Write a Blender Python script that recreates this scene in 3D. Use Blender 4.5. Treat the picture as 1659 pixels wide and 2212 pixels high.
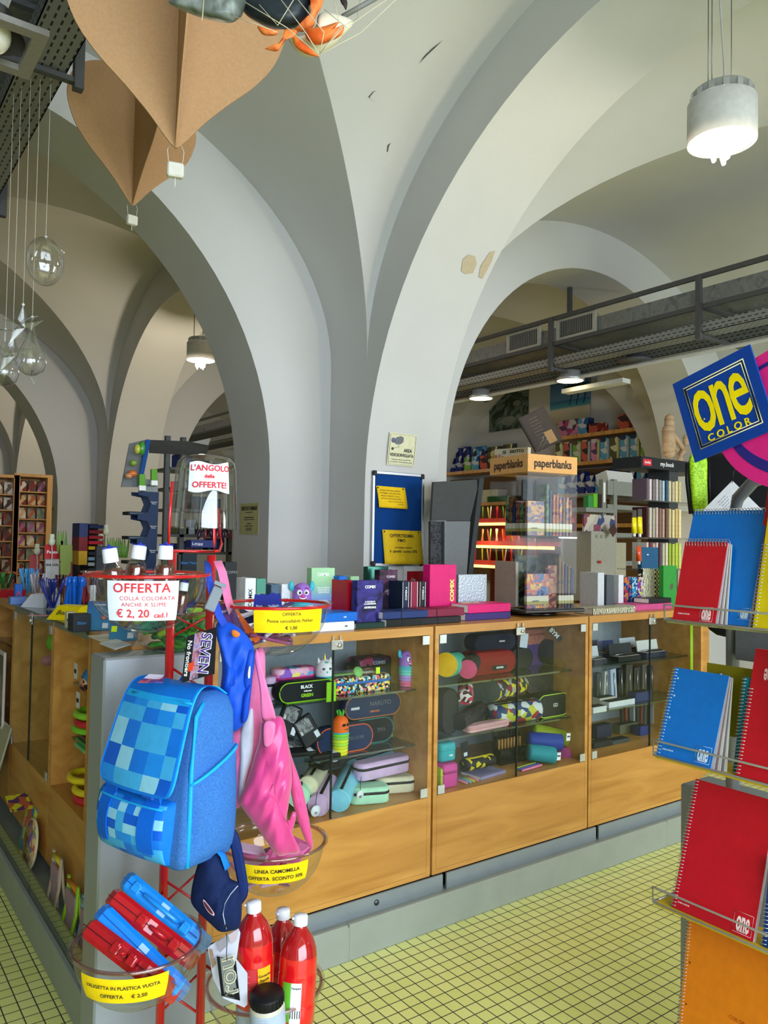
import bpy, math, random
from mathutils import Vector, Matrix
random.seed(7)
PI = math.pi
for _o in list(bpy.data.objects):
    bpy.data.objects.remove(_o)
SC = bpy.context.scene
COL = SC.collection

# ------------------------------------------------------------------ camera
FPX = 1695.0
CAMR = Matrix(((0.80913, -0.03479, -0.58660), (-0.58739, -0.01955, -0.80907), (0.01668, 0.99920, -0.03626)))
CAMH = Vector((0, 0, 1.55))
cd = bpy.data.cameras.new('camera')
cam = bpy.data.objects.new('camera', cd)
COL.objects.link(cam)
cam.matrix_world = Matrix.Translation(CAMH) @ CAMR.to_4x4()
cd.sensor_fit = 'HORIZONTAL'
cd.sensor_width = 36.0
cd.lens = 36.0 * FPX / 1659.0
cd.clip_start = 0.05
cd.clip_end = 200
SC.camera = cam

# ------------------------------------------------------------------ colour management and light
SC.view_settings.view_transform = 'Standard'
SC.view_settings.look = 'None'
SC.view_settings.gamma = 1
SC.view_settings.use_curve_mapping = False
SC.view_settings.exposure = 0.14

w = bpy.data.worlds.new('World')
SC.world = w
w.use_nodes = True
w.node_tree.nodes['Background'].inputs[0].default_value = (0.80, 0.90, 1.0, 1)
w.node_tree.nodes['Background'].inputs[1].default_value = 1.0

def area(name, loc, rot, sx, sy, e, col):
    l = bpy.data.lights.new(name, 'AREA')
    l.shape = 'RECTANGLE'; l.size = sx; l.size_y = sy; l.energy = e; l.color = col
    o = bpy.data.objects.new(name, l); COL.objects.link(o)
    o.location = loc; o.rotation_euler = rot
    return o
# daylight through the shop windows behind the photographer
area('window_daylight', (0.6, -2.9, 2.0), (PI / 2 - 0.5, 0, 0), 4.8, 2.6, 400, (0.76, 0.87, 1.0))
area('window_daylight', (5.6, -2.9, 2.0), (PI / 2 - 0.5, 0, 0), 3.6, 2.6, 260, (0.84, 0.92, 1.0))

# ------------------------------------------------------------------ pixel of the photograph -> point of the place
def ray(px, py):
    return CAMR @ Vector((px - 829.5, -(py - 1106.0), -FPX))
def P(px, py, x=None, y=None, z=None, d=None):
    r = ray(px, py)
    if d is not None: return CAMH + r / FPX * d
    if x is not None: return CAMH + r * (x / r.x)
    if y is not None: return CAMH + r * (y / r.y)
    return CAMH + r * ((z - 1.55) / r.z)

# ------------------------------------------------------------------ materials
MATS = {}
def srgb(c):
    if isinstance(c, str):
        c = c.lstrip('#'); c = tuple(int(c[i:i + 2], 16) / 255 for i in (0, 2, 4))
    return tuple((v / 12.92 if v <= 0.04045 else ((v + 0.055) / 1.055) ** 2.4) for v in c)
def mat(c, rough=0.5, metal=0.0, trans=0.0, emit=0.0, var=0.06, scale=40.0, bump=0.0, alpha=1.0, ior=1.45, coat=0.0, sheen=0.0):
    key = (str(c), rough, metal, trans, emit, var, scale, bump, alpha, coat, sheen)
    if key in MATS: return MATS[key]
    m = bpy.data.materials.new('mat_%d' % len(MATS)); MATS[key] = m
    m.use_nodes = True
    nt = m.node_tree; b = nt.nodes['Principled BSDF']; L = nt.links
    col = srgb(c)
    b.inputs['Roughness'].default_value = rough
    b.inputs['Metallic'].default_value = metal
    b.inputs['Specular IOR Level'].default_value = 0.15 if rough > 0.55 else (0.3 if rough >= 0.4 else 0.5)
    b.inputs['Transmission Weight'].default_value = trans
    b.inputs['IOR'].default_value = ior
    b.inputs['Alpha'].default_value = alpha
    b.inputs['Coat Weight'].default_value = coat
    b.inputs['Sheen Weight'].default_value = sheen
    if emit:
        b.inputs['Emission Color'].default_value = (*col, 1); b.inputs['Emission Strength'].default_value = emit
    tc = nt.nodes.new('ShaderNodeTexCoord')
    n = nt.nodes.new('ShaderNodeTexNoise'); n.inputs['Scale'].default_value = scale; n.inputs['Detail'].default_value = 4
    L.new(tc.outputs['Object'], n.inputs['Vector'])
    r = nt.nodes.new('ShaderNodeValToRGB')
    r.color_ramp.elements[0].position = 0.3; r.color_ramp.elements[1].position = 0.7
    r.color_ramp.elements[0].color = (*[v * (1 - var) for v in col], 1)
    r.color_ramp.elements[1].color = (*[min(1, v * (1 + var)) for v in col], 1)
    L.new(n.outputs['Fac'], r.inputs['Fac']); L.new(r.outputs['Color'], b.inputs['Base Color'])
    if bump:
        bp = nt.nodes.new('ShaderNodeBump'); bp.inputs['Strength'].default_value = bump; bp.inputs['Distance'].default_value = 0.004
        L.new(n.outputs['Fac'], bp.inputs['Height']); L.new(bp.outputs['Normal'], b.inputs['Normal'])
    return m
def patchwork(name, cols, scale=60.0, rough=0.5, kind='voronoi', coord='Object', metal=0.0, stretch=(1, 1, 1)):
    """printed covers: irregular patches of a few colours"""
    m = bpy.data.materials.new(name); m.use_nodes = True
    nt = m.node_tree; b = nt.nodes['Principled BSDF']; L = nt.links
    b.inputs['Roughness'].default_value = rough; b.inputs['Metallic'].default_value = metal; b.inputs['Specular IOR Level'].default_value = 0.25
    tc = nt.nodes.new('ShaderNodeTexCoord'); mp = nt.nodes.new('ShaderNodeMapping')
    mp.inputs['Scale'].default_value = stretch
    L.new(tc.outputs[coord], mp.inputs['Vector'])
    if kind == 'voronoi':
        n = nt.nodes.new('ShaderNodeTexVoronoi'); n.inputs['Scale'].default_value = scale
        L.new(mp.outputs[0], n.inputs['Vector'])
        s = nt.nodes.new('ShaderNodeSeparateColor'); L.new(n.outputs['Color'], s.inputs[0]); out = s.outputs[0]
    else:
        n = nt.nodes.new('ShaderNodeTexNoise'); n.inputs['Scale'].default_value = scale; n.inputs['Detail'].default_value = 3
        n.inputs['Distortion'].default_value = 1.2
        L.new(mp.outputs[0], n.inputs['Vector']); out = n.outputs['Fac']
    r = nt.nodes.new('ShaderNodeValToRGB'); r.color_ramp.interpolation = 'CONSTANT' if kind == 'voronoi' else 'LINEAR'
    e = r.color_ramp.elements
    while len(e) < len(cols): e.new(0.5)
    lo, hi = (0, 1) if kind == 'voronoi' else (0.32, 0.72)
    for i, c in enumerate(cols):
        e[i].position = lo + (hi - lo) * i / (len(cols) - (0 if kind == 'voronoi' else 1)); 
    for i, c in enumerate(cols): e[i].color = (*srgb(c), 1)
    L.new(out, r.inputs['Fac']); L.new(r.outputs['Color'], b.inputs['Base Color'])
    return m
def thinglass(name, tint, refl=0.10, rough=0.02):
    """thin clear plastic or glass: mostly clear with a mirror sheen at the rims"""
    m = bpy.data.materials.new(name); m.use_nodes = True
    nt = m.node_tree; L = nt.links
    for nn in list(nt.nodes):
        if nn.type == 'BSDF_PRINCIPLED': nt.nodes.remove(nn)
    out = [x for x in nt.nodes if x.type == 'OUTPUT_MATERIAL'][0]
    t = nt.nodes.new('ShaderNodeBsdfTransparent'); t.inputs[0].default_value = (*tint, 1)
    g = nt.nodes.new('ShaderNodeBsdfGlossy'); g.inputs['Roughness'].default_value = rough
    lw = nt.nodes.new('ShaderNodeLayerWeight'); lw.inputs['Blend'].default_value = 0.35
    mr = nt.nodes.new('ShaderNodeMapRange'); mr.inputs['To Min'].default_value = refl * 0.5; mr.inputs['To Max'].default_value = min(1, refl * 6)
    L.new(lw.outputs['Facing'], mr.inputs['Value'])
    pw = nt.nodes.new('ShaderNodeMath'); pw.operation = 'MULTIPLY'
    L.new(mr.outputs[0], pw.inputs[0]); L.new(lw.outputs['Facing'], pw.inputs[1])
    ad = nt.nodes.new('ShaderNodeMath'); ad.operation = 'ADD'; ad.inputs[1].default_value = refl * 0.5; ad.use_clamp = True
    L.new(pw.outputs[0], ad.inputs[0])
    mx = nt.nodes.new('ShaderNodeMixShader')
    L.new(ad.outputs[0], mx.inputs[0]); L.new(t.outputs[0], mx.inputs[1]); L.new(g.outputs[0], mx.inputs[2])
    L.new(mx.outputs[0], out.inputs[0])
    return m
GLASS = thinglass('cabinet_glass', (0.95, 0.975, 0.96), 0.022)
SHELFG = thinglass('shelf_glass', (0.62, 0.80, 0.76), 0.16, 0.08)
ACRYL = thinglass('clear_acrylic', (0.96, 0.965, 0.96), 0.010)
BUBBLE = thinglass('clear_bubble', (0.93, 0.94, 0.93), 0.20)
FILM = thinglass('clear_film', (0.9, 0.9, 0.92), 0.25, 0.15)

def plaster():
    m = bpy.data.materials.new('plaster'); m.use_nodes = True
    nt = m.node_tree; b = nt.nodes['Principled BSDF']; L = nt.links
    b.inputs['Specular IOR Level'].default_value = 0.1
    b.inputs['Roughness'].default_value = 0.85
    tc = nt.nodes.new('ShaderNodeTexCoord')
    n1 = nt.nodes.new('ShaderNodeTexNoise'); n1.inputs['Scale'].default_value = 0.9; n1.inputs['Detail'].default_value = 8
    n2 = nt.nodes.new('ShaderNodeTexNoise'); n2.inputs['Scale'].default_value = 120; n2.inputs['Detail'].default_value = 3
    L.new(tc.outputs['Object'], n1.inputs['Vector']); L.new(tc.outputs['Object'], n2.inputs['Vector'])
    r = nt.nodes.new('ShaderNodeValToRGB')
    r.color_ramp.elements[0].position = 0.25; r.color_ramp.elements[0].color = (0.55, 0.55, 0.545, 1)
    r.color_ramp.elements[1].position = 0.7; r.color_ramp.elements[1].color = (0.61, 0.61, 0.605, 1)
    L.new(n1.outputs['Fac'], r.inputs['Fac'])
    L.new(r.outputs['Color'], b.inputs['Base Color'])
    bp = nt.nodes.new('ShaderNodeBump'); bp.inputs['Strength'].default_value = 0.12; bp.inputs['Distance'].default_value = 0.003
    L.new(n2.outputs['Fac'], bp.inputs['Height'])
    bp2 = nt.nodes.new('ShaderNodeBump'); bp2.inputs['Strength'].default_value = 0.35; bp2.inputs['Distance'].default_value = 0.03
    n3 = nt.nodes.new('ShaderNodeTexNoise'); n3.inputs['Scale'].default_value = 1.6; n3.inputs['Detail'].default_value = 2
    L.new(tc.outputs['Object'], n3.inputs['Vector'])
    L.new(n3.outputs['Fac'], bp2.inputs['Height']); L.new(bp.outputs['Normal'], bp2.inputs['Normal'])
    L.new(bp2.outputs['Normal'], b.inputs['Normal'])
    return m
PLASTER = plaster()
def tiles():
    m = bpy.data.materials.new('floor_tiles'); m.use_nodes = True
    nt = m.node_tree; b = nt.nodes['Principled BSDF']; L = nt.links
    tc = nt.nodes.new('ShaderNodeTexCoord')
    br = nt.nodes.new('ShaderNodeTexBrick')
    br.offset = 0.0; br.squash = 1.0
    br.inputs['Color1'].default_value = (*srgb('#e6e690'), 1)
    br.inputs['Color2'].default_value = (*srgb('#dddf80'), 1)
    br.inputs['Mortar'].default_value = (*srgb('#3c3e2c'), 1)
    br.inputs['Scale'].default_value = 1.0
    br.inputs['Mortar Size'].default_value = 0.0021
    br.inputs['Mortar Smooth'].default_value = 0.1
    br.inputs['Brick Width'].default_value = 0.0505
    br.inputs['Row Height'].default_value = 0.0505
    mp = nt.nodes.new('ShaderNodeMapping'); mp.inputs['Location'].default_value = (0.008, -0.022, 0)
    L.new(tc.outputs['Object'], mp.inputs['Vector']); L.new(mp.outputs[0], br.inputs['Vector'])
    n = nt.nodes.new('ShaderNodeTexNoise'); n.inputs['Scale'].default_value = 3.0; n.inputs['Detail'].default_value = 6
    L.new(tc.outputs['Object'], n.inputs['Vector'])
    mx = nt.nodes.new('ShaderNodeMixRGB'); mx.blend_type = 'MULTIPLY'; mx.inputs['Fac'].default_value = 0.12
    L.new(br.outputs['Color'], mx.inputs[1]); L.new(n.outputs['Fac'], mx.inputs[2])
    L.new(mx.outputs[0], b.inputs['Base Color'])
    rr = nt.nodes.new('ShaderNodeMapRange'); rr.inputs['To Min'].default_value = 0.32; rr.inputs['To Max'].default_value = 0.8
    L.new(br.outputs['Fac'], rr.inputs['Value']); L.new(rr.outputs[0], b.inputs['Roughness'])
    bp = nt.nodes.new('ShaderNodeBump'); bp.invert = True; bp.inputs['Strength'].default_value = 0.6; bp.inputs['Distance'].default_value = 0.001
    L.new(br.outputs['Fac'], bp.inputs['Height']); L.new(bp.outputs['Normal'], b.inputs['Normal'])
    return m
def wood(name, c1, c2, stretch=(1.2, 9, 9), rough=0.35):
    m = bpy.data.materials.new(name); m.use_nodes = True
    nt = m.node_tree; b = nt.nodes['Principled BSDF']; L = nt.links
    b.inputs['Roughness'].default_value = rough
    tc = nt.nodes.new('ShaderNodeTexCoord'); mp = nt.nodes.new('ShaderNodeMapping'); mp.inputs['Scale'].default_value = stretch
    mp.inputs['Rotation'].default_value = (0, 0.12, 0)
    L.new(tc.outputs['Object'], mp.inputs['Vector'])
    n = nt.nodes.new('ShaderNodeTexNoise'); n.inputs['Scale'].default_value = 1.6; n.inputs['Detail'].default_value = 9; n.inputs['Distortion'].default_value = 0.8
    L.new(mp.outputs[0], n.inputs['Vector'])
    r = nt.nodes.new('ShaderNodeValToRGB'); r.color_ramp.elements[0].position = 0.3; r.color_ramp.elements[1].position = 0.72
    r.color_ramp.elements[0].color = (*srgb(c1), 1); r.color_ramp.elements[1].color = (*srgb(c2), 1)
    L.new(n.outputs['Fac'], r.inputs['Fac']); L.new(r.outputs['Color'], b.inputs['Base Color'])
    return m
WOOD = wood('beech_veneer', '#a8702a', '#cb9448')
WOODV = wood('beech_edge', '#b97f36', '#dba45a', (9, 9, 1.2))
BACKW = mat('#a9b4c0', 0.6)
GREYP = mat('#8f9698', 0.45, 0.35, scale=300, var=0.05)
METAL = mat('#a7abae', 0.3, 0.9)
GALV = None
REDM = mat('#c01218', 0.3, coat=0.5)

# ------------------------------------------------------------------ mesh builder
class MB:
    def __init__(s): s.v = []; s.f = []; s.m = []; s.s = []
    def face(s, idx, mi=0, sm=False): s.f.append(idx); s.m.append(mi); s.s.append(sm)
    def add(s, vs, fs, mi=0, sm=False, M=None):
        o = len(s.v)
        for p in vs:
            p = Vector(p); s.v.append(M @ p if M else p)
        for f in fs: s.face([i + o for i in f], mi, sm)
        return s
    def quad(s, a, b, c, d, mi=0): return s.add([a, b, c, d], [(0, 1, 2, 3)], mi)
    def box(s, lo, hi, mi=0, M=None, bv=0.0):
        x0, y0, z0 = lo; x1, y1, z1 = hi
        if bv <= 0:
            vs = [(x0, y0, z0), (x1, y0, z0), (x1, y1, z0), (x0, y1, z0), (x0, y0, z1), (x1, y0, z1), (x1, y1, z1), (x0, y1, z1)]
            fs = [(0, 3, 2, 1), (4, 5, 6, 7), (0, 1, 5, 4), (1, 2, 6, 5), (2, 3, 7, 6), (3, 0, 4, 7)]
            return s.add(vs, fs, mi, False, M)
        b = min(bv, (x1 - x0) / 2.01, (y1 - y0) / 2.01, (z1 - z0) / 2.01)
        rings = []
        for z, k in ((z0, b), (z0 + b, 0), (z1 - b, 0), (z1, b)):
            rings.append([(x0 + b + k * 0, y0 + k, z), (x1 - b, y0 + k, z), (x1 - k, y0 + b, z), (x1 - k, y1 - b, z), (x1 - b, y1 - k, z), (x0 + b, y1 - k, z), (x0 + k, y1 - b, z), (x0 + k, y0 + b, z)])
        return s.loft(rings, mi, True, True, False, M)
    def loft(s, rings, mi=0, cap0=True, cap1=True, sm=True, M=None, close=True):
        n = len(rings[0]); vs = [p for r in rings for p in r]; fs = []
        for i in range(len(rings) - 1):
            for j in range(n if close else n - 1):
                k = (j + 1) % n
                fs.append((i * n + j, i * n + k, (i + 1) * n + k, (i + 1) * n + j))
        s.add(vs, fs, mi, sm, M)
        o = len(s.v) - len(vs)
        if cap0: s.face([o + j for j in reversed(range(n))], mi, False)
        if cap1: s.face([o + (len(rings) - 1) * n + j for j in range(n)], mi, False)
        return s
    def lathe(s, prof, mi=0, seg=24, M=None, cap0=False, cap1=False, sm=True):
        rings = [[(r * math.cos(2 * PI * j / seg), r * math.sin(2 * PI * j / seg), z) for j in range(seg)] for r, z in prof]
        return s.loft(rings, mi, cap0, cap1, sm, M)
    def cyl(s, a, b, r, mi=0, seg=12, r2=None):
        a = Vector(a); b = Vector(b); d = b - a; M = Matrix.Translation(a) @ d.to_track_quat('Z', 'Y').to_matrix().to_4x4()
        h = d.length; r2 = r if r2 is None else r2
        s.lathe([(r, 0), (r2, h)], mi, seg, M, True, True); return s
    def tube(s, pts, r, mi=0, seg=8, closed=False, flat=None, up=(0, 0, 1)):
        pts = [Vector(p) for p in pts]; n = len(pts); rings = []
        for i, p in enumerate(pts):
            a = pts[(i - 1) % n] if closed or i > 0 else p
            b = pts[(i + 1) % n] if closed or i < n - 1 else p
            t = (b - a).normalized(); u = Vector(up)
            if abs(t.dot(u)) > 0.97: u = Vector((1, 0.1, 0))
            sx = t.cross(u).normalized(); sy = sx.cross(t).normalized()
            ra, rb = (flat if flat else (r, r))
            rings.append([p + sx * (ra * math.cos(2 * PI * j / seg)) + sy * (rb * math.sin(2 * PI * j / seg)) for j in range(seg)])
        if closed: rings.append(rings[0])
        return s.loft(rings, mi, not closed, not closed, True)
    def prism(s, poly, a, b, mi=0, M=None, sm=False):
        """poly in xy extruded from z=a to z=b"""
        n = len(poly)
        vs = [(x, y, a) for x, y in poly] + [(x, y, b) for x, y in poly]
        s.add(vs, [(j, (j + 1) % n, n + (j + 1) % n, n + j) for j in range(n)], mi, sm, M)
        o = len(s.v) - 2 * n
        s.face([o + j for j in reversed(range(n))], mi); s.face([o + n + j for j in range(n)], mi)
        return s
    def grid(s, fn, nu, nv, mi=0, sm=True, M=None, diag=False):
        vs = [fn(i / nu, j / nv) for i in range(nu + 1) for j in range(nv + 1)]; fs = []
        for i in range(nu):
            for j in range(nv):
                a = i * (nv + 1) + j; b = a + 1; c = a + nv + 2; d = a + nv + 1
                fs.append((a, b, c, d))
        return s.add(vs, fs, mi, sm, M)
    def sphere(s, c, r, mi=0, seg=16, rings=10, sc=(1, 1, 1), M=None):
        prof = [(max(1e-5, math.sin(PI * i / rings)) * r, -math.cos(PI * i / rings) * r) for i in range(rings + 1)]
        T = Matrix.Translation(Vector(c)) @ Matrix.Diagonal((*sc, 1))
        return s.lathe(prof, mi, seg, (M @ T) if M else T)
    def build(s, name, mats, parent=None, M=None):
        me = bpy.data.meshes.new(name)
        me.from_pydata([tuple(p) for p in s.v], [], s.f)
        if not isinstance(mats, (list, tuple)): mats = [mats]
        for m in mats: me.materials.append(m)
        me.polygons.foreach_set('material_index', s.m); me.polygons.foreach_set('use_smooth', s.s)
        me.update()
        o = bpy.data.objects.new(name, me); COL.objects.link(o)
        if M is not None: o.matrix_basis = M
        if parent is not None: o.parent = parent
        return o
def tag(o, label, cat, group=None):
    o['label'] = label; o['category'] = cat
    if group: o['group'] = group
    return o
def struct(o): o['kind'] = 'structure'; return o
def thing(name, label, cat, loc=(0, 0, 0), rz=0.0, group=None, rot=None):
    o = bpy.data.objects.new(name, None); COL.objects.link(o); o.empty_display_size = 0.05
    o.location = loc; o.rotation_euler = rot if rot else (0, 0, rz)
    return tag(o, label, cat, group)
def dup(root, loc=None, rz=None, label=None, group=None, mats=None, rot=None, scale=None):
    def cp(o, par):
        c = o.copy(); COL.objects.link(c)
        if par is not None: c.parent = par
        for ch in [q for q in bpy.data.objects if q.parent == o]: cp(ch, c)
        return c
    r = cp(root, None)
    if loc is not None: r.location = loc
    if rz is not None: r.rotation_euler = (0, 0, rz)
    if rot is not None: r.rotation_euler = rot
    if scale is not None: r.scale = scale
    if label: r['label'] = label
    if group: r['group'] = group
    return r
def frame(o, xdir, zdir=(0, 0, 1)):
    """matrix at o whose local x runs along xdir and local z near zdir"""
    x = Vector(xdir).normalized(); z = Vector(zdir); y = z.cross(x).normalized(); z = x.cross(y)
    M = Matrix((x, y, z)).transposed().to_4x4(); M.translation = Vector(o); return M
_tc = {}
def text(name, s, size, m, parent, M, align='CENTER', ext=0.0006, bold=0.0, sx=1.0, shear=0.0, label=None, space=1.0):
    """flat raised lettering; local xy plane of M is the page, z is outward"""
    c = bpy.data.curves.new('lettering', 'FONT'); c.body = s; c.size = size; c.align_x = align; c.align_y = 'CENTER'
    c.extrude = ext; c.offset = bold; c.shear = shear; c.space_line = 1.0; c.space_character = space; c.resolution_u = 3
    t = bpy.data.objects.new('t', c); COL.objects.link(t)
    dg = bpy.context.evaluated_depsgraph_get(); me = bpy.data.meshes.new_from_object(t.evaluated_get(dg))
    bpy.data.objects.remove(t); bpy.data.curves.remove(c)
    me.materials.clear(); me.materials.append(m)
    o = bpy.data.objects.new(name, me); COL.objects.link(o)
    o.parent = parent
    o.matrix_basis = M @ Matrix.Diagonal((sx, 1, 1, 1))
    return o
def page(o, right, up):
    """matrix for text: x=right, y=up, z=outward"""
    r = Vector(right).normalized(); u = Vector(up); n = r.cross(u).normalized(); u = n.cross(r)
    M = Matrix((r, u, n)).transposed().to_4x4(); M.translation = Vector(o); return M
def T(x, y, z): return Matrix.Translation((x, y, z))
def RX(a): return Matrix.Rotation(a, 4, 'X')
def RY(a): return Matrix.Rotation(a, 4, 'Y')
def RZ(a): return Matrix.Rotation(a, 4, 'Z')
BLACK = mat('#101012', 0.5); WHITE = mat('#eeeeee', 0.5); YEL = mat('#f2cf12', 0.6); INK = mat('#26262a', 0.6)
# ================================================================== the setting: vaulted shop
COLX = [-2.28, 3.04, 7.92, 12.8]
ROWY = [-0.955, 4.675, 10.0, 15.3]
fl = MB(); fl.quad((-5, -3.2, 0), (8.2, -3.2, 0), (8.2, 15.7, 0), (-5, 15.7, 0)); struct(fl.build('floor', tiles()))
# cruciform piers
def pier(cx, cy):
    m = MB(); a, b, c, d = 0.73, 0.255, 0.29, 0.675
    poly = [(-a, -b), (-c, -b), (-c, -d), (c, -d), (c, -b), (a, -b), (a, b), (c, b), (c, d), (-c, d), (-c, b), (-a, b)]
    m.prism(poly, 0, 4.7, 0, T(cx, cy, 0))
    return m
k = 0
for cx in COLX[:3]:
    for cy in ROWY:
        k += 1
        struct(pier(cx, cy).build('wall_pillar_%d' % k, PLASTER))
# arch bands
def arch(axis, p0, p1, q0, q1, z0, b, top=4.75):
    """axis 'y': spans along y from p0 to p1, thickness x q0..q1"""
    m = MB(); n = 48; c = (p0 + p1) / 2; a = (p1 - p0) / 2
    pr = [(c - a * math.cos(PI * i / n), z0 + b * math.sin(PI * i / n)) for i in range(n + 1)]
    def pt(p, q, z): return (q, p, z) if axis == 'y' else (p, q, z)
    L = []
    for p, z in pr:
        L += [pt(p, q0, z), pt(p, q1, z), pt(p, q0, top), pt(p, q1, top)]
    def F(sel, sm):
        vs = []; fs = []
        for i in range(n + 1): vs += [L[i * 4 + sel[0]], L[i * 4 + sel[1]]]
        for i in range(n): fs.append((2 * i, 2 * i + 1, 2 * i + 3, 2 * i + 2))
        m.add(vs, fs, 0, sm)
    F((0, 1), True); F((0, 2), False); F((1, 3), False); F((2, 3), False)
    return m
k = 0
for cy in ROWY:
    for i, (x0, x1) in enumerate(((COLX[0], COLX[1]), (COLX[1], COLX[2]))):
        k += 1
        r = (x1 - x0) / 2 - 0.73
        zz, bb = ((1.95, 1.97) if i == 0 else (2.1, 1.83))
        struct(arch('x', x0 + 0.73, x1 - 0.73, cy - 0.255, cy + 0.255, zz, bb).build('trim_%d' % k, PLASTER))
for cx in COLX[:3]:
    for j in range(3):
        k += 1
        y0, y1 = ROWY[j] + 0.675, ROWY[j + 1] - 0.675
        struct(arch('y', y0, y1, cx - 0.29, cx + 0.29, 1.86, 2.14 if j == 0 else 2.05).build('trim_%d' % k, PLASTER))
# groin vaults
def vault(x0, x1, y0, y1, ya, yb, z0=2.67, b=1.63):
    """webs over a bay: x0..x1 between the longitudinal arches, ya..yb pilaster to pilaster, y0..y1 between cross arches"""
    m = MB(); n = 44
    us = [-math.cos(PI * i / n) for i in range(n + 1)]
    vs_ = [(y0 + (ya - y0) * q / 3, None) for q in range(3)] + [((ya + yb) / 2 + (yb - ya) / 2 * u, u) for u in us] + [(yb + (y1 - yb) * (q + 1) / 3, None) for q in range(3)]
    V = []
    for u in us:
        zx = b * math.sqrt(max(0, 1 - u * u))
        for y, v in vs_:
            zy = b * math.sqrt(max(0, 1 - v * v)) if v is not None else 0
            V.append(((x0 + x1) / 2 + (x1 - x0) / 2 * u, y, z0 + max(zx, zy)))
    ny = len(vs_); 
    o = len(m.v); m.v += [Vector(p) for p in V]
    for i in range(n):
        for j in range(ny - 1):
            a = i * ny + j; bq = a + 1; c = a + ny + 1; d = a + ny
            jj = j - 3
            sx = (i < n / 2); sy = (jj < n / 2)
            # triangulate so that the groins stay sharp
            if sx == sy: tri = ((a, bq, c), (a, c, d))
            else: tri = ((a, bq, d), (bq, c, d))
            for t3 in tri: m.face(t3, 0, True)
    return m, n, ny
def smooth_by_angle(o, ang=12):
    me = o.data
    import bmesh
    bm = bmesh.new(); bm.from_mesh(me); bm.edges.ensure_lookup_table()
    for e in bm.edges:
        if len(e.link_faces) == 2 and e.calc_face_angle(0) > math.radians(ang): e.smooth = False
    bm.to_mesh(me); bm.free()
k = 0
for i in range(2):
    for j in range(3):
        k += 1
        x0, x1 = COLX[i] + 0.29, COLX[i + 1] - 0.29
        y0, y1 = ROWY[j] + 0.255, ROWY[j + 1] - 0.255
        m, n, ny = vault(x0, x1, y0, y1, y0 + 0.42, y1 - 0.42)
        o = m.build('ceiling_%d' % k, PLASTER); struct(o); smooth_by_angle(o)
# side bays and the part towards the street: plain ceiling at the crown
m = MB(); m.box((-5, -3.3, 4.25), (-2.0, 15.7, 4.35)); m.box((-5, -3.3, 4.25), (8.3, -0.7, 4.35)); m.box((7.6, -3.3, 4.3), (8.3, 15.7, 4.4)); m.box((-5, -3.3, 4.9), (8.3, 15.7, 5.0))
struct(m.build('ceiling', PLASTER))
def wallbox(name, lo, hi):
    m = MB(); m.box(lo, hi); return struct(m.build(name, PLASTER))
wallbox('wall_right', (8.1, -3.3, 0), (8.3, 15.7, 4.9))
wallbox('wall_left', (-5.2, -3.3, 0), (-5.0, 15.7, 4.9))
wallbox('wall_back', (-5.2, 15.6, 0), (8.3, 15.8, 4.9))
# street wall with shop windows, behind the photographer
m = MB()
for lo, hi in (((-5.2, -3.3, 0), (-1.9, -3.1, 4.9)), ((3.1, -3.3, 0), (3.7, -3.1, 4.9)), ((7.5, -3.3, 0), (8.3, -3.1, 4.9)), ((-1.9, -3.3, 0), (3.1, -3.1, 0.4)), ((3.7, -3.3, 0), (7.5, -3.1, 0.4)), ((-1.9, -3.3, 3.4), (7.5, -3.1, 4.9))):
    m.box(lo, hi)
struct(m.build('wall_front', PLASTER))
FRM = mat('#3a3c40', 0.4, 0.6)
for i, (a, b) in enumerate(((-1.9, 3.1), (3.7, 7.5))):
    m = MB()
    for x in (a, (a + b) / 2 - 0.03, b - 0.06): m.box((x, -3.25, 0.4), (x + 0.06, -3.15, 3.4))
    m.box((a, -3.25, 0.4), (b, -3.15, 0.46)); m.box((a, -3.25, 3.34), (b, -3.15, 3.4))
    w_ = struct(m.build('window_%d' % (i + 1), FRM))
    g = MB(); g.box((a + .06, -3.21, .46), (b - .06, -3.2, 3.34)); g.build('pane', thinglass('pane_glass%d' % i, (0.96, 0.97, 0.97), 0.05), w_)

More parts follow.
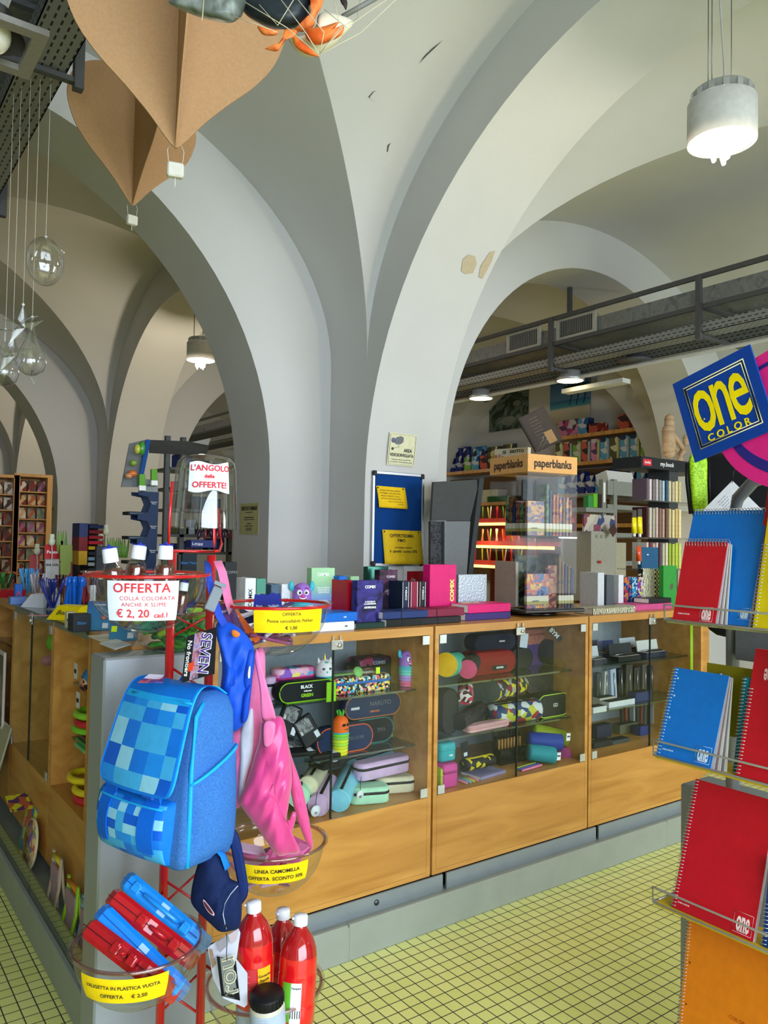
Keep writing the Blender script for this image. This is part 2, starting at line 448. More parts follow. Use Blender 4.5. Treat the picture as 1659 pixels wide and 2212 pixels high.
# ---------------------------------------------------------------- lamps
ALU = mat('#b9bcbf', 0.35, 0.5); LAMPW = mat('#c9c9c9', 0.5)
def bulb(power, loc, par, r=0.05, col=(1, 0.86, 0.66)):
    l = bpy.data.lights.new('lamp_light', 'POINT'); l.energy = power; l.color = col; l.shadow_soft_size = r
    o = bpy.data.objects.new('light_source', l); COL.objects.link(o); o.location = loc; o.parent = par; return o
def pendant(x, y, z, top, label, power):
    t = thing('pendant_lamp', label, 'lamp', (x, y, z), 0, None)
    m = MB(); m.lathe([(0.128, 0), (0.138, 0.0), (0.138, 0.17), (0.134, 0.175), (0.128, 0.17), (0.128, 0.005)], 0, 40)
    m.lathe([(0.128, 0.16), (0.115, 0.165)], 0, 40); m.build('lamp_shade', LAMPW, t)
    m = MB(); m.lathe([(0.135, 0.175), (0.122, 0.18), (0.122, 0.215), (0.118, 0.22), (0.002, 0.222)], 0, 40)
    for q in range(14):
        a = 2 * PI * q / 14; m.box((-0.012, 0.118, 0.18), (0.012, 0.126, 0.213), 0, RZ(a))
    m.build('housing', ALU, t)
    m = MB(); m.lathe([(0.126, 0.02), (0.10, 0.10), (0.03, 0.15)], 0, 32); m.build('reflector', mat('#ffffff', 0.2, 0.3, emit=6.0), t)
    m = MB()
    for a in range(3):
        q = 2 * PI * a / 3 + 0.3; cx, cy = 0.032 * math.cos(q), 0.032 * math.sin(q)
        m.tube([(cx - .012, cy, 0.10), (cx - .014, cy, 0.0), (cx - .010, cy, -0.055), (cx, cy, -0.075), (cx + .010, cy, -0.055), (cx + .014, cy, 0.0), (cx + .012, cy, 0.10)], 0.0105, 0, 10)
    m.build('bulb', mat('#fff4e2', 0.4, emit=30.0), t)
    m = MB()
    for dx, dy, r in ((-0.075, 0, 0.0022), (-0.07, 0.02, 0.0022), (0.09, 0.01, 0.002)):
        m.cyl((dx, dy, 0.21), (dx, dy, top - z), r)
    m.build('suspension_wire', mat('#8a8a8a', 0.4, 0.8), t)
    m = MB(); m.tube([(0.02, 0, 0.22), (0.015, 0, 0.35), (-0.015, 0, 0.6), (-.02, 0, top - z)], 0.004); m.build('power_cable', mat('#b5b5b5', 0.5), t)
    m = MB(); m.lathe([(0.001, top - z - .03), (0.05, top - z - .03), (0.055, top - z)], 0, 24); m.build('ceiling_rose', LAMPW, t)
    if power: bulb(power, (0, 0, -0.13), t, 0.06)
    return t
pl = pendant(3.04, 1.81, 3.25, 4.0, 'white cylinder pendant lamp with exposed bulb, near top right corner', 26)
pendant(3.04, 7.33, 3.30, 3.9, 'small white cylinder pendant lamp glowing beneath the arch beyond the offers stand', 38)
pendant(3.04, 12.65, 3.30, 3.9, 'farthest pendant lamp, beneath the last arch', 45)
# ================================================================== plinth, counters, grey end panel
PLTM = mat('#9aa096', 0.45, 0.25, scale=8, var=0.05)
KICK = mat('#8c9496', 0.4, 0.35, scale=8, var=0.06)
DARK = mat('#1d1c1c', 0.7)
m = MB()
L_ = [(0.72, 2.489), (1.047, 2.489), (1.047, 2.445), (4.45, 2.445), (4.45, 3.05), (1.28, 3.05), (1.28, 6.6), (0.72, 6.6)]
m.prism(L_, 0, 0.122, 0)
base = m.build('counter_plinth', [PLTM], None)
tag(base, 'long grey step running along the floor under both rows of display cabinets', 'plinth')
m = MB()
for a, b in ((1.047, 1.642), (1.646, 3.6), (3.604, 4.45)): m.box((a, 2.443, 0.0), (b, 2.462, 0.132), 0, None, 0.003)
for a, b in ((2.489, 4.2), (4.204, 6.6)): m.box((0.718, a, 0.0), (0.737, b, 0.132), 0, None, 0.003)
m.build('step_facing', PLTM, base)
m = MB()
for a, b in ((0.86, 2.135), (2.155, 3.10), (3.12, 4.4)): m.box((a, 2.49, 0.12), (b, 2.50, 0.186), 0, None, 0.001)
m.lathe([(0.001, 0), (0.011, 0), (0.011, 0.004), (0.001, 0.005)], 1, 16, T(1.80, 2.49, 0.158) @ RX(PI / 2))
m.box((0.85, 2.53, 0.12), (4.4, 2.56, 0.19), 2)
m.build('kick_board', [KICK, mat('#5d6163', 0.3, 0.8), DARK], base)
m = MB()
m.box((0.735, 2.60, 0.122), (0.741, 3.365, 0.224)); m.box((0.735, 3.37, 0.122), (0.741, 4.6, 0.224)); m.box((0.735, 4.605, 0.122), (0.741, 6.4, 0.224))
g = m.build('glass_barrier', thinglass('barrier_glass', (0.80, 0.86, 0.84), 0.12), base)

m = MB(); m.box((0.700, 2.35, 0.0), (1.045, 2.487, 1.19), 0, None, 0.006)
pn = m.build('end_panel', mat('#a0a6ac', 0.42, 0.45, scale=260, var=0.05))
tag(pn, 'brushed grey metal end panel standing at the corner of the counters behind the red stand', 'panel')

# ---- display cabinets
def lockplate(parent, p, nrm):
    m = MB(); m.box((-0.027, -0.007, -0.018), (0.027, 0.0, 0.018), 0, None, 0.002)
    m.lathe([(0.009, 0), (0.009, 0.007), (0.001, 0.008)], 1, 14, T(0.008, -0.006, 0) @ RX(PI / 2))
    m.box((-0.02, -0.0045, 0.010), (-0.014, 0.0, 0.035), 0); m.box((0.012, -0.0045, 0.010), (0.018, 0, 0.035), 0)
    return m.build('lock', [mat('#b9b9b6', 0.3, 0.85), mat('#d8d8d4', 0.25, 0.9)], parent, T(*p) @ RZ(nrm))
def cabinet(name, label, W, loc, rz, glasstop=False, doors=True, shelves=(0.935, 0.707), back=BACKW, depth=0.45, group=None, sidelip=0.02):
    """local x along the front, y into the cabinet, z up; front plane at y=0"""
    t = thing(name, label, 'cabinet', loc, rz, group)
    z0, z1 = 0.19, 1.20
    m = MB()
    m.box((0, 0, z0), (sidelip, depth, z1)); m.box((W - sidelip, 0, z0), (W, depth, z1))
    m.box((sidelip, 0.0, z0), (W - sidelip, depth, z0 + 0.018))
    m.box((sidelip, 0.012, 0.49), (W - sidelip, depth, 0.508))
    if not glasstop:
        m.box((sidelip, 0.0, z1 - 0.034), (W - sidelip, depth, z1))
    m.build('carcass', [WOODV if False else WOOD], t)
    m = MB(); m.box((sidelip + .001, depth - 0.02, z0 + .02), (W - sidelip - .001, depth - 0.005, z1 - 0.04)); m.build('back_panel', back, t)
    m = MB(); m.box((sidelip + .001, 0.0, z0 + .019), (W - sidelip - .001, 0.012, 0.508)); m.build('lower_panel', WOOD, t)
    for z in shelves:
        m = MB(); m.box((sidelip + .002, 0.08, z - 0.008), (W - sidelip - 0.002, depth - 0.022, z)); m.build('glass_shelf', SHELFG, t)
        for x in (sidelip, W - sidelip - 0.012):
            m = MB(); m.box((x, 0.11, z - 0.016), (x + 0.012, 0.122, z - 0.009)); m.build('shelf_peg', METAL, t)
    if glasstop:
        m = MB(); m.box((0.0, -0.01, z1 - 0.012), (W, depth, z1)); m.build('glass_top', SHELFG, t)
        m = MB(); m.box((sidelip, 0.0, z1 - 0.034), (W - sidelip, 0.014, z1 - 0.013)); m.build('top_rail', mat('#8b8f86', 0.4, 0.5), t)
    if doors:
        h0, h1 = 0.512, z1 - 0.036; c = W / 2
        for a, b in ((sidelip + 0.002, c - 0.0015), (c + 0.0015, W - sidelip - 0.002)):
            m = MB(); m.box((a, -0.001, h0), (b, 0.005, h1)); dr = m.build('door', GLASS, t)
            m = MB()
            e = c - 0.0015 if b < c else c + 0.0015
            m.box((e - 0.0012, -0.002, h0), (e + 0.0012, 0.006, h1))
            m.build('door_edge', mat('#1c2422', 0.2), dr)
            ex = a if a < c * 0.5 else b - 0.036
            for z in (h0, h1 - 0.036):
                m = MB(); m.box((ex, -0.005, z), (ex + 0.036, -0.001, z + 0.036), 0, None, 0.001); m.build('hinge', mat('#c2c6c6', 0.35, 0.7), dr)
        lockplate(t, (c + 0.01, -0.003, z1 - 0.045), 0)
    return t
cabinet('display_cabinet', 'beech display cabinet full of pencil cases with monster-shaped cups, right of the red stand', 0.965, (1.108, 2.5, 0), 0, depth=0.55)
cabinet('display_cabinet', 'beech display cabinet of round and red pencil cases under the clear diary tower', 0.960, (2.084, 2.5, 0), 0, depth=0.55)
cabinet('display_cabinet', 'beech display cabinet of boxed pens beside the notebook rack', 0.965, (3.052, 2.5, 0), 0, depth=0.55)
# left row, facing the other aisle
lf = lambda y: (0.83, y, 0)
cabinet('display_cabinet', 'open beech cabinet with toys on its shelves left of the grey end panel', 0.54, lf(3.50), -PI / 2, True, False, (0.93, 0.70), WOOD, depth=0.27)
cabinet('display_cabinet', 'beech cabinet with two glass doors on the left counter', 0.80, lf(4.305), -PI / 2, True, True, (), WOOD)
cabinet('display_cabinet', 'beech cabinet at the far left edge with a framed piece hung on its front', 0.90, lf(5.21), -PI / 2, False, False, (0.93,), WOOD)
cabinet('display_cabinet', 'farthest beech cabinet of the left counter, past the framed piece', 0.90, lf(6.12), -PI / 2, False, False, (0.93,), WOOD)
m = MB(); m.box((0.83, 2.497, 0.19), (1.10, 2.955, 1.20))
tag(m.build('corner_cabinet', WOOD), 'beech corner block joining the two counters behind the grey panel', 'cabinet')
# ================================================================== tools for soft shapes and curved signs
def smooth_loop(pts, k=4):
    n = len(pts); out = []
    for i in range(n):
        p0, p1, p2, p3 = pts[(i - 1) % n], pts[i], pts[(i + 1) % n], pts[(i + 2) % n]
        for j in range(k):
            t = j / k; t2 = t * t; t3 = t2 * t
            out.append(tuple(0.5 * (2 * b + (c - a) * t + (2 * a - 5 * b + 4 * c - d) * t2 + (3 * b - a - 3 * c + d) * t3) for a, b, c, d in zip(p0, p1, p2, p3)))
    return out
def puff(pts, d, th, gx=0.0, gy=0.0, rings=7, k=4, back=0.35, wr=0.0, c=None, sm=True, seed=1, flat=0.0):
    """inflated shape whose outline faces the street side; d metres away, th thick"""
    rnd = random.Random(seed)
    P2 = smooth_loop(pts, k) if sm else pts
    cx = c[0] if c else sum(p[0] for p in P2) / len(P2); cy = c[1] if c else sum(p[1] for p in P2) / len(P2)
    ph = [rnd.random() * 6 for _ in range(4)]
    m = MB(); n = len(P2); R = []
    def ring(t, side):
        o = []
        for x, y in P2:
            X = cx + (x - cx) * t; Y = cy + (y - cy) * t
            h = math.sqrt(max(0, 1 - t ** 2.6)) if flat == 0 else min(1, (1 - t) / flat) ** 0.5
            h *= th
            if side < 0: h *= -back
            else:
                h += wr * math.sin((X + Y * 0.4) * 0.09 + ph[0]) * math.sin((Y - X * 0.3) * 0.07 + ph[1]) * (1 - t ** 4) + wr * 0.5 * math.sin(X * 0.23 + Y * 0.11 + ph[2]) * (1 - t ** 4)
            dd = d + gx * (X - cx) + gy * (Y - cy) - h
            o.append(P(X, Y, d=dd))
        return o
    ts = [math.sin(PI / 2 * i / rings) for i in range(1, rings + 1)]
    for t in ts: R.append(ring(max(t, 1e-3), 1))
    for t in reversed(ts[:-1]): R.append(ring(t, -1))
    # centres
    m.loft(R, 0, True, True, True)
    return m
def tmesh(s, size, align='CENTER', bold=0.0, space=1.0, shear=0.0):
    c = bpy.data.curves.new('lettering', 'FONT'); c.body = s; c.size = size; c.align_x = align; c.align_y = 'CENTER'
    c.offset = bold; c.shear = shear; c.space_character = space; c.resolution_u = 3; c.space_line = 1.0
    t = bpy.data.objects.new('t', c); COL.objects.link(t)
    dg = bpy.context.evaluated_depsgraph_get(); me = bpy.data.meshes.new_from_object(t.evaluated_get(dg))
    bpy.data.objects.remove(t); bpy.data.curves.remove(c)
    return me
def textmap(name, s, size, m, parent, fn, **kw):
    me = tmesh(s, size, **kw)
    for v in me.vertices: v.co = fn(v.co.x, v.co.y)
    me.materials.clear(); me.materials.append(m); me.update()
    o = bpy.data.objects.new(name, me); COL.objects.link(o); o.parent = parent
    return o

# ================================================================== the red offers stand
PL, PR, PB = (0.835, 2.185), (0.925, 2.115), (0.965, 2.205)
st = thing('offers_stand', 'tall red metal pole stand carrying clear offer baskets at the counter corner', 'stand', (0.88, 2.16, 0))
def rel(o, p): return tuple(Vector(p) - o.location)
for q, tp in ((PL, 1.505), (PR, 1.50), (PB, 1.495)):
    m = MB(); m.cyl(rel(st, (*q, 0.0)), rel(st, (*q, tp)), 0.0125, 0, 18); m.build('pole', REDM, st)
m = MB()
z = 0.06; i = 0
while z < 1.36:
    for a, b in ((PL, PR), (PR, PB), (PB, PL)):
        m.tube([rel(st, (*a, z + (0.07 if i % 2 else 0))), rel(st, (*b, z + (0 if i % 2 else 0.07)))], 0.0035, 0, 6)
    z += 0.15
    i += 1
m.build('lattice', REDM, st)
m = MB(); cz = 1.508
pts = [P(372, 1040, d=2.1), P(366, 1130, d=2.1), P(364, 1180, d=2.12), P(374, 1190, d=2.14), P(420, 1191, d=2.15), P(462, 1191, d=2.17), P(463, 1170, d=2.17), P(462, 1090, d=2.17)]
m.tube([rel(st, p) for p in pts], 0.004, 0, 8)
pts = [P(471, 1098, d=2.32), P(475, 1150, d=2.32), P(479, 1175, d=2.3), P(474, 1190, d=2.26), P(462, 1191, d=2.2)]
m.tube([rel(st, p) for p in pts], 0.004, 0, 8); m.build('top_hook', REDM, st)
m = MB(); 
for q in (PL, PR, PB): m.lathe([(0.001, 0), (0.03, 0), (0.03, 0.012), (0.013, 0.02)], 0, 16, T(*rel(st, (*q, 0))))
m.build('foot', REDM, st)

BOWLM = thinglass('bowl_clear', (0.93, 0.94, 0.93), 0.09)
RIMP = thinglass('pink_rim', (0.90, 0.62, 0.62), 0.3, 0.1)
def bowl(px, py, d, R, label, redring=True, tint=BOWLM, arm=None):
    c = P(px, py, d=d)
    t = thing('offer_basket', label, 'basket', c, 0, 'clear hemisphere baskets on the red stand')
    n = 14
    prof = [(max(0.0005, R * math.sin(PI / 2 * i / n)), -R * math.cos(PI / 2 * i / n)) for i in range(n + 1)]
    prof += [(R + 0.004, 0.001), (R + 0.012, 0.002), (R + 0.012, 0.005), (R, 0.006)]
    m = MB(); m.lathe(prof, 0, 56); m.build('bowl', tint, t)
    m = MB(); m.tube([((R + 0.002) * math.cos(a * PI / 28), (R + 0.002) * math.sin(a * PI / 28), 0.001 if not redring else -0.003) for a in range(56)], 0.0045, 0, 8, True)
    m.build('rim', REDM if redring else RIMP, t)
    if arm:
        q = Vector(arm) - Vector((c.x, c.y)); q3 = Vector((q.x, q.y, 0)); u = q3.normalized()
        m = MB(); a = u * (R + 0.003)
        m.tube([(a.x, a.y, -0.003), (q.x, q.y, -0.003), (q.x, q.y, -0.05), (a.x * 0.93, a.y * 0.93, -0.055)], 0.004, 0, 8); m.build('bracket', REDM, t)
    return t, c, R
def wrap(c, R, ang0, mix=0.5, off=0.003, z0=-0.012):
    """maps (x along rim, y up) from the sign's top edge onto the bowl front"""
    def fn(x, y, lift=0.0):
        s = -(y + z0)
        rs = math.sqrt(max(1e-6, R * R - min(s, R * .99) ** 2)) + off
        r = rs * mix + (R + off) * (1 - mix) + lift
        a = ang0 + x / R
        return Vector((r * math.cos(a), r * math.sin(a), -s))
    return fn
def sign(parent, c, R, w, h, px, lines, m, mix=0.5, z0=-0.012, wob=0.0, tilt=0.0, ink=INK):
    q = P(px, 1500, d=1.0) - CAMH; 
    # bearing from the basket to the lens, shifted so that the sign sits at column px
    tocam = Vector((CAMH.x - c.x, CAMH.y - c.y)); base = math.atan2(tocam.y, tocam.x)
    cpx = 829.5 + FPX * (CAMR.transposed() @ (Vector(c) - CAMH)).x / -(CAMR.transposed() @ (Vector(c) - CAMH)).z
    dist = -(CAMR.transposed() @ (Vector(c) - CAMH)).z
    ang = base + math.asin(max(-1, min(1, (px - cpx) * dist / FPX / R)))
    fn = wrap(c, R, ang, mix, 0.003, z0)
    mb = MB()
    mb.grid(lambda u, v: fn((u - 0.5) * w, -v * h + tilt * (u - .5), 0.001 * math.sin(u * 9) * wob), 20, 8)
    s = mb.build('sign', m, parent)
    for tx, size, x, y, kw in lines:
        k2 = dict(kw); im = k2.pop('ink', ink); sh = k2.pop('rot', 0)
        textmap('lettering', tx, size, im, s, lambda a, b: fn(a + x, b + y + a * sh + tilt * (a + x) / w, 0.0030), **k2)
    return s
RINK = mat('#d2303a', 0.6); SIGNW = mat('#dfe6f4', 0.6, var=0.02)
b1, c1, R1 = bowl(320, 1238, 2.02, 0.152, 'topmost clear basket on the stand, holding glue bottles behind the handwritten offer', True, arm=PL)
sign(b1, c1, R1, 0.172, 0.096, 310, [
    ('OFFERTA', 0.031, -0.002, -0.018, dict(bold=0.0004, space=1.05)),
    ('COLLA COLORATA', 0.0135, 0.012, -0.042, dict(space=1.1)),
    ('ANCHE X SLIME', 0.0135, 0.004, -0.057, dict(space=1.1)),
    ('€ 2, 20', 0.027, -0.022, -0.079, dict(bold=0.0003)), ('cad.1', 0.017, 0.046, -0.083, dict(bold=0.0003))], SIGNW, 0.25, -0.012, 1, 0.0, RINK)
b2, c2, R2 = bowl(380, 1318, 2.52, 0.15, 'clear basket of green glue pens hanging behind the poles of the stand', False)
b3, c3, R3 = bowl(597, 1303, 2.26, 0.15, 'clear basket of erasable pens in front of the diary row', True, arm=PB)
sign(b3, c3, R3, 0.205, 0.066, 628, [
    ('OFFERTA', 0.0125, 0.0, -0.016, {}), ('Penna cancellabile Pelikan', 0.0125, 0.0, -0.034, {}), ('€ 1,50', 0.0125, 0.0, -0.053, dict(bold=0.0002))], YEL, 0.35, -0.002, 1)
b4, c4, R4 = bowl(590, 1815, 2.31, 0.15, 'clear basket of pink pouches under the big pink sack', False, arm=PB)
sign(b4, c4, R4, 0.19, 0.055, 598, [
    ('LINEA CAMOMILLA', 0.0145, 0.003, -0.017, dict(bold=0.0002)), ('OFFERTA  SCONTO 50%', 0.0145, 0.0, -0.038, dict(bold=0.0002))], YEL, 0.75, -0.012, 1)
b5, c5, R5 = bowl(297, 2032, 1.94, 0.15, 'clear basket at lower left holding four plastic cases', False, arm=PL)
sign(b5, c5, R5, 0.215, 0.062, 268, [
    ('VALIGETTA IN PLASTICA VUOTA', 0.0118, 0.0, -0.020, dict(bold=0.0002)), ('OFFERTA     € 2,50', 0.0135, 0.004, -0.042, dict(bold=0.0002))], YEL, 0.85, -0.012, 1)
b6, c6, R6 = bowl(572, 2122, 2.12, 0.15, 'lowest clear basket on the stand, holding red paint bottles and a jar', False, arm=PB)

# upturned clear bucket on the top hook with the handwritten headline
t = thing('clear_bucket', 'upturned clear plastic bucket topping the red stand with handwritten red lettering', 'bucket', P(440, 1142, d=2.2))
Rb = 0.088
m = MB(); m.lathe([(0.094, 0), (0.0935, 0.003), (0.083, 0.165), (0.078, 0.186), (0.066, 0.199), (0.04, 0.205), (0.0005, 0.206)], 0, 48)
m.build('shell', thinglass('bucket_clear', (0.93, 0.94, 0.93), 0.22), t, RY(0.02))
tc_ = Vector((CAMH.x - t.location.x, CAMH.y - t.location.y)); ba = math.atan2(tc_.y, tc_.x)
def bk(x, y, lift=0.002):
    r = 0.094 - 0.011 * (y / 0.165) + lift; a = ba + 0.16 + x / 0.088
    return Vector((r * math.cos(a), r * math.sin(a), y))
m = MB(); m.grid(lambda u, v: bk((u - .5) * 0.118, 0.100 + v * 0.078 + 0.004 * math.sin(u * 8) * (1 if v > .5 else -1)), 16, 6); s_ = m.build('headline_sticker', SIGNW, t)
for tx, sz, x, y in (("L'ANGOLO", 0.0225, 0.002, 0.163), ('delle', 0.014, -0.002, 0.141), ('OFFERTE!', 0.0225, 0.0, 0.117)):
    textmap('lettering', tx, sz, RINK, s_, lambda a, b: bk(a + x, b + y, 0.0045), bold=0.0005)

# ---- what lies in the baskets
def bottle_glue(loc, rot, liquid, label):
    t = thing('glue_bottle', label, 'bottle', loc, 0, 'bottles of coloured glue in the topmost basket', rot)
    m = MB(); m.lathe([(0.0005, 0), (0.024, 0), (0.026, 0.004), (0.026, 0.075), (0.022, 0.09), (0.013, 0.103), (0.013, 0.108)], 0, 22); m.build('bottle_body', thinglass('glue_clear', (0.85, 0.85, 0.85), 0.2), t)
    m = MB(); m.lathe([(0.0005, 0.003), (0.0235, 0.004), (0.0235, 0.074), (0.020, 0.084), (0.0005, 0.085)], 0, 20); m.build('glue', mat(liquid, 0.15, coat=0.5), t)
    m = MB(); m.lathe([(0.0185, 0.100), (0.0195, 0.102), (0.0185, 0.133), (0.0165, 0.136), (0.0005, 0.136)], 0, 22); m.build('cap', mat('#e6e8ee', 0.4), t)
    m = MB(); m.prism([((0.013 if i % 2 else 0.019) * math.cos(i * PI / 5), (0.013 if i % 2 else 0.019) * math.sin(i * PI / 5)) for i in range(10)], 0.136, 0.139); m.lathe([(0.006, 0.139), (0.003, 0.146), (0.0005, 0.146)], 0, 12); m.build('blue_tip', mat('#2438a8', 0.4), t)
    return t
g1 = bottle_glue(P(284, 1290, d=2.05), (0.05, 0.12, 0.2), '#6e2f18', 'middle glue bottle with amber liquid and tilted white cap, in the topmost basket')
dup(g1, P(252, 1300, d=1.98), label='left glue bottle in the topmost basket, the lowest white cap', rot=(-0.15, -0.05, 1.0)).children[1]
dup(g1, P(352, 1292, d=2.03), label='right glue bottle in the topmost basket, nearest the red pole', rot=(0.02, -0.02, 2.0))
dup(g1, P(388, 1326, d=2.04), label='glue bottle standing at the right in the topmost basket', rot=(0.1, -0.1, 2.4), scale=(.6, .6, .6))
dup(g1, P(262, 1348, d=2.02), label='small glue bottle low in the topmost basket behind the offer', rot=(0.3, 0.7, 0.0), scale=(.7, .7, .7))

def scatter(name, n, c, R, z0, z1, builder, cols, cat, group, seed, s0=0.7, kk=0.8):
    r = random.Random(seed); protos = {}
    for i in range(n):
        col = r.choice(cols)
        zz = r.uniform(z0, z1); rr = math.sqrt(max(0, (R - .012) ** 2 - zz * zz)) * kk * math.sqrt(r.random()); a = r.uniform(0, 2 * PI)
        if col not in protos:
            o = builder(col); protos[col] = o
        else:
            src = protos[col]; o = src.copy(); COL.objects.link(o)
            for ch in [q for q in src.children if q != o]:
                d_ = ch.copy(); COL.objects.link(d_); d_.parent = o
        o.location = c + Vector((rr * math.cos(a), rr * math.sin(a), zz)); o.rotation_euler = (r.uniform(1.1, 2.0), r.uniform(-.3, .3), r.uniform(0, 6.28))
        o['label'] = group[1]; o['category'] = cat; o['group'] = group[0]; o.name = name
def pen_item(col, L=0.10, r=0.0055):
    m = MB(); m.lathe([(0.0005, -L / 2), (r * .8, -L / 2), (r, -L / 2 + .006), (r, L * .15), (r * .9, L * .16), (r * .9, L / 2 - .012), (0.002, L / 2), (0.0005, L / 2)], 0, 10)
    m.box((r * .8, -0.003, 0), (r * 1.4, 0.003, L * .4), 0)
    return m.build('glue_pen', mat(col, 0.3))
scatter('glue_pen', 95, c2, R2, -0.125, -0.006, lambda c: pen_item(c, 0.07, 0.0095), ['#3fae2e', '#58c832', '#2f8f3a', '#9aca3c', '#1f6f3a', '#35a04a'], 'pen', ('green pens in the basket behind the poles', 'bright green pen among many in the clear basket behind the red poles'), 3)
scatter('erasable_pen', 42, c3, R3, -0.11, -0.02, lambda c: pen_item(c, 0.13, 0.006), ['#5a3460', '#7a4a86', '#3a2a5e', '#8c3c6a', '#c9c2d2'], 'pen', ('loose pens in the basket with the yellow pen offer', 'purple wrapped pen lying in the basket with the pen offer'), 5, kk=.6)
def sachet(col):
    m = MB(); m.box((-0.03, -0.004, -0.045), (0.03, 0.004, 0.045), 0, None, 0.004); return m.build('pouch', mat(col, 0.35, sheen=.3))
scatter('pouch', 30, c4, R4, -0.115, -0.03, sachet, ['#d84a92', '#b23a7c', '#e06aa8', '#7a3058', '#c8a0c4'], 'pouch', ('pink pouches in the basket with the half price offer', 'pink pouch among others in the basket with the half price offer'), 8, kk=.72)
m = MB(); m.box((-0.010, -0.002, -0.055), (0.010, 0.002, 0.055), 0, None, 0.002)
o = m.build('orange_pen_pack', mat('#e0641c', 0.25, coat=.5), None, Matrix.Translation(P(530, 1352, d=2.18)) @ RZ(-0.6) @ RY(-0.7)); tag(o, 'orange marker lying against the left wall of the pen offer basket', 'marker')
for i, (px, py, ry) in enumerate(((566, 1302, 0.1), (590, 1300, -0.15))):
    t = thing('pen_blister', ['dark blue blister card sticking out of the pen offer basket, left one', 'dark blue blister card sticking out of the pen offer basket, right one'][i], 'blister card', P(px, py, d=2.28), 0, 'blister cards in the pen basket', (0, ry, -0.62))
    m = MB(); m.prism([(-0.024, -0.06), (0.024, -0.06), (0.024, 0.022), (0.008, 0.022), (0.008, 0.026), (-0.008, 0.026), (-0.008, 0.022), (-0.024, 0.022)], -0.0005, 0.0005, 0, RX(PI / 2)); m.build('card', mat('#1d2a86', 0.5), t)
    text('lettering', 'Pelikan', 0.011, mat('#d8dcf0', .5), t, page((0, -0.0012, -0.012), (1, 0, 0), (0, 0, 1)))
m = MB(); m.box((-0.02, -0.001, -0.065), (0.02, 0.001, 0.065)); o = m.build('purple_card', mat('#57306a', 0.5), None, Matrix.Translation(P(505, 1350, d=2.17)) @ RZ(-0.6) @ RY(-0.45))
tag(o, 'purple blister card leaning inside the left of the pen offer basket', 'blister card')
text('lettering', 'Pelikan', 0.010, mat('#e8e8f4', .5), o, page((0, -0.0016, 0.045), (1, 0, 0), (0, 0, 1)))
# ================================================================== bags and packs hung on the red stand
def C3(x, y): return (430 + x / 3.814, 1380 + y / 3.814)
def C2(x, y): return (100 + x / 2.513, 1800 + y / 2.513)
def C5(x, y): return (440 + x / 5.925, 1920 + y / 5.925)
def C7(x, y): return (340 + x / 7.54, 1240 + y / 7.54)
def MT(o): return Matrix.Translation(-Vector(o))
# ---- blue checked school backpack
BX, BY = Vector((0.31, -0.95, 0)).normalized(), None
BY = Vector((0, 0, 1)).cross(BX)
bo = P(207, 1822, d=2.05)
bag = thing('school_backpack', 'light blue chequered school backpack with flap hanging on the red stand', 'backpack', bo, math.atan2(BX.y, BX.x))
JEAN = mat('#3a70b8', 0.85, var=0.22, scale=260, bump=0.3); BLU = mat('#1273d6', 0.6, var=0.05); CYAN = mat('#19a5ec', 0.5)
CHK = [mat('#1274dc', 0.45), mat('#3fa8e4', 0.45), mat('#8ccbe6', 0.45), mat('#1c8ae6', 0.45), mat('#0a5acc', 0.45)]
Wb = 0.33
def yfront(z):
    if z < 0.21: return 0.006 + 0.02 * (z / 0.21)
    return 0.026 + 0.055 * ((z - 0.21) / 0.2) ** 1.3
m = MB(); rings = []
for i, z in enumerate([0.0, 0.008, 0.03, 0.1, 0.2, 0.3, 0.36, 0.395, 0.412]):
    e = {0: 0.02, 1: 0.008, 7: 0.012, 8: 0.04}.get(i, 0.0); yf = yfront(z) + e * 0.6; yb = 0.185 - e * 0.5; sl = 0.035 * (z / 0.41)
    x0, x1 = e + sl, Wb - e - sl * 0.35; r = 0.02; ring = []
    for cx, cy, a0 in ((x0 + r, yf + r, PI), (x1 - r, yf + r, 1.5 * PI), (x1 - r, yb - r, 0), (x0 + r, yb - r, PI / 2)):
        for q in range(4): ring.append((cx + r * math.cos(a0 + q * PI / 6), cy + r * math.sin(a0 + q * PI / 6), z))
    rings.append(ring)
m.loft(rings, 0, True, True, True); m.build('body', JEAN, bag)
# flap over the top and front
pth = [(0.17, 0.40), (0.13, 0.425), (0.09, 0.428), (0.065, 0.412), (0.045, 0.375), (0.03, 0.33), (0.012, 0.27), (-0.004, 0.215), (-0.012, 0.172)]
def cat(pts, t):
    n = len(pts) - 1; i = min(int(t * n), n - 1); f = t * n - i
    p = [pts[max(i - 1, 0)], pts[i], pts[i + 1], pts[min(i + 2, n)]]
    return [0.5 * (2 * b + (c - a) * f + (2 * a - 5 * b + 4 * c - d) * f * f + (3 * b - a - 3 * c + d) * f ** 3) for a, b, c, d in zip(*p)]
def flap(u, v, off=0.0):
    y, z = cat(pth, v); w = 0.80 + 0.20 * v; e = max(0, (v - 0.84) / 0.16); w *= 1 - 0.30 * (1 - math.sqrt(max(0, 1 - e * e)))
    x = 0.012 + 0.30 * (0.5 + (u - 0.5) * w) + 0.012 * (1 - v)
    return Vector((x, y - off - 0.010 * math.sin(PI * u), z - 0.012 * e * (1 - (2 * u - 1) ** 2) * 0 ))
m = MB(); nu, nv = 30, 60; vs = [flap(i / nu, j / nv) for i in range(nu + 1) for j in range(nv + 1)] + [flap(i / nu, j / nv, -0.006) for i in range(nu + 1) for j in range(nv + 1)]
m.v = vs; H_ = (nu + 1) * (nv + 1)
rows = [0.51, 0.62, 0.75, 0.87, 0.96]
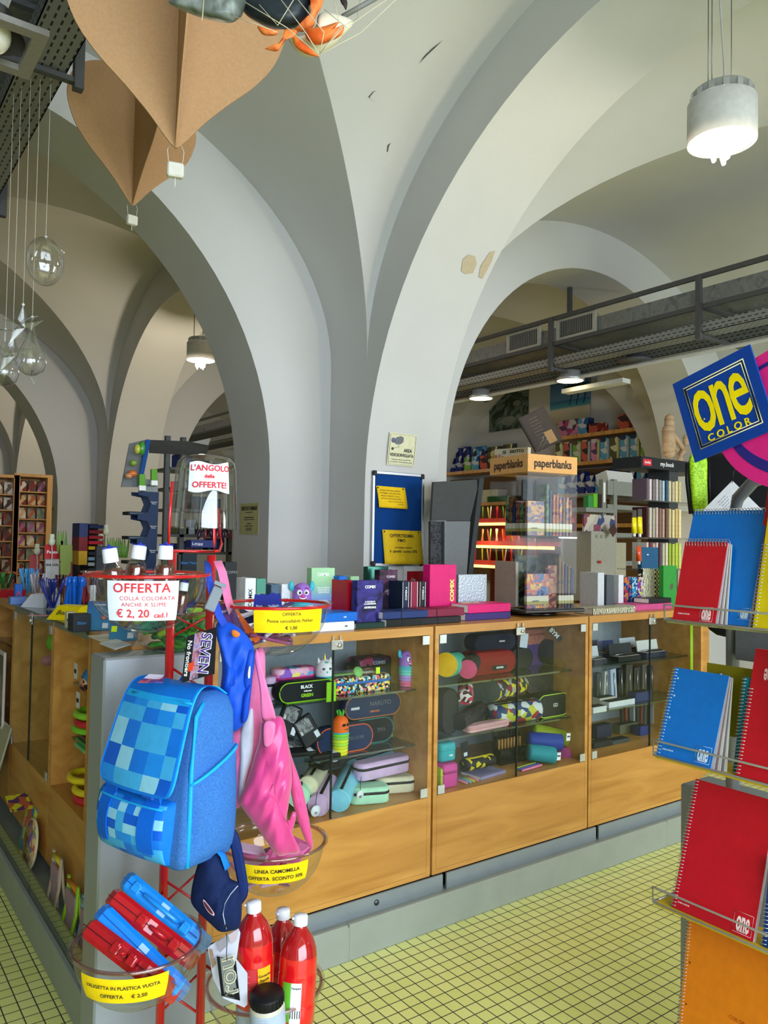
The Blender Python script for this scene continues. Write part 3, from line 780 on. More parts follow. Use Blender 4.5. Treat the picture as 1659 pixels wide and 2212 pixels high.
pat = [[0, 3, 1, 2, 4, 2], [1, 1, 0, 3, 1, 3], [2, 0, 1, 1, 0, 4], [4, 2, 0, 3, 1, 2], [3, 1, 1, 2, 4, 1], [0, 3, 2, 4, 0, 0]]
for i in range(nu):
    for j in range(nv):
        a = i * (nv + 1) + j; f = (a, a + 1, a + nv + 2, a + nv + 1); v = (j + .5) / nv; u = (i + .5) / nu
        if v < 0.42 or u < 0.035 or u > 0.965 or v > 0.97: mi = 5
        elif v < 0.47: mi = 6
        else:
            r_ = sum(1 for q in rows if v > q); mi = pat[min(r_, 5)][min(int((u - 0.03) * 5.0), 5)]
        m.face(f, mi, True); m.face(tuple(H_ + q for q in reversed(f)), 5, True)
for i in range(nu):
    for j in (0, nv):
        a = i * (nv + 1) + j; b = a + nv + 1; m.face((a, b, b + H_, a + H_), 6)
for j in range(nv):
    for i in (0, nu):
        a = i * (nv + 1) + j; m.face((a, a + 1, a + 1 + H_, a + H_), 6)
fo = m.build('flap', CHK + [BLU, CYAN], bag)
m = MB(); m.tube([flap(0.02, 0.44 + 0 * i, 0.004) + Vector((0.29 * i / 10, 0, 0)) for i in range(1, 10)], 0.003); m.build('zip', CYAN, fo)
# lower pocket
m = MB()
def pk(u, v):
    x = 0.005 + 0.285 * u; a = PI * v; z = 0.005 + 0.155 * v
    bul = (math.sin(PI * min(1, max(0, v * 1.0))) ** 0.35) * (math.sin(PI * min(1, max(0, u))) ** 0.25)
    return Vector((x, 0.02 - 0.055 * bul, z))
nu2, nv2 = 28, 20; m.grid(pk, nu2, nv2)
for k_ in range(len(m.f)):
    i, j = divmod(k_, nv2); u = i / nu2; v = j / nv2
    m.m[k_] = 5 if (v > 0.9 or u < .05 or u > .95) else pat[(i // 3) % 6][(j // 3 + i // 3) % 6]
pko = m.build('front_pocket', CHK + [BLU], bag)
m = MB(); m.tube([pk(0.06 + 0.88 * i / 12, 0.90) + Vector((0, -0.003, 0)) for i in range(13)], 0.003); m.build('zip', CYAN, pko)
for a in (0.13, 0.72):
    m = MB()
    m.loft([[pk(a, v) + Vector((0, -0.004, 0)), pk(a + 0.17, v) + Vector((0, -0.004, 0)), pk(a + .17, v) + Vector((0, -0.001, 0)), pk(a, v) + Vector((0, -.001, 0))] for v in (0.22, 0.3, 0.4, 0.5, 0.6, 0.7, 0.8, 0.9, 0.97)] + [[Vector((0.005 + .285 * a, -0.012, 0.19)), Vector((0.005 + .285 * (a + .17), -0.012, 0.19)), Vector((0.005 + .285 * (a + .17), 0.01, 0.20)), Vector((0.005 + .285 * a, 0.01, 0.20))]], 0, True, True, False)
    m.build('webbing_strap', mat('#0f62d0', 0.6, scale=300, var=.1), bag)
m = MB(); m.box((0.20, -0.016, 0.162), (0.245, -0.004, 0.186), 0, None, 0.004); m.build('buckle', mat('#0f4fc0', 0.35), bag)
# side pocket
m = MB()
def sp(u, v):
    y = 0.035 + 0.15 * u; z = 0.01 + (0.20 + 0.07 * u) * v
    return Vector((Wb - 0.012 + 0.04 * (math.sin(PI * u) ** .5) * (math.sin(PI * v) ** .4), y, z))
m.grid(sp, 14, 14); so = m.build('side_pocket', JEAN, bag)
m = MB(); m.tube([sp(i / 12, 0.97) + Vector((0.004, 0, 0)) for i in range(13)], 0.0045); m.build('zip', CYAN, so)
m = MB(); m.tube([(Wb - .006, 0.03, 0.01), (Wb - .004, 0.032, 0.12), (Wb - .012, 0.04, 0.24), (Wb - .022, 0.062, 0.36), (Wb - .03, .09, .39)], 0.006); m.build('side_zip', CYAN, bag)
m = MB(); m.tube([(0.12, 0.16, 0.41), (0.14, 0.17, 0.445), (0.19, 0.17, 0.47), (0.225, 0.14, 0.50), (0.22, 0.12, 0.44)], 0.006, 0, 8, False, (0.010, 0.002)); m.build('handle', BLU, bag)
m = MB(); m.tube([(0.15, 0.12, 0.0), (0.16, 0.11, -0.015), (0.185, 0.1, -0.03), (0.2, 0.1, -0.045)], 0.004); m.build('strap_end', BLU, bag)
card = MB(); card.quad(P(298, 1474, d=1.9), P(352, 1474, d=1.9), P(357, 1458, d=1.95), P(322, 1456, d=1.95)); 
o = card.build('paper_tag', patchwork('tagp', ['#7a5aa8', '#c8505a', '#d8d0e8', '#5a3a8a'], 60)); tag(o, 'small purple and red paper tag on top of the chequered backpack', 'tag')
so_ = o.modifiers.new('t', 'SOLIDIFY'); so_.thickness = 0.001

# ---- "No frontiers" cardboard tag
t = thing('cardboard_tag', 'black and purple cardboard tag hanging between the red poles above the chequered backpack', 'tag', P(430, 1420, d=1.98))
q = [P(404, 1375, d=1.98), P(392, 1475, d=1.96), P(463, 1456, d=1.93), P(468, 1354, d=1.95)]
n_ = (q[1] - q[0]).cross(q[2] - q[0]).normalized(); n_ = n_ if n_.dot(CAMH - q[0]) > 0 else -n_
loc = t.location
def rl(p): return Vector(p) - loc
m = MB(); a = [rl(p) for p in q]; b = [p - n_ * 0.0012 for p in a]
m.loft([b, a], 0, True, True, False); cb = m.build('card', mat('#222226', 0.45), t)
ux = (q[1] - q[0]).normalized(); vx = (q[3] - q[0]).normalized()
def onc(s, r): return rl(q[0] + (q[1] - q[0]) * s + (q[3] - q[0]) * r + n_ * 0.0006)
text('lettering', 'No frontiers', 0.0175, mat('#f0f0f0', .5), cb, page(onc(0.5, 0.13), q[1] - q[0], q[0].lerp(q[3], 1) - q[0]), bold=0.0003)
m = MB(); m.loft([[onc(0.0, 0.27) - n_ * .0003, onc(1, 0.27) - n_ * .0003, onc(1, 0.55) - n_ * .0003, onc(0, 0.55) - n_ * .0003], [onc(0.0, 0.27), onc(1, 0.27), onc(1, 0.55), onc(0, 0.55)]], 0, True, True, False)
m.build('photo_print', patchwork('portrait', ['#8a70b8', '#b8a8c8', '#c07888', '#5a4a78', '#d8c8c0'], 30, kind='noise'), cb)
text('lettering', 'SEVEN', 0.044, mat('#ffffff', .5), cb, page(onc(0.5, 0.68) + n_ * .0004, q[1] - q[0], q[3] - q[0]), bold=0.0022, sx=0.8)
text('lettering', 'SEVEN', 0.044, mat('#5a3c96', .5), cb, page(onc(0.5, 0.68) + n_ * .0012, q[1] - q[0], q[3] - q[0]), bold=0.0003, sx=0.8)
m = MB(); m.loft([[onc(.62, .2) + n_ * .001, onc(.80, .2) + n_ * .001, onc(.80, .36) + n_ * .001, onc(.62, .36) + n_ * .001], [onc(.62, .2) + n_ * .002, onc(.80, .2) + n_ * .002, onc(.80, .36) + n_ * .002, onc(.62, .36) + n_ * .002]], 0, True, True, False); m.build('price_sticker', mat('#f04a26', .5), cb)

# ---- bags to the right of the poles
def soft(name, label, cat_, pts, d, th, m_, **kw):
    o = puff(pts, d, th, **kw).build(name, m_); tag(o, label, cat_); return o
def part(name, par, pts, d, th, m_, **kw):
    o = puff(pts, d, th, **kw).build(name, m_, par); return o
PINK = mat('#da4088', 0.38, var=0.04, sheen=0.3, coat=0.15); PINKL = mat('#e874a8', 0.45, sheen=.2)
BLUE2 = mat('#1450cc', 0.5, scale=200); NAVY = mat('#16254f', 0.75, scale=300, var=.15, bump=.2)
bb = soft('shoulder_bag', 'bright blue soft bag with two flap pockets hanging right of the red poles', 'bag', [(472, 1342), (500, 1345), (530, 1368), (549, 1402), (546, 1460), (538, 1530), (528, 1562), (512, 1578), (490, 1585), (475, 1580), (474, 1510), (480, 1445), (474, 1400), (466, 1365)], 2.10, 0.045, BLUE2, wr=0.008, rings=9, back=.6)
for pts in ([(537, 1405), (549, 1407), (549, 1440), (543, 1470), (534, 1490), (526, 1484), (524, 1460), (530, 1428)], [(528, 1492), (542, 1480), (541, 1510), (536, 1548), (528, 1562), (521, 1557), (522, 1520)]):
    part('flap_pocket', bb, pts, 2.075, 0.022, mat('#1048c0', .5), back=.5)
part('badge', bb, [(538, 1440), (541, 1441), (540, 1463), (536, 1465), (535, 1455)], 2.046, 0.003, WHITE)
part('puller', bb, [(500, 1362), (508, 1361), (518, 1368), (516, 1375), (507, 1377), (501, 1372)], 2.05, 0.005, mat('#d8742c', .5))
sb_ = MB(); sb_.tube([P(449, 1215, d=2.1), P(452, 1250, d=2.06), P(460, 1285, d=2.05), P(474, 1330, d=2.06), P(486, 1350, d=2.06)], 0.01, 0, 10, False, (0.013, 0.0015), (0.3, -0.9, 0.1)); sb_.build('strap', mat('#2b4cc0', .6), bb)
m = MB(); fr = page(P(463, 1292, d=2.035), P(470, 1296, d=2.03) - P(456, 1290, d=2.03), P(455, 1262, d=2.03) - P(475, 1325, d=2.03)); m.box((-0.014, -0.035, -0.004), (0.014, 0.03, 0.005), 0, fr, 0.003); m.box((-0.016, 0.034, -0.003), (0.016, 0.044, 0.004), 0, fr, 0.001); m.build('buckle', mat('#8e97a4', .35, .2), bb)
m = MB(); m.tube([P(470, 1212, d=2.14), P(480, 1235, d=2.13), P(486, 1262, d=2.12), P(492, 1292, d=2.13), P(500, 1320, d=2.17)], 0.01, 0, 10, False, (0.016, 0.0015), (0.3, -0.9, 0.1))
wb_ = soft('drawstring_bag', 'pale pink bag with a white band hanging behind the big pink sack', 'bag', [C3(*p) for p in ((180, 780), (345, 700), (425, 420), (455, 110), (540, 110), (540, 500), (520, 900), (420, 1250), (350, 1370), (300, 1400), (262, 1375), (235, 1200), (200, 900))], 2.20, 0.04, PINKL, wr=.004, back=.5)
m.build('strap', PINKL, wb_)
part('white_band', wb_, [C3(*p) for p in ((345, 760), (430, 560), (452, 700), (440, 950), (400, 1100), (352, 1300), (345, 1380), (322, 1300), (335, 1000))], 2.165, 0.02, mat('#dfe2f2', .5), back=.3)
pk_ = soft('sack_bag', 'big glossy pink sack bag hanging into the basket of pink pouches', 'bag', [C3(*p) for p in ((515, 690), (590, 655), (690, 655), (740, 900), (765, 1150), (745, 1330), (725, 1480), (760, 1600), (830, 1750), (735, 1775), (650, 1785), (560, 1680), (480, 1560), (360, 1400), (335, 1320), (400, 1150), (490, 850))], 2.12, 0.05, PINK, wr=.008, rings=12, back=.5, k=5)
part('strap', pk_, [C3(*p) for p in ((455, 105), (490, 108), (560, 380), (635, 650), (600, 672), (520, 668), (500, 420), (462, 200))], 2.11, 0.008, PINKL, rings=3)
part('side_flap', pk_, [C3(*p) for p in ((690, 690), (760, 960), (860, 1260), (938, 1690), (905, 1712), (850, 1600), (790, 1420), (755, 1250), (735, 1000))], 2.15, 0.016, mat('#d04a86', .4, sheen=.3), wr=.003)
part('strap_patch', pk_, [C3(*p) for p in ((535, 690), (625, 690), (620, 800), (590, 875), (535, 880))], 2.068, 0.006, PINKL, rings=3)
part('strap_clip', pk_, [C3(*p) for p in ((770, 1425), (800, 1440), (790, 1510), (760, 1600), (735, 1590), (720, 1500), (745, 1490))], 2.09, 0.008, PINK, rings=3)
nv_ = soft('pouch_bag', 'small navy blue shoulder pouch with oval badge hanging low on the stand', 'bag', [C2(*p) for p in ((860, 85), (930, 95), (985, 200), (1000, 245), (1045, 275), (1062, 380), (1050, 505), (1000, 530), (945, 535), (900, 500), (800, 400), (785, 330), (815, 190))], 1.98, 0.05, NAVY, wr=.006, rings=9, back=.6)
part('strap', nv_, [C2(*p) for p in ((982, -40), (1040, 0), (1075, 150), (1097, 310), (1070, 375), (1052, 380), (1040, 280), (1010, 120))], 2.0, 0.008, mat('#182a60', .7, scale=300), rings=3)
part('badge', nv_, [C2(*p) for p in ((850, 362), (862, 366), (900, 415), (913, 440), (905, 448), (880, 430), (858, 395))], 1.924, 0.003, mat('#c8a0a8', .5))
part('badge_core', nv_, [C2(*p) for p in ((856, 370), (866, 378), (895, 415), (905, 436), (898, 438), (878, 418), (860, 390))], 1.919, 0.003, mat('#401828', .5))
m = MB(); m.tube([P(*C2(*p), d=1.925) for p in ((1040, 285), (1000, 330), (970, 380), (960, 440), (972, 500), (978, 520))], 0.0012); m.build('piping', mat('#aab4cc', .5), nv_)
m = MB(); m.tube([P(*C2(*p), d=1.92) for p in ((975, 495), (985, 515), (972, 520), (975, 495))], 0.0012); m.tube([P(*C5(*p), d=1.93) for p in ((290, 570), (300, 700), (290, 830), (300, 920))], 0.001); m.build('cord', BLACK, nv_)
m = MB(); m.tube([P(*C2(875, 20), d=1.99), P(*C2(905, 70), d=1.97), P(*C2(960, 120), d=1.95), P(*C2(985, 190), d=1.95)], .01, 0, 8, False, (0.012, 0.0015), (.5, -.8, 0)); tag(m.build('webbing', mat('#1b7fdc', .6)), 'bright blue webbing strap end draped over the navy pouch', 'strap')

# ---- plastic carrying cases in the lower left basket
def case(a, b, d1, d2, col, label, lg=None):
    A, B = P(*a, d=d1), P(*b, d=d2); X = (B - A).normalized(); L = (B - A).length
    vw = (A + B) / 2 - CAMH; vw.normalize(); Z = (vw - X * vw.dot(X)).normalized(); Y = Z.cross(X)
    M = Matrix((X, Y, Z)).transposed().to_4x4(); M.translation = A
    t = thing('plastic_case', label, 'case', (0, 0, 0), 0, 'plastic carrying cases in the lower left basket'); t.matrix_world = M
    mt = mat(col, 0.28, coat=.5, var=.03); h = 0.024
    m = MB(); rings = []
    for y in (-h, -h * .6, h * .6, h):
        e = 0.006 if abs(y) == h else 0
        pr = [(0.02 + e, e), (L * .55 - .01, e), (L * .60, 0.008 + e), (L - 0.03 - e, 0.008 + e), (L - e, 0.035 + e), (L - e, 0.15), (L - 0.02, 0.165 - e), (0.02, 0.165 - e), (e, 0.15), (e, 0.02 + e)]
        rings.append([(x, y, z) for x, z in pr])
    m.loft(rings, 0, True, True, False); m.build('shell', mt, t)
    m = MB(); m.box((0.004, -0.0012, -0.001), (L - 0.004, 0.0012, 0.02)); m.build('seam', mat('#501018' if col[1] > '8' else '#0b4fa8', .5), t)
    if lg:
        for x in lg: 
            m = MB(); m.box((x * L - .012, -0.012, -0.008), (x * L + .012, 0.012, 0.004), 0, None, 0.002); m.box((x * L - .008, -0.014, -0.011), (x * L + .008, -0.006, -0.004), 0, None, 0.001); m.build('latch', mt, t)
        m = MB(); x0, x1 = (lg[0] + .1) * L, (lg[-1] - .1) * L if len(lg) > 1 else 0.5 * L
        m.tube([(x0, 0, 0.004), (x0 + .01, 0, -0.012), ((x0 + x1) / 2, 0, -0.016), (x1 - .01, 0, -0.012), (x1, 0, 0.004)], 0.006, 0, 8); m.build('handle', mt, t)
    return t
case((178, 1994), (330, 2110), 1.95, 1.82, '#b8141e', 'front red plastic carrying case in the lower left basket, lowest of the four', (0.5, 0.72))
case((210, 1962), (385, 2132), 1.97, 1.88, '#1483ee', 'blue plastic carrying case between the two red ones', None)
case((232, 1930), (402, 2062), 2.02, 1.94, '#bc141c', 'red plastic carrying case between the two blue ones', (0.45, 0.85))
case((264, 1893), (425, 2026), 2.07, 1.98, '#1d94f2', 'topmost blue plastic carrying case in the lower left basket', (0.2, 0.85))

# ---- paint bottles, jars and packs in the lowest basket
REDL = mat('#d8141a', 0.12, coat=.8, var=.05); REDT = mat('#a81418', 0.12, coat=.8)
def paint(px, py, d, rot, label, lab):
    t = thing('paint_bottle', label, 'bottle', P(px, py, d=d), 0, 'red paint bottles in the lowest basket', rot)
    m = MB(); m.lathe([(0.0005, 0), (0.038, 0.0), (0.044, 0.006), (0.044, 0.05), (0.0425, 0.055), (0.044, 0.06), (0.044, 0.12), (0.0425, 0.126), (0.044, 0.132), (0.043, 0.165)], 0, 30)
    m.build('bottle_body', REDL, t); t.scale = (1.13, 1.13, 1.0)
    m = MB(); m.lathe([(0.043, 0.165), (0.040, 0.185), (0.031, 0.208), (0.019, 0.226), (0.0135, 0.234), (0.0135, 0.24)], 0, 30); m.build('bottle_neck', REDT, t)
    m = MB(); m.lathe([(0.016, 0.236), (0.0175, 0.238), (0.0170, 0.258), (0.0155, 0.262), (0.0005, 0.263)], 0, 24); m.box((-0.021, -0.005, 0.252), (-0.014, 0.005, 0.257), 0, RZ(-0.9)); m.build('cap', mat('#e9ebf2', .4), t)
    tocam = CAMH - t.location; a0 = math.atan2(tocam.y, tocam.x) - rot[2]
    for (a, w, z0, z1, c_, tx) in lab:
        m = MB(); m.grid(lambda u, v: Vector((0.0448 * math.cos(a0 + a + (u - .5) * w), 0.0448 * math.sin(a0 + a + (u - .5) * w), z0 + (z1 - z0) * v)), 12, 2); lo = m.build('label', c_, t)
        for s, sz, zz, ik in tx:
            textmap('lettering', s, sz, ik, lo, lambda x, y: Vector((0.0455 * math.cos(a0 + a + x / 0.0448), 0.0455 * math.sin(a0 + a + x / 0.0448), zz + y)), bold=0.0002)
    return t
ORL = mat('#f0b41e', .5); BL_ = mat('#1868c8', .5)
paint(551, 2166, 2.05, (-0.02, -0.03, 0.3), 'tallest red paint bottle with a yellow label, left in the lowest basket', [(0.55, 0.75, 0.03, 0.112, ORL, [('Gouache', 0.009, 0.092, INK), ('liquida', 0.009, 0.081, INK), ('Redimix', 0.011, 0.067, BL_), ('Tempera', 0.008, 0.052, INK)]), (-0.45, 1.15, 0.03, 0.112, mat('#c8383c', .5), [('-- --- ----', 0.006, 0.095, mat('#e8a8a8', .5)), ('--- -- ---', 0.006, 0.08, mat('#e8a8a8', .5)), ('- ---- ---', 0.006, 0.065, mat('#e8a8a8', .5))])])
paint(607, 2172, 2.20, (0, 0.04, 1.0), 'red paint bottle standing behind the other two in the lowest basket', [(-0.3, 1.2, 0.03, 0.1, mat('#c8383c', .5), [])])
paint(637, 2208, 2.04, (-0.02, 0.13, 0.6), 'right-hand red paint bottle with a white and green label', [(-0.55, 0.5, 0.02, 0.112, mat('#68b430', .5), []), (-0.05, 0.55, 0.0, 0.112, mat('#e8eaf0', .5), [('Tempera', 0.006, 0.1, INK), ('|||||', 0.02, 0.04, INK)])])
def jar(px, py, d, label, ang=0.0):
    t = thing('jar', label, 'jar', P(px, py, d=d), 0, None, (0.0, ang, 0.4)); t.scale = (1.14, 1.14, 1.1)
    m = MB(); m.lathe([(0.0005, 0), (0.036, 0), (0.038, 0.004), (0.038, 0.07), (0.035, 0.078), (0.033, 0.08)], 0, 26); m.build('glass', mat('#c9c4b4', .15, coat=.7), t)
    m = MB(); m.lathe([(0.036, 0.076), (0.037, 0.078), (0.037, 0.096), (0.035, 0.1), (0.0005, 0.1)], 0, 26)
    for q_ in range(24): m.box((-0.0012, 0.036, 0.079), (0.0012, 0.0382, 0.095), 0, RZ(q_ * PI / 12))
    m.build('lid', BLACK, t)
    m = MB(); m.lathe([(0.0384, 0.01), (0.0386, 0.011), (0.0386, 0.066), (0.0384, 0.067)], 0, 26); lo = m.build('label', mat('#aab8cc', .5), t)
    tocam = CAMH - t.location; a0 = math.atan2(tocam.y, tocam.x) - 0.4
    for i in range(9): textmap('lettering', '--- -- ---- -' if i % 2 else '-- ---- --- -', 0.0048, INK, lo, lambda x, y: Vector((0.0392 * math.cos(a0 - .25 + x / .0386), 0.0392 * math.sin(a0 - .25 + x / .0386), 0.062 - i * 0.006 + y)))
    return t
jar(580, 2236, 1.96, 'jar with black lid and pale blue label at the front of the lowest basket', -0.1)
jar(545, 2222, 2.05, 'second black-lidded jar, half hidden between the label tag and the front jar', 0.0)
t = thing('hang_tag', 'grey hang tag reading rou and round, hanging from the navy pouch', 'tag', P(490, 2115, d=1.95))
q = [P(*C5(165, 860), d=1.96), P(*C5(225, 1370), d=1.90), P(*C5(465, 1430), d=1.89), P(*C5(410, 925), d=1.95)]
n_ = (q[1] - q[0]).cross(q[2] - q[0]).normalized(); n_ = n_ if n_.dot(CAMH - q[0]) > 0 else -n_
loc = t.location; a = [p - loc for p in q]
m = MB(); m.loft([[p - n_ * .002 for p in a], a], 0, True, True, False); k1 = m.build('card', BLACK, t)
def oc(s, r, l=0.001): return a[0] + (a[1] - a[0]) * s + (a[3] - a[0]) * r + n_ * l
m = MB(); m.loft([[oc(0.02, .17, .0002), oc(.98, .17, .0002), oc(.98, .85, .0002), oc(.02, .85, .0002)], [oc(.02, .17), oc(.98, .17), oc(.98, .85), oc(.02, .85)]], 0, True, True, False); m.build('grey_field', mat('#7d8078', .5), k1)
text('lettering', 'rou', 0.062, mat('#e0dcb4', .5), k1, page(oc(.45, .5, .0022), a[0] - a[1], a[0] - a[3]), bold=0.0012)
text('lettering', 'rou', 0.062, mat('#7d8078', .5), k1, page(oc(.45, .5, .0032), a[0] - a[1], a[0] - a[3]), bold=-0.0005)
text('lettering', 'round', 0.012, BLACK, k1, page(oc(.92, .5, .0032), a[3] - a[0], a[0] - a[1]), bold=0.0006)
t = MB(); q = [C5(*p) for p in ((50, 760), (90, 720), (440, 500), (470, 560), (420, 900), (560, 1080), (560, 1480), (520, 1520), (250, 1400), (120, 1150))]
m = MB(); fr_ = [P(x, y, d=1.99 - 0.0002 * (y - 2010)) for x, y in q]; bk_ = [p + (p - CAMH).normalized() * 0.012 for p in fr_]; m.loft([bk_, fr_], 0, True, True, False)
o = m.build('cardboard_pack', mat('#c4c6d4', .45)); tag(o, 'pale grey cardboard pack standing at the left in the lowest basket', 'package')
m = MB()
for pts, mi in ((((170, 680), (285, 610), (290, 740), (205, 820)), 0), (((310, 590), (450, 510), (420, 660), (350, 715)), 1), (((65, 770), (110, 775), (130, 860), (85, 890)), 2), (((80, 900), (135, 880), (160, 960), (110, 1020)), 2)):
    f1 = [P(*C5(*p), d=1.975 - 0.0002 * (C5(*p)[1] - 2010)) for p in pts]; m.loft([[p + (p - CAMH).normalized() * .004 for p in f1], f1], mi, True, True, False)
m.build('printed_panels', [mat('#8e8890', .5), mat('#b8a8b0', .5), mat('#8a7058', .5)], o)
# ================================================================== on the counter
PAGES = mat('#e4e2dc', 0.7, var=.03)
ZT = 1.2005
def book(label, W, H, Td, loc, rz=0.0, cover=None, tilt=0.0, cov_t=None, sp_t=None, group=None, name='diary', pages=PAGES, round_=False, band=None, rot=None):
    """W along x (cover faces -y), Td thickness along y, H up; spine on the -x side"""
    t = thing(name, label, 'book', loc, 0, group, rot if rot else (tilt, 0, rz))
    c = 0.0022; ov = 0.003
    m = MB()
    m.box((0, 0, 0), (W, c, H), 0, None, .001); m.box((0, Td - c, 0), (W, Td, H), 0, None, .001)
    if round_:
        m.loft([[(0.006 - 0.006 * math.sin(PI * q / 8), c + (Td - 2 * c) * (1 - math.cos(PI * q / 8)) / 2, z) for q in range(9)] + [(0.008, Td - c, z), (0.008, c, z)] for z in (0, H)], 0, True, True, False)
    else: m.box((0, c, 0), (c, Td - c, H))
    m.build('cover', cover, t)
    m = MB(); m.box((c + .0005, c + .0002, ov), (W - ov, Td - c - .0002, H - ov)); m.build('page_block', pages, t)
    if band:
        m = MB(); m.box((-0.0008, -0.0008, band[0]), (W + .0002, Td + .0008, band[1])); b_ = m.build('label_band', band[2], t)
    for tx in (cov_t or []):
        s, sz, x, z, mt = tx[:5]; k_ = tx[5] if len(tx) > 5 else {}
        if k_.get('v'): k2 = {q: v for q, v in k_.items() if q != 'v'}; text('lettering', s, sz, mt, t, page((x * W, -0.0008, z * H), (0, 0, 1), (-1, 0, 0)), **k2)
        else: text('lettering', s, sz, mt, t, page((x * W, -0.0008, z * H), (1, 0, 0), (0, 0, 1)), **k_)
    for tx in (sp_t or []):
        s, sz, z, mt = tx[:4]; text('spine_lettering', s, sz, mt, t, page((-0.0010, Td / 2, z * H), (0, 0, 1), (1e-6, 1, 0)), bold=.0003)
    return t
def fronted(label, x0, x1, yt, y, Td, cover, **k):
    """book whose cover faces the aisle: columns x0..x1 of the photo measured on the plane y"""
    A = P(x0, 1300, y=y); B = P(x1, 1300, y=y); zt = P((x0 + x1) / 2, yt, y=y).z
    return book(label, B.x - A.x, zt - ZT, Td, (A.x, y, ZT), 0, cover, **k)
def spined(label, x0, x1, yt, y, D, cover, **k):
    """book whose spine faces the aisle"""
    A = P(x0, 1300, y=y); B = P(x1, 1300, y=y); zt = P((x0 + x1) / 2, yt, y=y).z
    return book(label, D, zt - ZT, B.x - A.x, (B.x, y, ZT), PI / 2, cover, **k)
def lying(label, x0, x1, zb, h, y, D, cover, rz=0.0, sp_t=None, **k):
    """book lying flat, spine edge to the aisle"""
    A = P(x0, 1300, y=y); B = P(x1, 1300, y=y); W = B.x - A.x
    t = thing(k.get('name', 'diary'), label, 'book', (A.x, y, zb), rz, k.get('group'))
    c = .002; m = MB(); m.box((0, 0, 0), (W, D, c), 0, None, .001); m.box((0, 0, h - c), (W, D, h), 0, None, .001); m.box((0, 0, c), (W, c, h - c)); m.build('cover', cover, t)
    m = MB(); m.box((.001, c + .0003, c), (W - .0005, D - .004, h - c)); m.build('page_block', PAGES, t)
    for s, sz, x, mt in (sp_t or []): text('spine_lettering', s, sz, mt, t, page((W * x, -0.0008, h / 2), (1, 0, 0), (0, 0, 1)), bold=.0002)
    if k.get('loop'):
        m = MB(); m.box((W * k['loop'] - .002, -.001, -.0005), (W * k['loop'] + .002, D + .001, h + .0008)); m.build('elastic_band', BLACK, t)
    return t
def gradient(name, stops, lo, hi, axis=2, rough=.45):
    m = bpy.data.materials.new(name); m.use_nodes = True; nt = m.node_tree; b = nt.nodes['Principled BSDF']; b.inputs['Roughness'].default_value = rough
    tc = nt.nodes.new('ShaderNodeTexCoord'); s = nt.nodes.new('ShaderNodeSeparateXYZ'); mr = nt.nodes.new('ShaderNodeMapRange'); r = nt.nodes.new('ShaderNodeValToRGB')
    mr.inputs['From Min'].default_value = lo; mr.inputs['From Max'].default_value = hi
    nt.links.new(tc.outputs['Object'], s.inputs[0]); nt.links.new(s.outputs[axis], mr.inputs['Value']); nt.links.new(mr.outputs[0], r.inputs['Fac']); nt.links.new(r.outputs['Color'], b.inputs['Base Color'])
    e = r.color_ramp.elements
    while len(e) < len(stops): e.new(.5)
    for i, (p_, c) in enumerate(stops): e[i].position = p_
    for i, (p_, c) in enumerate(stops): e[i].color = (*srgb(c), 1)
    return m
WT = mat('#f2f2f2', .5); KT = mat('#15151a', .5); YT = mat('#eae27a', .5)
WCOV = mat('#dfe3e8', .45); GRN = mat('#5fa392', .25, .5); BLC = mat('#0b66c8', .4); RDC = mat('#b81424', .4); NVC = mat('#16233f', .45); BGC = mat('#8a1c3c', .45); BKC = mat('#1b1b1f', .45)
fronted('black diary standing at the left end of the row behind the pink strap', 484, 510, 1214, 2.72, .03, BKC, cov_t=[('COMIX', .014, .6, .85, mat('#888890', .5))])
spined('white diary with black spine lettering nearest the red stand', 529, 552, 1249, 2.72, .12, WCOV, sp_t=[('COMIX', .021, .62, KT)])
spined('shiny green diary beside the first white diary', 553, 574, 1250, 2.74, .12, GRN, sp_t=[('COMIX', .021, .55, mat('#c8a860', .3, .6))])
spined('slate blue diary behind the pen offer basket', 585, 604, 1262, 2.76, .11, mat('#4f6478', .45), sp_t=[('COMIX', .018, .5, KT)])
spined('second, smaller white diary behind the pen offer basket', 608, 627, 1262, 2.76, .11, WCOV, sp_t=[('COMIX', .018, .5, KT)])
gr = gradient('pastel_cover', [(0, '#d84f9a'), (.3, '#b85fb4'), (.62, '#7fa4d6'), (.85, '#8fc8b0'), (1, '#a0cfa0')], 0, .17)
fronted('tall diary fading from green through blue to pink beside the monster cup', 672, 722, 1227, 2.80, .04, gr, cov_t=[('COMIX', .017, .5, .88, WT, dict(bold=.0006)), ('HO LA MENTE\nCOSI APERTA\nCHE MI ESCE', .0095, .52, .60, WT, dict(bold=.0003)), ('TUTTO', .0125, .52, .40, WT, dict(bold=.0005))])
spined('bright blue diary with white spine lettering', 731, 749, 1245, 2.76, .12, BLC, sp_t=[('COMIX', .022, .68, WT)])
spined('red diary leaning in the middle of the row', 750, 766, 1254, 2.68, .12, RDC)
spined('pale green diary peeping out behind the red and blue ones', 756, 775, 1245, 2.86, .10, mat('#9cc49a', .5))
pc = patchwork('indigo_nebula', ['#14122e', '#2b2468', '#3a3488', '#191638'], 16, kind='noise')
fronted('indigo diary with a white slogan standing on the dark green one', 771, 827, 1254, 2.60, .04, pc, cov_t=[('COMIX', .016, .5, .86, WT, dict(bold=.0005)), ('IL FUTURO E\nLA DEFICIENZA', .0085, .5, .52, WT, dict(bold=.0003)), ('ARTIFICIALE', .0105, .5, .42, WT, dict(bold=.0005)), ('2025', .005, .5, .1, WT)])
fronted('dark shiny green diary behind the indigo one', 793, 838, 1224, 2.92, .035, mat('#2f6a5a', .2, .6), sp_t=[])
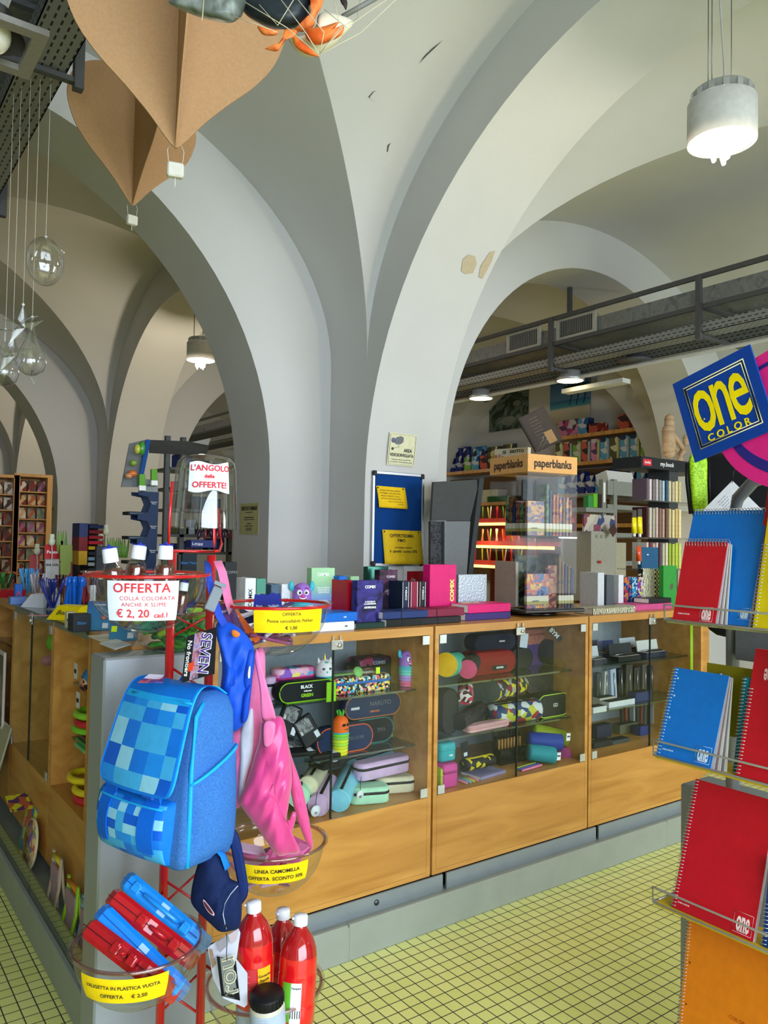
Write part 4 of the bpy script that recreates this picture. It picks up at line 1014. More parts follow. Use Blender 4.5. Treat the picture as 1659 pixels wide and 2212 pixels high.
sw = patchwork('dark_swirl', ['#17131d', '#2a1a2c', '#5a3350', '#1a1620'], 12, kind='noise')
fronted('black diary with purple swirls behind the navy lying one', 819, 858, 1231, 2.80, .04, sw, cov_t=[('COMIX', .014, .62, .86, mat('#c8c0c8', .5), dict(bold=.0005)), ('IN EQUILIBRIO\nSOPRA LA FOLLIA\nE ALTRI\nCAPELLI', .0065, .55, .55, mat('#b8b0b8', .5))])
spined('navy notebook with round elastic, first of the three thin upright ones', 869, 885, 1256, 2.70, .1, NVC, sp_t=[('COMIX o', .014, .70, WT)], round_=True)
spined('burgundy notebook between the navy and black ones', 887, 904, 1256, 2.70, .1, BGC, round_=True)
spined('black notebook, third of the three thin upright ones', 906, 921, 1256, 2.70, .1, BKC, sp_t=[('COMIX o', .014, .70, WT)], round_=True)
MG = mat('#d4146e', .45)
fronted('large magenta diary with yellow vertical lettering', 928, 985, 1220, 2.72, .05, MG, cov_t=[('COMIX', .030, .84, .52, YT, dict(v=1, bold=.0016))])
fronted('silver crinkled notebook beside the magenta diary', 990, 1051, 1241, 2.74, .03, mat('#9aa0aa', .35, .7, bump=.35, scale=90), name='notebook')
h = P(733, 1343, y=2.56).z
lying('white diary lying at the bottom of the pair right of the pen basket', 676, 766, ZT, .034, 2.55, .12, mat('#e4e8ee', .5), sp_t=[('mé', .01, .8, KT)])
lying('blue diary lying on the white one', 682, 772, ZT + .0345, .034, 2.555, .12, BLC, sp_t=[('mé', .01, .7, WT)])
lying('dark green diary lying with white pages to the right, under the indigo one', 770, 832, ZT, .022, 2.56, .12, mat('#17362e', .45))
lying('black elastic notebook lying under the navy one', 836, 912, ZT, .030, 2.56, .11, mat('#121614', .5), loop=.45)
lying('navy blue elastic notebook lying on the black one', 828, 925, ZT + .0305, .030, 2.57, .11, mat('#1a3068', .45), loop=.4)
lying('black elastic notebook lying under the burgundy one', 912, 996, ZT, .028, 2.57, .11, BKC, loop=.4)
lying('burgundy elastic notebook lying on a black one', 911, 1003, ZT + .0285, .034, 2.58, .11, mat('#7c1838', .45), loop=.35)
lying('purple diary lying under the small magenta one', 1006, 1103, ZT, .032, 2.60, .13, mat('#3c2a6e', .5))
t = lying('small magenta diary with yellow lettering lying on the purple one', 1012, 1103, ZT + .0325, .038, 2.60, .12, MG)
text('lettering', 'COMIX', .03, YT, t, page((.09, .09, .0385), (1, 0, 0), (0, 1, 0)), bold=.001)
lying('flat black notebook behind the navy lying one', 822, 858, ZT, .055, 2.70, .09, mat('#20242a', .45))

# monster cups
def monster(loc, rz, label, head, horn, rings, sc=1.0, kind='monster', group=None):
    t = thing('character_cup', label, 'cup', loc, rz, group); t.scale = (sc,) * 3
    z = 0.0; n = len(rings)
    for i, c in enumerate(rings):
        m = MB(); r0 = 0.030 + 0.0008 * i; h_ = 0.0125
        m.lathe([(r0 * .90, z), (r0 + .0015, z + h_ * .3), (r0 + .0015, z + h_ * .7), (r0 * .9, z + h_)], 0, 28, None, i == 0, i == n - 1)
        m.build('silicone_ring', c, t); z += h_
    R = .034
    m = MB(); m.lathe([(R * .98, z), (R, z + .01), (R, z + .03), (R * .93, z + .045), (R * .75, z + .058), (R * .42, z + .067), (.0005, z + .070)], 0, 30); hd = m.build('head', head, t)
    m = MB(); m.lathe([(R + .0012, z - .001), (R + .002, z + .002), (R + .0012, z + .005)], 0, 30); m.build('collar', mat('#3ba6b8', .5), t)
    EW = mat('#f6f6f6', .3); pu = mat('#15151a', .2)
    if kind == 'monster':
        for s_ in (-1, 1):
            m = MB(); m.sphere((s_ * .038, 0.004, z + .058), .012, 0, 14, 10, (.8, .6, 1.45)); m.sphere((s_ * .031, .002, z + .045), .007, 0, 10, 8); m.build('horn', horn, t)
            m = MB(); m.sphere((s_ * .0125 - .003, -R + .004, z + .036), .0098, 0, 16, 12, (1, .6, 1)); ey = m.build('eye', EW, t)
            m = MB(); m.sphere((s_ * .0115 - .003, -R - .0012, z + .036), .0048, 0, 12, 8, (1, .4, 1)); m.build('pupil', pu, ey)
        m = MB(); m.sphere((-.003, -R + .003, z + .024), .0075, 0, 14, 10, (1.2, .9, .8)); m.build('nose', mat('#d8468c', .4), t)
        m = MB(); m.grid(lambda u, v: Vector((-.003 + (u - .5) * .034, -math.sqrt(max(0, (R + .001) ** 2 - ((u - .5) * .034) ** 2)) - .0006, z + .016 + .006 * (2 * u - 1) ** 2 - v * .011 * (1 - (2 * u - 1) ** 2))), 12, 5); mo = m.build('mouth', mat('#6a1030', .4), t)
        m = MB(); m.grid(lambda u, v: Vector((-.003 + (u - .5) * .028, -math.sqrt(max(0, (R + .001) ** 2 - ((u - .5) * .028) ** 2)) - .0014, z + .0165 + .0045 * (2 * u - 1) ** 2 - v * .003)), 10, 2); m.build('teeth', EW, mo)
        m = MB(); m.tube([(-.026, -R + .010, z + .050), (-.019, -R + .0035, z + .0535), (-.011, -R + .003, z + .051)], .0014); m.tube([(.004, -R + .002, z + .051), (.011, -R + .003, z + .0535), (.018, -R + .006, z + .050)], .0014); m.build('eyebrow', mat('#8a2a5a', .5), t)
    elif kind == 'unicorn':
        for s_ in (-1, 1):
            m = MB(); m.lathe([(.010, 0), (.0005, .022)], 0, 12, T(s_ * .022, 0, z + .055) @ RY(s_ * .25)); m.build('ear', head, t)
            m = MB(); m.sphere((s_ * .013, -R + .003, z + .034), .006, 0, 12, 8, (1.1, .4, .8)); m.build('eye', mat('#2e4a5a', .3), t)
            m = MB(); m.sphere((s_ * .021, -R + .009, z + .024), .005, 0, 12, 8, (1, .4, .8)); m.build('cheek', mat('#f0a8b8', .5), t)
        m = MB(); m.lathe([(.006, 0), (.0005, .028)], 0, 12, T(0, -.004, z + .064)); m.build('horn', mat('#e8c04a', .3, .4), t)
        m = MB(); m.sphere((0, -R + .001, z + .022), .004, 0, 12, 8); m.build('nose', mat('#5ab8b0', .4), t)
        m = MB(); m.sphere((0, -R + .012, z + .056), .010, 0, 12, 8, (1, .5, .6)); m.build('fringe', mat('#46b0a8', .4), t)
    else:
        for q_ in range(5):
            a = q_ * 2 * PI / 5; m = MB(); m.sphere((0, 0, .014), .008, 0, 10, 8, (.7, .7, 1.7), T(.006 * math.cos(a), .006 * math.sin(a), z + .064) @ RZ(a) @ RY(.35)); m.build('leaf', mat('#4ea83a', .5), t)
        for s_ in (-1, 1):
            m = MB(); m.box((s_ * .010 - .008, -R - .002, z + .030), (s_ * .010 + .008, -R + .006, z + .040), 0, None, .002); m.build('sunglasses_lens', pu, t)
        m = MB(); m.tube([(-.010, -R - .0005, z + .020), (0, -R - .0015, z + .016), (.010, -R - .0005, z + .020)], .0012); m.build('mouth', pu, t)
    return t
LIL = mat('#9c6cc8', .5); TQ = mat('#46b4c8', .5); RP = mat('#d8648c', .5); RT = mat('#6ac8c0', .5); RL = mat('#b088d0', .5)
a = P(654, 1316, y=2.72)
MON = monster((a.x, 2.73, ZT), -.3, 'purple monster cup with turquoise horns on the counter among the diaries', LIL, TQ, [RP, RP, RL, RL, RT, RT, TQ], 1.12)

# ---- revolving clear diary tower
fw = Vector((.5866, .8091, 0)).normalized(); rt = Vector((.8091, -.5874, 0)).normalized()
al = math.radians(28); S = .305
dr = rt * math.cos(al) + fw * math.sin(al); dl = -rt * math.sin(al) + fw * math.cos(al)
K = P(1137, 1318, y=2.60); TO = Vector((K.x, K.y, ZT))
tw = thing('revolving_display', 'clear revolving acrylic tower of ornate notebooks with an orange lettered header', 'display stand', TO, math.atan2(dr.y, dr.x))
HT = P(1137, 979, y=K.y).z - ZT; HB = P(1137, 1018, y=K.y).z - ZT; ZM = P(1137, 1157, y=K.y).z - ZT
m = MB(); m.lathe([(.0005, 0), (.125, 0), (.125, .012), (.11, .016), (.11, .02), (.0005, .02)], 0, 40, T(S / 2, S / 2, 0)); m.box((-.03, -.03, .02), (S + .03, S + .03, .036), 0, None, .004); m.build('turntable_base', mat('#0e0e10', .25, coat=.4), tw)
OR = mat('#d8a468', .6); m = MB(); m.box((0, 0, HB), (S, S, HT), 0, None, .001); hd = m.build('header', OR, tw)
text('lettering', 'paperblanks', .056, mat('#2a1c14', .5), hd, page((S / 2, -.0008, (HB + HT) / 2), (1, 0, 0), (0, 0, 1)), bold=.0012, sx=.86)
text('lettering', 'paperblanks', .056, mat('#4a3424', .5), hd, page((-.0008, S / 2, (HB + HT) / 2), (0, -1, 0), (0, 0, 1)), bold=.0012, sx=.86)
m = MB()
for p0, p1 in (((0, 0), (S, .004)), ((0, 0), (.004, S)), ((S - .004, 0), (S, S)), ((0, S - .004), (S, S))): m.box((*p0, .036), (*p1, HB))
m.build('clear_shell', ACRYL, tw)
m = MB(); m.box((.004, .004, ZM - .008), (S - .004, S - .004, ZM)); m.box((S * .62, .004, .04), (S * .62 + .003, S - .004, HB)); m.box((.004, S * .3, .04), (S - .004, S * .3 + .003, HB)); m.build('clear_divider', ACRYL, tw)
m = MB(); m.box((S * .62, -.002, ZM - .01), (S + .001, -.0005, ZM - .002)); m.build('shelf_edge', mat('#e8eaf0', .3), tw)
def tl(x, y, z): return TO + dr * x + dl * y + Vector((0, 0, z))
yaw = math.atan2(dr.y, dr.x)
ORN = [patchwork('ornate_%d' % i, c, s_, rough=.35, kind='noise') for i, (c, s_) in enumerate([(['#1d2c6a', '#2f78b8', '#c85a3a', '#e0c070', '#20306a'], 26), (['#4a0f1a', '#7c1a28', '#b8865a', '#5a1420'], 30), (['#1c2a2c', '#3a4c4c', '#8a9068', '#26383a'], 20), (['#2a1a14', '#5a3a24', '#8a6a40', '#1c120e'], 40), (['#0f2a20', '#1c4a38', '#7aa070', '#122c22'], 30), (['#c87a48', '#2a5a90', '#e0a868', '#304a78'], 22), (['#101a38', '#22386a', '#101a38', '#3a5090'], 30), (['#3a1018', '#8a2028', '#d09868', '#2a0c12'], 45)])]
LB = gradient('olive_band', [(0, '#a8a25c'), (.35, '#a8a25c'), (.37, '#d8d6c8'), (1, '#d8d6c8')], .02, .06)
SPB = mat('#d8d4c8', .5)
def tb(label, u, v, z, w, h, td, mt, face='r', spine=False, band=True):
    """a notebook inside the tower; u along the face, v inward"""
    if face == 'r':
        loc = tl(u, v, z); rz = yaw
        if spine: loc = tl(u + td, v, z); rz = yaw + PI / 2
    else:
        loc = tl(v, u, z); rz = yaw - PI / 2
        if spine: loc = tl(v, u - td, z); rz = yaw
    b = book(label, w, h, td, loc, rz, mt, name='notebook', band=(.02, .06, LB) if band else None, round_=False, cov_t=[('paperblanks', .008, .4, .22, KT, dict(bold=.0002))] if band and not spine else None)
    if label is None: pass
    return b
z1, z2 = .038, ZM + .001
tb('large grey-green notebook with trellis pattern standing at the back of the tower, lower level', .03, .13, z1, .18, .25, .02, ORN[2], band=False)
tb('blue notebook with sun and moon pattern in the lower level of the tower', .012, .012, z1, .13, .165, .018, ORN[0])
tb('tall red notebook with gold figure in the lower level of the tower', .145, .02, z1, .055, .205, .02, ORN[1], band=False)
gl = 'ornate notebooks shown by their spines, lower level of the tower'
for i, (mt, hh) in enumerate(((ORN[3], .26), (ORN[3], .22), (ORN[6], .21), (ORN[3], .2), (ORN[6], .19))):
    b_ = tb(['tallest brown spine beside the red notebook, lower level of the tower', 'second brown spine, lower level of the tower', 'dark blue spine between brown ones, lower level of the tower', 'short brown spine, lower level of the tower', 'rightmost navy spine, lower level of the tower'][i], .205 + i * .019, .012, z1, .12, hh, .016, mt, spine=True); b_['group'] = gl
tb('blue and orange dragon-patterned notebook facing out in the upper level of the tower', .012, .012, z2, .10, .165, .018, ORN[5])
cs = [(ORN[4], .25, 'green'), (ORN[6], .22, 'dark blue'), (ORN[7], .2, 'red'), (ORN[7], .2, 'crimson'), (ORN[0], .19, 'blue and gold'), (ORN[3], .19, 'brown'), (ORN[5], .19, 'orange and blue'), (ORN[1], .18, 'wine red')]
for i, (mt, hh, nm) in enumerate(cs):
    b_ = tb("%s notebook spine, %s from left, upper right face of the tower" % (nm, ['first', 'second', 'third', 'fourth', 'fifth', 'sixth', 'seventh', 'eighth'][i]), .125 + i * .0205, .012, z2, .12, hh, .016, mt, spine=True); b_['group'] = 'ornate notebooks shown by their spines, upper level of the tower'
for i in range(6):
    b_ = tb('dark %s notebook spine, %s from the front corner on the left face of the tower' % (['brown', 'green', 'wine', 'navy', 'brown', 'black'][i], ['first', 'second', 'third', 'fourth', 'fifth', 'sixth'][i]), .05 + .028 * i + .02, .03, z2, .10, [.16, .15, .17, .15, .19, .2][i], .02, ORN[[3, 4, 1, 6, 3, 2][i]], face='l', spine=True); b_['group'] = 'notebook spines on the left face of the tower'
for i in range(2):
    tb(['dark grey wallet notebook hung high in the tower, left one', 'dark grey wallet notebook hung high in the tower, right one'][i], .02 + .08 * i, .06, z2 + .17, .06, .10, .012, mat('#3c4146', .5), band=False)
tb('pale pink notebook facing left in the lower level of the tower', .27, .012, z1, .17, .22, .02, mat('#c0a8a0', .6), face='l', band=False)
# small placard on top of the tower
t = thing('slate_picture', 'dark framed slate picture tilted on top of the tower', 'picture', P(1172, 930, d=3.75))
q = [P(1118, 903, d=3.75), P(1222, 978, d=3.80), P(1172, 980, d=3.8)]
A_, B_, D_ = P(1118, 904, d=3.76), P(1174, 878, d=3.8), P(1162, 976, d=3.74)
Mx = page(A_ - t.location, B_ - A_, A_ - D_); w_ = (B_ - A_).length; h_ = (A_ - D_).length
m = MB(); m.box((0, -h_, -.012), (w_ * 1.02, 0, 0), 0, Mx, .002); fr = m.build('frame', mat('#2a2320', .5), t)
m = MB(); m.box((.008, -h_ + .008, -.002), (w_ - .006, -.008, .0012), 0, Mx); fa = m.build('picture_face', mat('#3a332f', .6), t)
for i in range(9): text('lettering', '~ ~~ ~~~ ~~'[: 8 + i % 3], .012, mat('#8a8070', .6), fa, Mx @ T(w_ * .45, -.03 - i * .017, .0016))
m = MB(); m.box((w_ * .55, -h_ * .95, .0012), (w_ * .85, -h_ * .62, .002), 0, Mx); m.build('sticker', mat('#8a6a44', .5), fa)
m = MB(); m.tube([P(1165, 978, d=3.7) - t.location, P(1182, 948, d=3.68) - t.location, P(1183, 942, d=3.68) - t.location], .0015); m.tube([P(1158, 978, d=3.7) - t.location, P(1173, 949, d=3.68) - t.location, P(1174, 944, d=3.68) - t.location], .0015); m.build('wire_stand', METAL, t)
t = thing('brush_box', 'white box lettered with tools standing behind the tower header', 'box', P(1100, 985, d=4.1))
Mx = page((0, 0, 0), P(1150, 962, d=4.05) - P(1066, 968, d=4.2), (0, 0, 1)); m = MB(); m.box((-.09, -.1, -.03), (.11, .04, 0), 0, Mx); b_ = m.build('box_body', mat('#c4bfa8', .6), t)
text('lettering', 'GIOTTO', .022, INK, b_, Mx @ T(.045, .022, .001), bold=.0005); text('lettering', 'GI', .022, INK, b_, Mx @ T(-.03, .02, .001), bold=.0005); text('lettering', '&X~', .03, mat('#a03028', .6), b_, Mx @ T(-.06, .0, .001))

# ---- right end of the counter
spined('white diary right of the tower, first of two', 1291, 1305, 1237, 2.70, .12, mat('#c8ccd4', .4), group='upright diaries right of the tower')
spined('dark grey diary between two white ones', 1310, 1326, 1243, 2.70, .12, mat('#4a5058', .35), group='upright diaries right of the tower')
spined('second white diary right of the tower', 1336, 1347, 1242, 2.70, .12, mat('#d0d2da', .4), group='upright diaries right of the tower')
PC = [patchwork('holo_%d' % i, c, s_, rough=.25, metal=.3) for i, (c, s_) in enumerate([(['#c87a3a', '#3a6ab8', '#a83048', '#2a2a58'], 70), (['#38a0c8', '#c0d8e8', '#2a60a0', '#183058'], 110), (['#a83a90', '#d8b8e0', '#5838a0', '#c8d040'], 90)])]
spined('multicoloured patterned diary after the white ones', 1349, 1363, 1247, 2.72, .1, PC[0]); spined('glittering blue patterned diary', 1366, 1377, 1247, 2.72, .1, PC[1]); spined('glittering purple patterned diary', 1379, 1388, 1247, 2.72, .1, PC[2])
ck = bpy.data.materials.new('checker_print'); ck.use_nodes = True; nt = ck.node_tree; cn = nt.nodes.new('ShaderNodeTexChecker'); cn.inputs['Scale'].default_value = 80; cn.inputs[1].default_value = (*srgb('#e8dc8a'), 1); cn.inputs[2].default_value = (*srgb('#3a1412'), 1)
tcn = nt.nodes.new('ShaderNodeTexCoord'); nt.links.new(tcn.outputs['Object'], cn.inputs[0]); nt.links.new(cn.outputs[0], nt.nodes['Principled BSDF'].inputs['Base Color'])
zb = bpy.data.materials.new('zebra_print'); zb.use_nodes = True; nt = zb.node_tree; wn = nt.nodes.new('ShaderNodeTexWave'); wn.inputs['Scale'].default_value = 32; wn.inputs['Distortion'].default_value = 9; rr = nt.nodes.new('ShaderNodeValToRGB'); rr.color_ramp.interpolation = 'CONSTANT'; rr.color_ramp.elements[1].position = .5; rr.color_ramp.elements[0].color = (.01, .01, .01, 1); rr.color_ramp.elements[1].color = (*srgb('#e6e2c0'), 1)
tcn = nt.nodes.new('ShaderNodeTexCoord'); nt.links.new(tcn.outputs['Object'], wn.inputs[0]); nt.links.new(wn.outputs[0], rr.inputs[0]); nt.links.new(rr.outputs[0], nt.nodes['Principled BSDF'].inputs['Base Color'])
fronted('zebra-striped diary facing out near the notebook rack', 1388, 1414, 1228, 2.74, .03, zb); fronted('yellow and black chequered diary beside the zebra one', 1415, 1432, 1230, 2.75, .03, ck)
fronted('green diary with a small window picture beside the chequered one', 1433, 1462, 1222, 2.66, .03, mat('#2d8a34', .45), cov_t=[('#', .05, .6, .5, mat('#7a2a5a', .5))])
lying('black notebook with maze pattern lying on the right cabinet', 1281, 1372, ZT, .03, 2.53, .12, zb); lying('black diary lying below the green one', 1402, 1450, ZT + .0325, .026, 2.60, .1, BKC)
lying('pink diary lying with white pages facing out at the right end', 1372, 1452, ZT, .032, 2.58, .13, mat('#c04a80', .5)); lying('salmon pad lying behind the maze-patterned notebook', 1345, 1420, ZT, .012, 2.70, .1, mat('#d89a80', .6), name='paper_pad')

# ---- on the pillar
def board():
    t = thing('pin_board', 'blue felt pin board with silver frame on the front of the central pillar', 'notice board', (2.797, 3.998, 1.389))
    W, H = .414, .596
    m = MB(); m.box((.01, -.012, .01), (W - .01, 0, H - .01)); m.build('felt', mat('#0f3c7c', .95, scale=300, var=.1), t)
    for lo, hi in (((0, -.016, 0), (W, 0, .02)), ((0, -.016, H - .02), (W, 0, H)), ((0, -.016, .02), (.02, 0, H - .02)), ((W - .02, -.016, .02), (W, 0, H - .02))):
        m = MB(); m.box(lo, hi, 0, None, .003); m.build('frame_rail', METAL, t)
    for x in (0, W - .034):
        for z in (0, H - .034): m = MB(); m.box((x - .001, -.019, z - .001), (x + .035, .0, z + .035), 0, None, .006); m.build('corner_cap', mat('#1e2226', .5), t)
board()
def note(label, x0, z0, w, h, lines, skew, bow, mt, pins=True):
    t = thing('paper_notice', label, 'notice', (x0, 3.98, z0))
    m = MB(); fn = lambda u, v: Vector((u * w - skew * v + bow * math.sin(v * 2), -.004 - .012 * v * v, -v * h - .003 * u)); m.grid(fn, 8, 8); pg = m.build('sheet', mt, t)
    so = pg.modifiers.new('t', 'SOLIDIFY'); so.thickness = .0006
    for s, sz, x, y, k_ in lines: textmap('lettering', s, sz, INK, pg, lambda a, b: fn((x + a) / w, (y - b) / h) + Vector((0, -.0012, 0)), **k_)
    if pins:
        for x in (.05, .93): m = MB(); m.sphere((x * w, -.006, -.012), .005, 0, 10, 8); m.build('push_pin', BLACK, t)
q = P(812, 1049, y=3.98)
note('small yellow notice pinned in the upper half of the blue board', q.x, q.z, .225, .135, [('CAUSA CONTINUI AUMENTI', .0125, .10, .026, {}), ('POTREBBE CAPITARE CHE IL', .0125, .10, .043, {}), ('PREZZO SEGNATO SUGLI', .0125, .095, .060, {}), ('ARTICOLI SIA MODIFICATO', .0125, .10, .077, {}), ('PERDONATE L\'INCONVENIENTE', .008, .135, .095, {}), ('LA DIREZIONE', .008, .17, .109, {})], -.005, .012, mat('#eac01a', .6))
q = P(825, 1144, y=3.98)
note('large yellow special offer notice pinned at the bottom of the blue board', q.x, q.z, .31, .215, [('OFFERTISSIMA', .030, .15, .036, dict(bold=.0006)), ('FIMO', .028, .145, .066, dict(bold=.0006)), ("con l'acquisto di almeno", .014, .155, .110, dict(bold=.0004)), ('6  panetti  sconto 20%', .024, .155, .134, dict(bold=.0006))], -.01, .006, mat('#e0ba22', .6))
t = thing('camera_sign', 'cream video surveillance sign with a camera drawing above the blue board', 'sign', (2.903, 3.985, 2.028), rot=(.14, 0, 0)); W, H = .218, .205
CRM = mat('#d8d6b4', .5)
m = MB(); m.box((0, -.002, 0), (W, 0, H)); pl_ = m.build('plate', CRM, t); Mp = page((0, -.0026, 0), (1, 0, 0), (0, 0, 1))
m = MB(); m.tube([Mp @ Vector(p) for p in ((.008, .012, 0), (.008, H - .012, 0), (.012, H - .008, 0), (W - .012, H - .008, 0), (W - .008, H - .012, 0), (W - .008, .012, 0), (W - .012, .008, 0), (.012, .008, 0))], .0016, 0, 6, True, (.0022, .0004)); m.build('border', INK, pl_)
text('lettering', 'AREA', .031, INK, pl_, Mp @ T(.155, .098, 0), bold=.0008, sx=.85); text('lettering', 'VIDEOSORVEGLIATA', .027, INK, pl_, Mp @ T(W / 2, .066, 0), bold=.0006, sx=.74); text('lettering', 'la registrazione effettuata a cura della societa', .0085, INK, pl_, Mp @ T(W / 2, .038, 0)); text('lettering', 'art. 13 del Codice in materia di protezione dei dati', .0085, INK, pl_, Mp @ T(W / 2, .023, 0))
m = MB(); m.prism([(.03, .15), (.055, .178), (.09, .188), (.112, .18), (.112, .152), (.095, .138), (.06, .132)], 0, .001, 0, Mp); m.build('camera_drawing', mat('#6e7074', .5), pl_)
m = MB(); m.lathe([(.0005, .0012), (.016, .0012), (.016, 0)], 0, 20, Mp @ T(.033, .158, 0)); m.build('lens_drawing', mat('#6c7090', .5), pl_)
m = MB(); m.tube([Mp @ Vector(p) for p in ((.08, .135, .001), (.078, .118, .001), (.05, .112, .001), (.032, .104, .001))], .003, 0, 8, False, (.003, .0006)); m.lathe([(.0005, .0014), (.009, .0014), (.009, 0)], 0, 16, Mp @ T(.032, .104, 0)); m.build('bracket_drawing', mat('#4a4a4c', .5), pl_)
t = thing('fire_sign', 'red fire extinguisher sign low on the central pillar behind the upright notebooks', 'sign', (3.10, 3.999, 1.20)); m = MB(); m.box((-.035, -.002, -.03), (.185, 0, .19)); m.build('white_backing', WHITE, t)
m = MB(); m.box((-.012, -.004, -.02), (.165, -.002, .155), 0, None, .002); rp = m.build('red_plate', mat('#b01222', .5), t)
m = MB(); m.lathe([(.0005, 0), (.026, 0), (.026, .06), (.02, .075), (.009, .083), (.009, .095), (.014, .1), (.0005, .103)], 0, 16, T(.045, -.0045, .0) @ Matrix.Diagonal((1, .03, 1, 1))); m.tube([(.05, -.005, .1), (.028, -.005, .112), (.015, -.005, .09), (.012, -.005, .065)], .005, 0, 6, False, (.005, .0008)); m.build('extinguisher_symbol', WHITE, rp)
m = MB(); m.prism([(.10, 0), (.145, 0), (.15, .03), (.14, .055), (.133, .03), (.125, .07), (.115, .035), (.10, .05), (.095, .02)], 0, .001, 0, page((0, -.0045, .0), (1, 0, 0), (0, 0, 1))); m.build('flame_symbol', WHITE, rp)
def smoke(loc, W, H, label, big=True):
    t = thing('no_smoking_sign', label, 'sign', loc); Mp = page((-.0026, 0, 0), (0, -1, 0), (0, 0, 1))
    m = MB(); m.box((-W / 2, -H / 2, -.002), (W / 2, H / 2, 0), 0, Mp); p_ = m.build('plate', mat('#b9b580', .6), t)
    m = MB(); m.tube([Mp @ Vector(p) for p in ((-W / 2 + .012, -H / 2 + .012, .0), (-W / 2 + .012, H / 2 - .012, .0), (W / 2 - .012, H / 2 - .012, .0), (W / 2 - .012, -H / 2 + .012, .0))], .001, 0, 6, True, (.001, .0003)); m.build('border', INK, p_)
    text('lettering', 'VIETATO FUMARE', .036, INK, p_, Mp @ T(0, H / 2 - .036, 0.0006), bold=.0008, sx=.78)
    if big:
        for i, (s, z) in enumerate((('Legge 11 novembre 1975 n. 584', .060), ('I TRASGRESSORI SARANNO PUNITI', .095), ('a norma di legge con sanzione amministrativa', .108), ('IL RESPONSABILE', .135), ('Sig. della vigilanza e accertamento', .15), ('sono incaricati gli agenti', .165), ('della polizia amministrativa', .176))): text('lettering', s, .0085, INK, p_, Mp @ T(0, H / 2 - z, .0006))
smoke((2.309, 4.69, 1.678), .27, .205, 'pale yellow no smoking notice on the side of the central pillar')
smoke((2.309, 10.05, 1.79), .27, .21, 'small distant no smoking notice on the next pillar at far left', False)
# ================================================================== inside the cabinets
SH = (0.9352, 0.7072, 0.5085)
def stad(W, H, n=10, r=None):
    r = min(W, H) / 2 if r is None else r; out = []
    for cx, cy, a0 in ((W / 2 - r, -H / 2 + r, -PI / 2), (W / 2 - r, H / 2 - r, 0), (-W / 2 + r, H / 2 - r, PI / 2), (-W / 2 + r, -H / 2 + r, PI)):
        for q in range(n + 1): a = a0 + PI / 2 * q / n; out.append((cx + r * math.cos(a), cy + r * math.sin(a)))
    return out
def pillow(m, W, H, D, mi=0, M=None, r=None, e=.006):
    """stadium outline in xy, thickness D along z, softened rims"""
    rings = []
    for z, k in ((0, e), (e * .4, e * .3), (e, 0), (D - e, 0), (D - e * .4, e * .3), (D, e)):
        rings.append([(x * (1 - 2 * k / W), y * (1 - 2 * k / H), z) for x, y in stad(W, H, 10, r)])
    return m.loft(rings, mi, True, True, True, M)
GC = 'pencil cases in the beech cabinets'
def span(x0, x1, y): a = P(x0, 1500, y=y); b = P(x1, 1500, y=y); return a.x, b.x - a.x
def zat(x, yy, y): return P(x, yy, y=y).z
UP = RX(PI / 2)
def flatcase(label, x0, x1, yt, yb, y, D, body, rim, tx=(), rot=0.0, zb=None, z=None):
    """flat zipped case standing on edge, face to the aisle"""
    X, W = span(x0, x1, y); z0 = zat((x0 + x1) / 2, yb, y) if zb is None else zb; H = zat((x0 + x1) / 2, yt, y) - zat((x0 + x1) / 2, yb, y)
    t = thing('pencil_case', label, 'pencil case', (X + W / 2, y, z0 + H / 2), 0, None, (0, rot, 0))
    m = MB(); pillow(m, W, H, D, 0, UP @ T(0, 0, -D)); m.build('case_body', body, t)
    m = MB(); pl = stad(W * .97, H * .95); m.tube([(a, -.0005, b) for a, b in pl], .0022, 0, 6, True); m.build('piping', rim, t)
    for s, sz, u, v, mt in tx: text('lettering', s, sz, mt, t, page((W * u, -.001, H * v), (1, 0, 0), (0, 0, 1)), bold=.0005)
    return t
def roundcase(label, cx, cy, rpx, y, ex, ey, yb_, body, endm=None, zipm=BLACK, tagc=False, seg=28, clear=False):
    """cylinder pouch: near end disc at (cx,cy), far end at (ex,ey) on the plane yb_"""
    A = P(cx, cy, y=y); B = P(ex, ey, y=yb_); r = rpx * (A - CAMH).length / FPX * .98
    t = thing('pencil_case', label, 'pencil case', A); d_ = B - A; M = d_.to_track_quat('Z', 'Y').to_matrix().to_4x4(); L = d_.length
    m = MB(); m.lathe([(r * .93, 0), (r, .004), (r * 1.01, .010), (r, L * .5), (r * .98, L - .01), (r * .9, L), (.0005, L)], 0, seg, M); m.build('case_body', body, t)
    m = MB(); m.lathe([(.0005, .0), (r * .86, -.001), (r * .93, .0005)], 0, seg, M); m.build('end_disc', endm or body, t)
    m = MB(); m.tube([M @ Vector((r * .93 * math.cos(q * PI / 14), r * .93 * math.sin(q * PI / 14), .001)) for q in range(28)], .0022, 0, 6, True); m.build('piping', endm or body, t)
    m = MB(); Mi = M.inverted(); u = (Mi @ Vector((0, -.3, 1, 0))).to_3d(); u.z = 0; u.normalize()
    m.tube([M @ (u * (r * 1.01) + Vector((0, 0, zz))) for zz in (.012, L * .3, L * .6, L - .012)], .005, 0, 6, False, (.006, .0015), M @ u); m.build('zip', zipm, t)
    return t
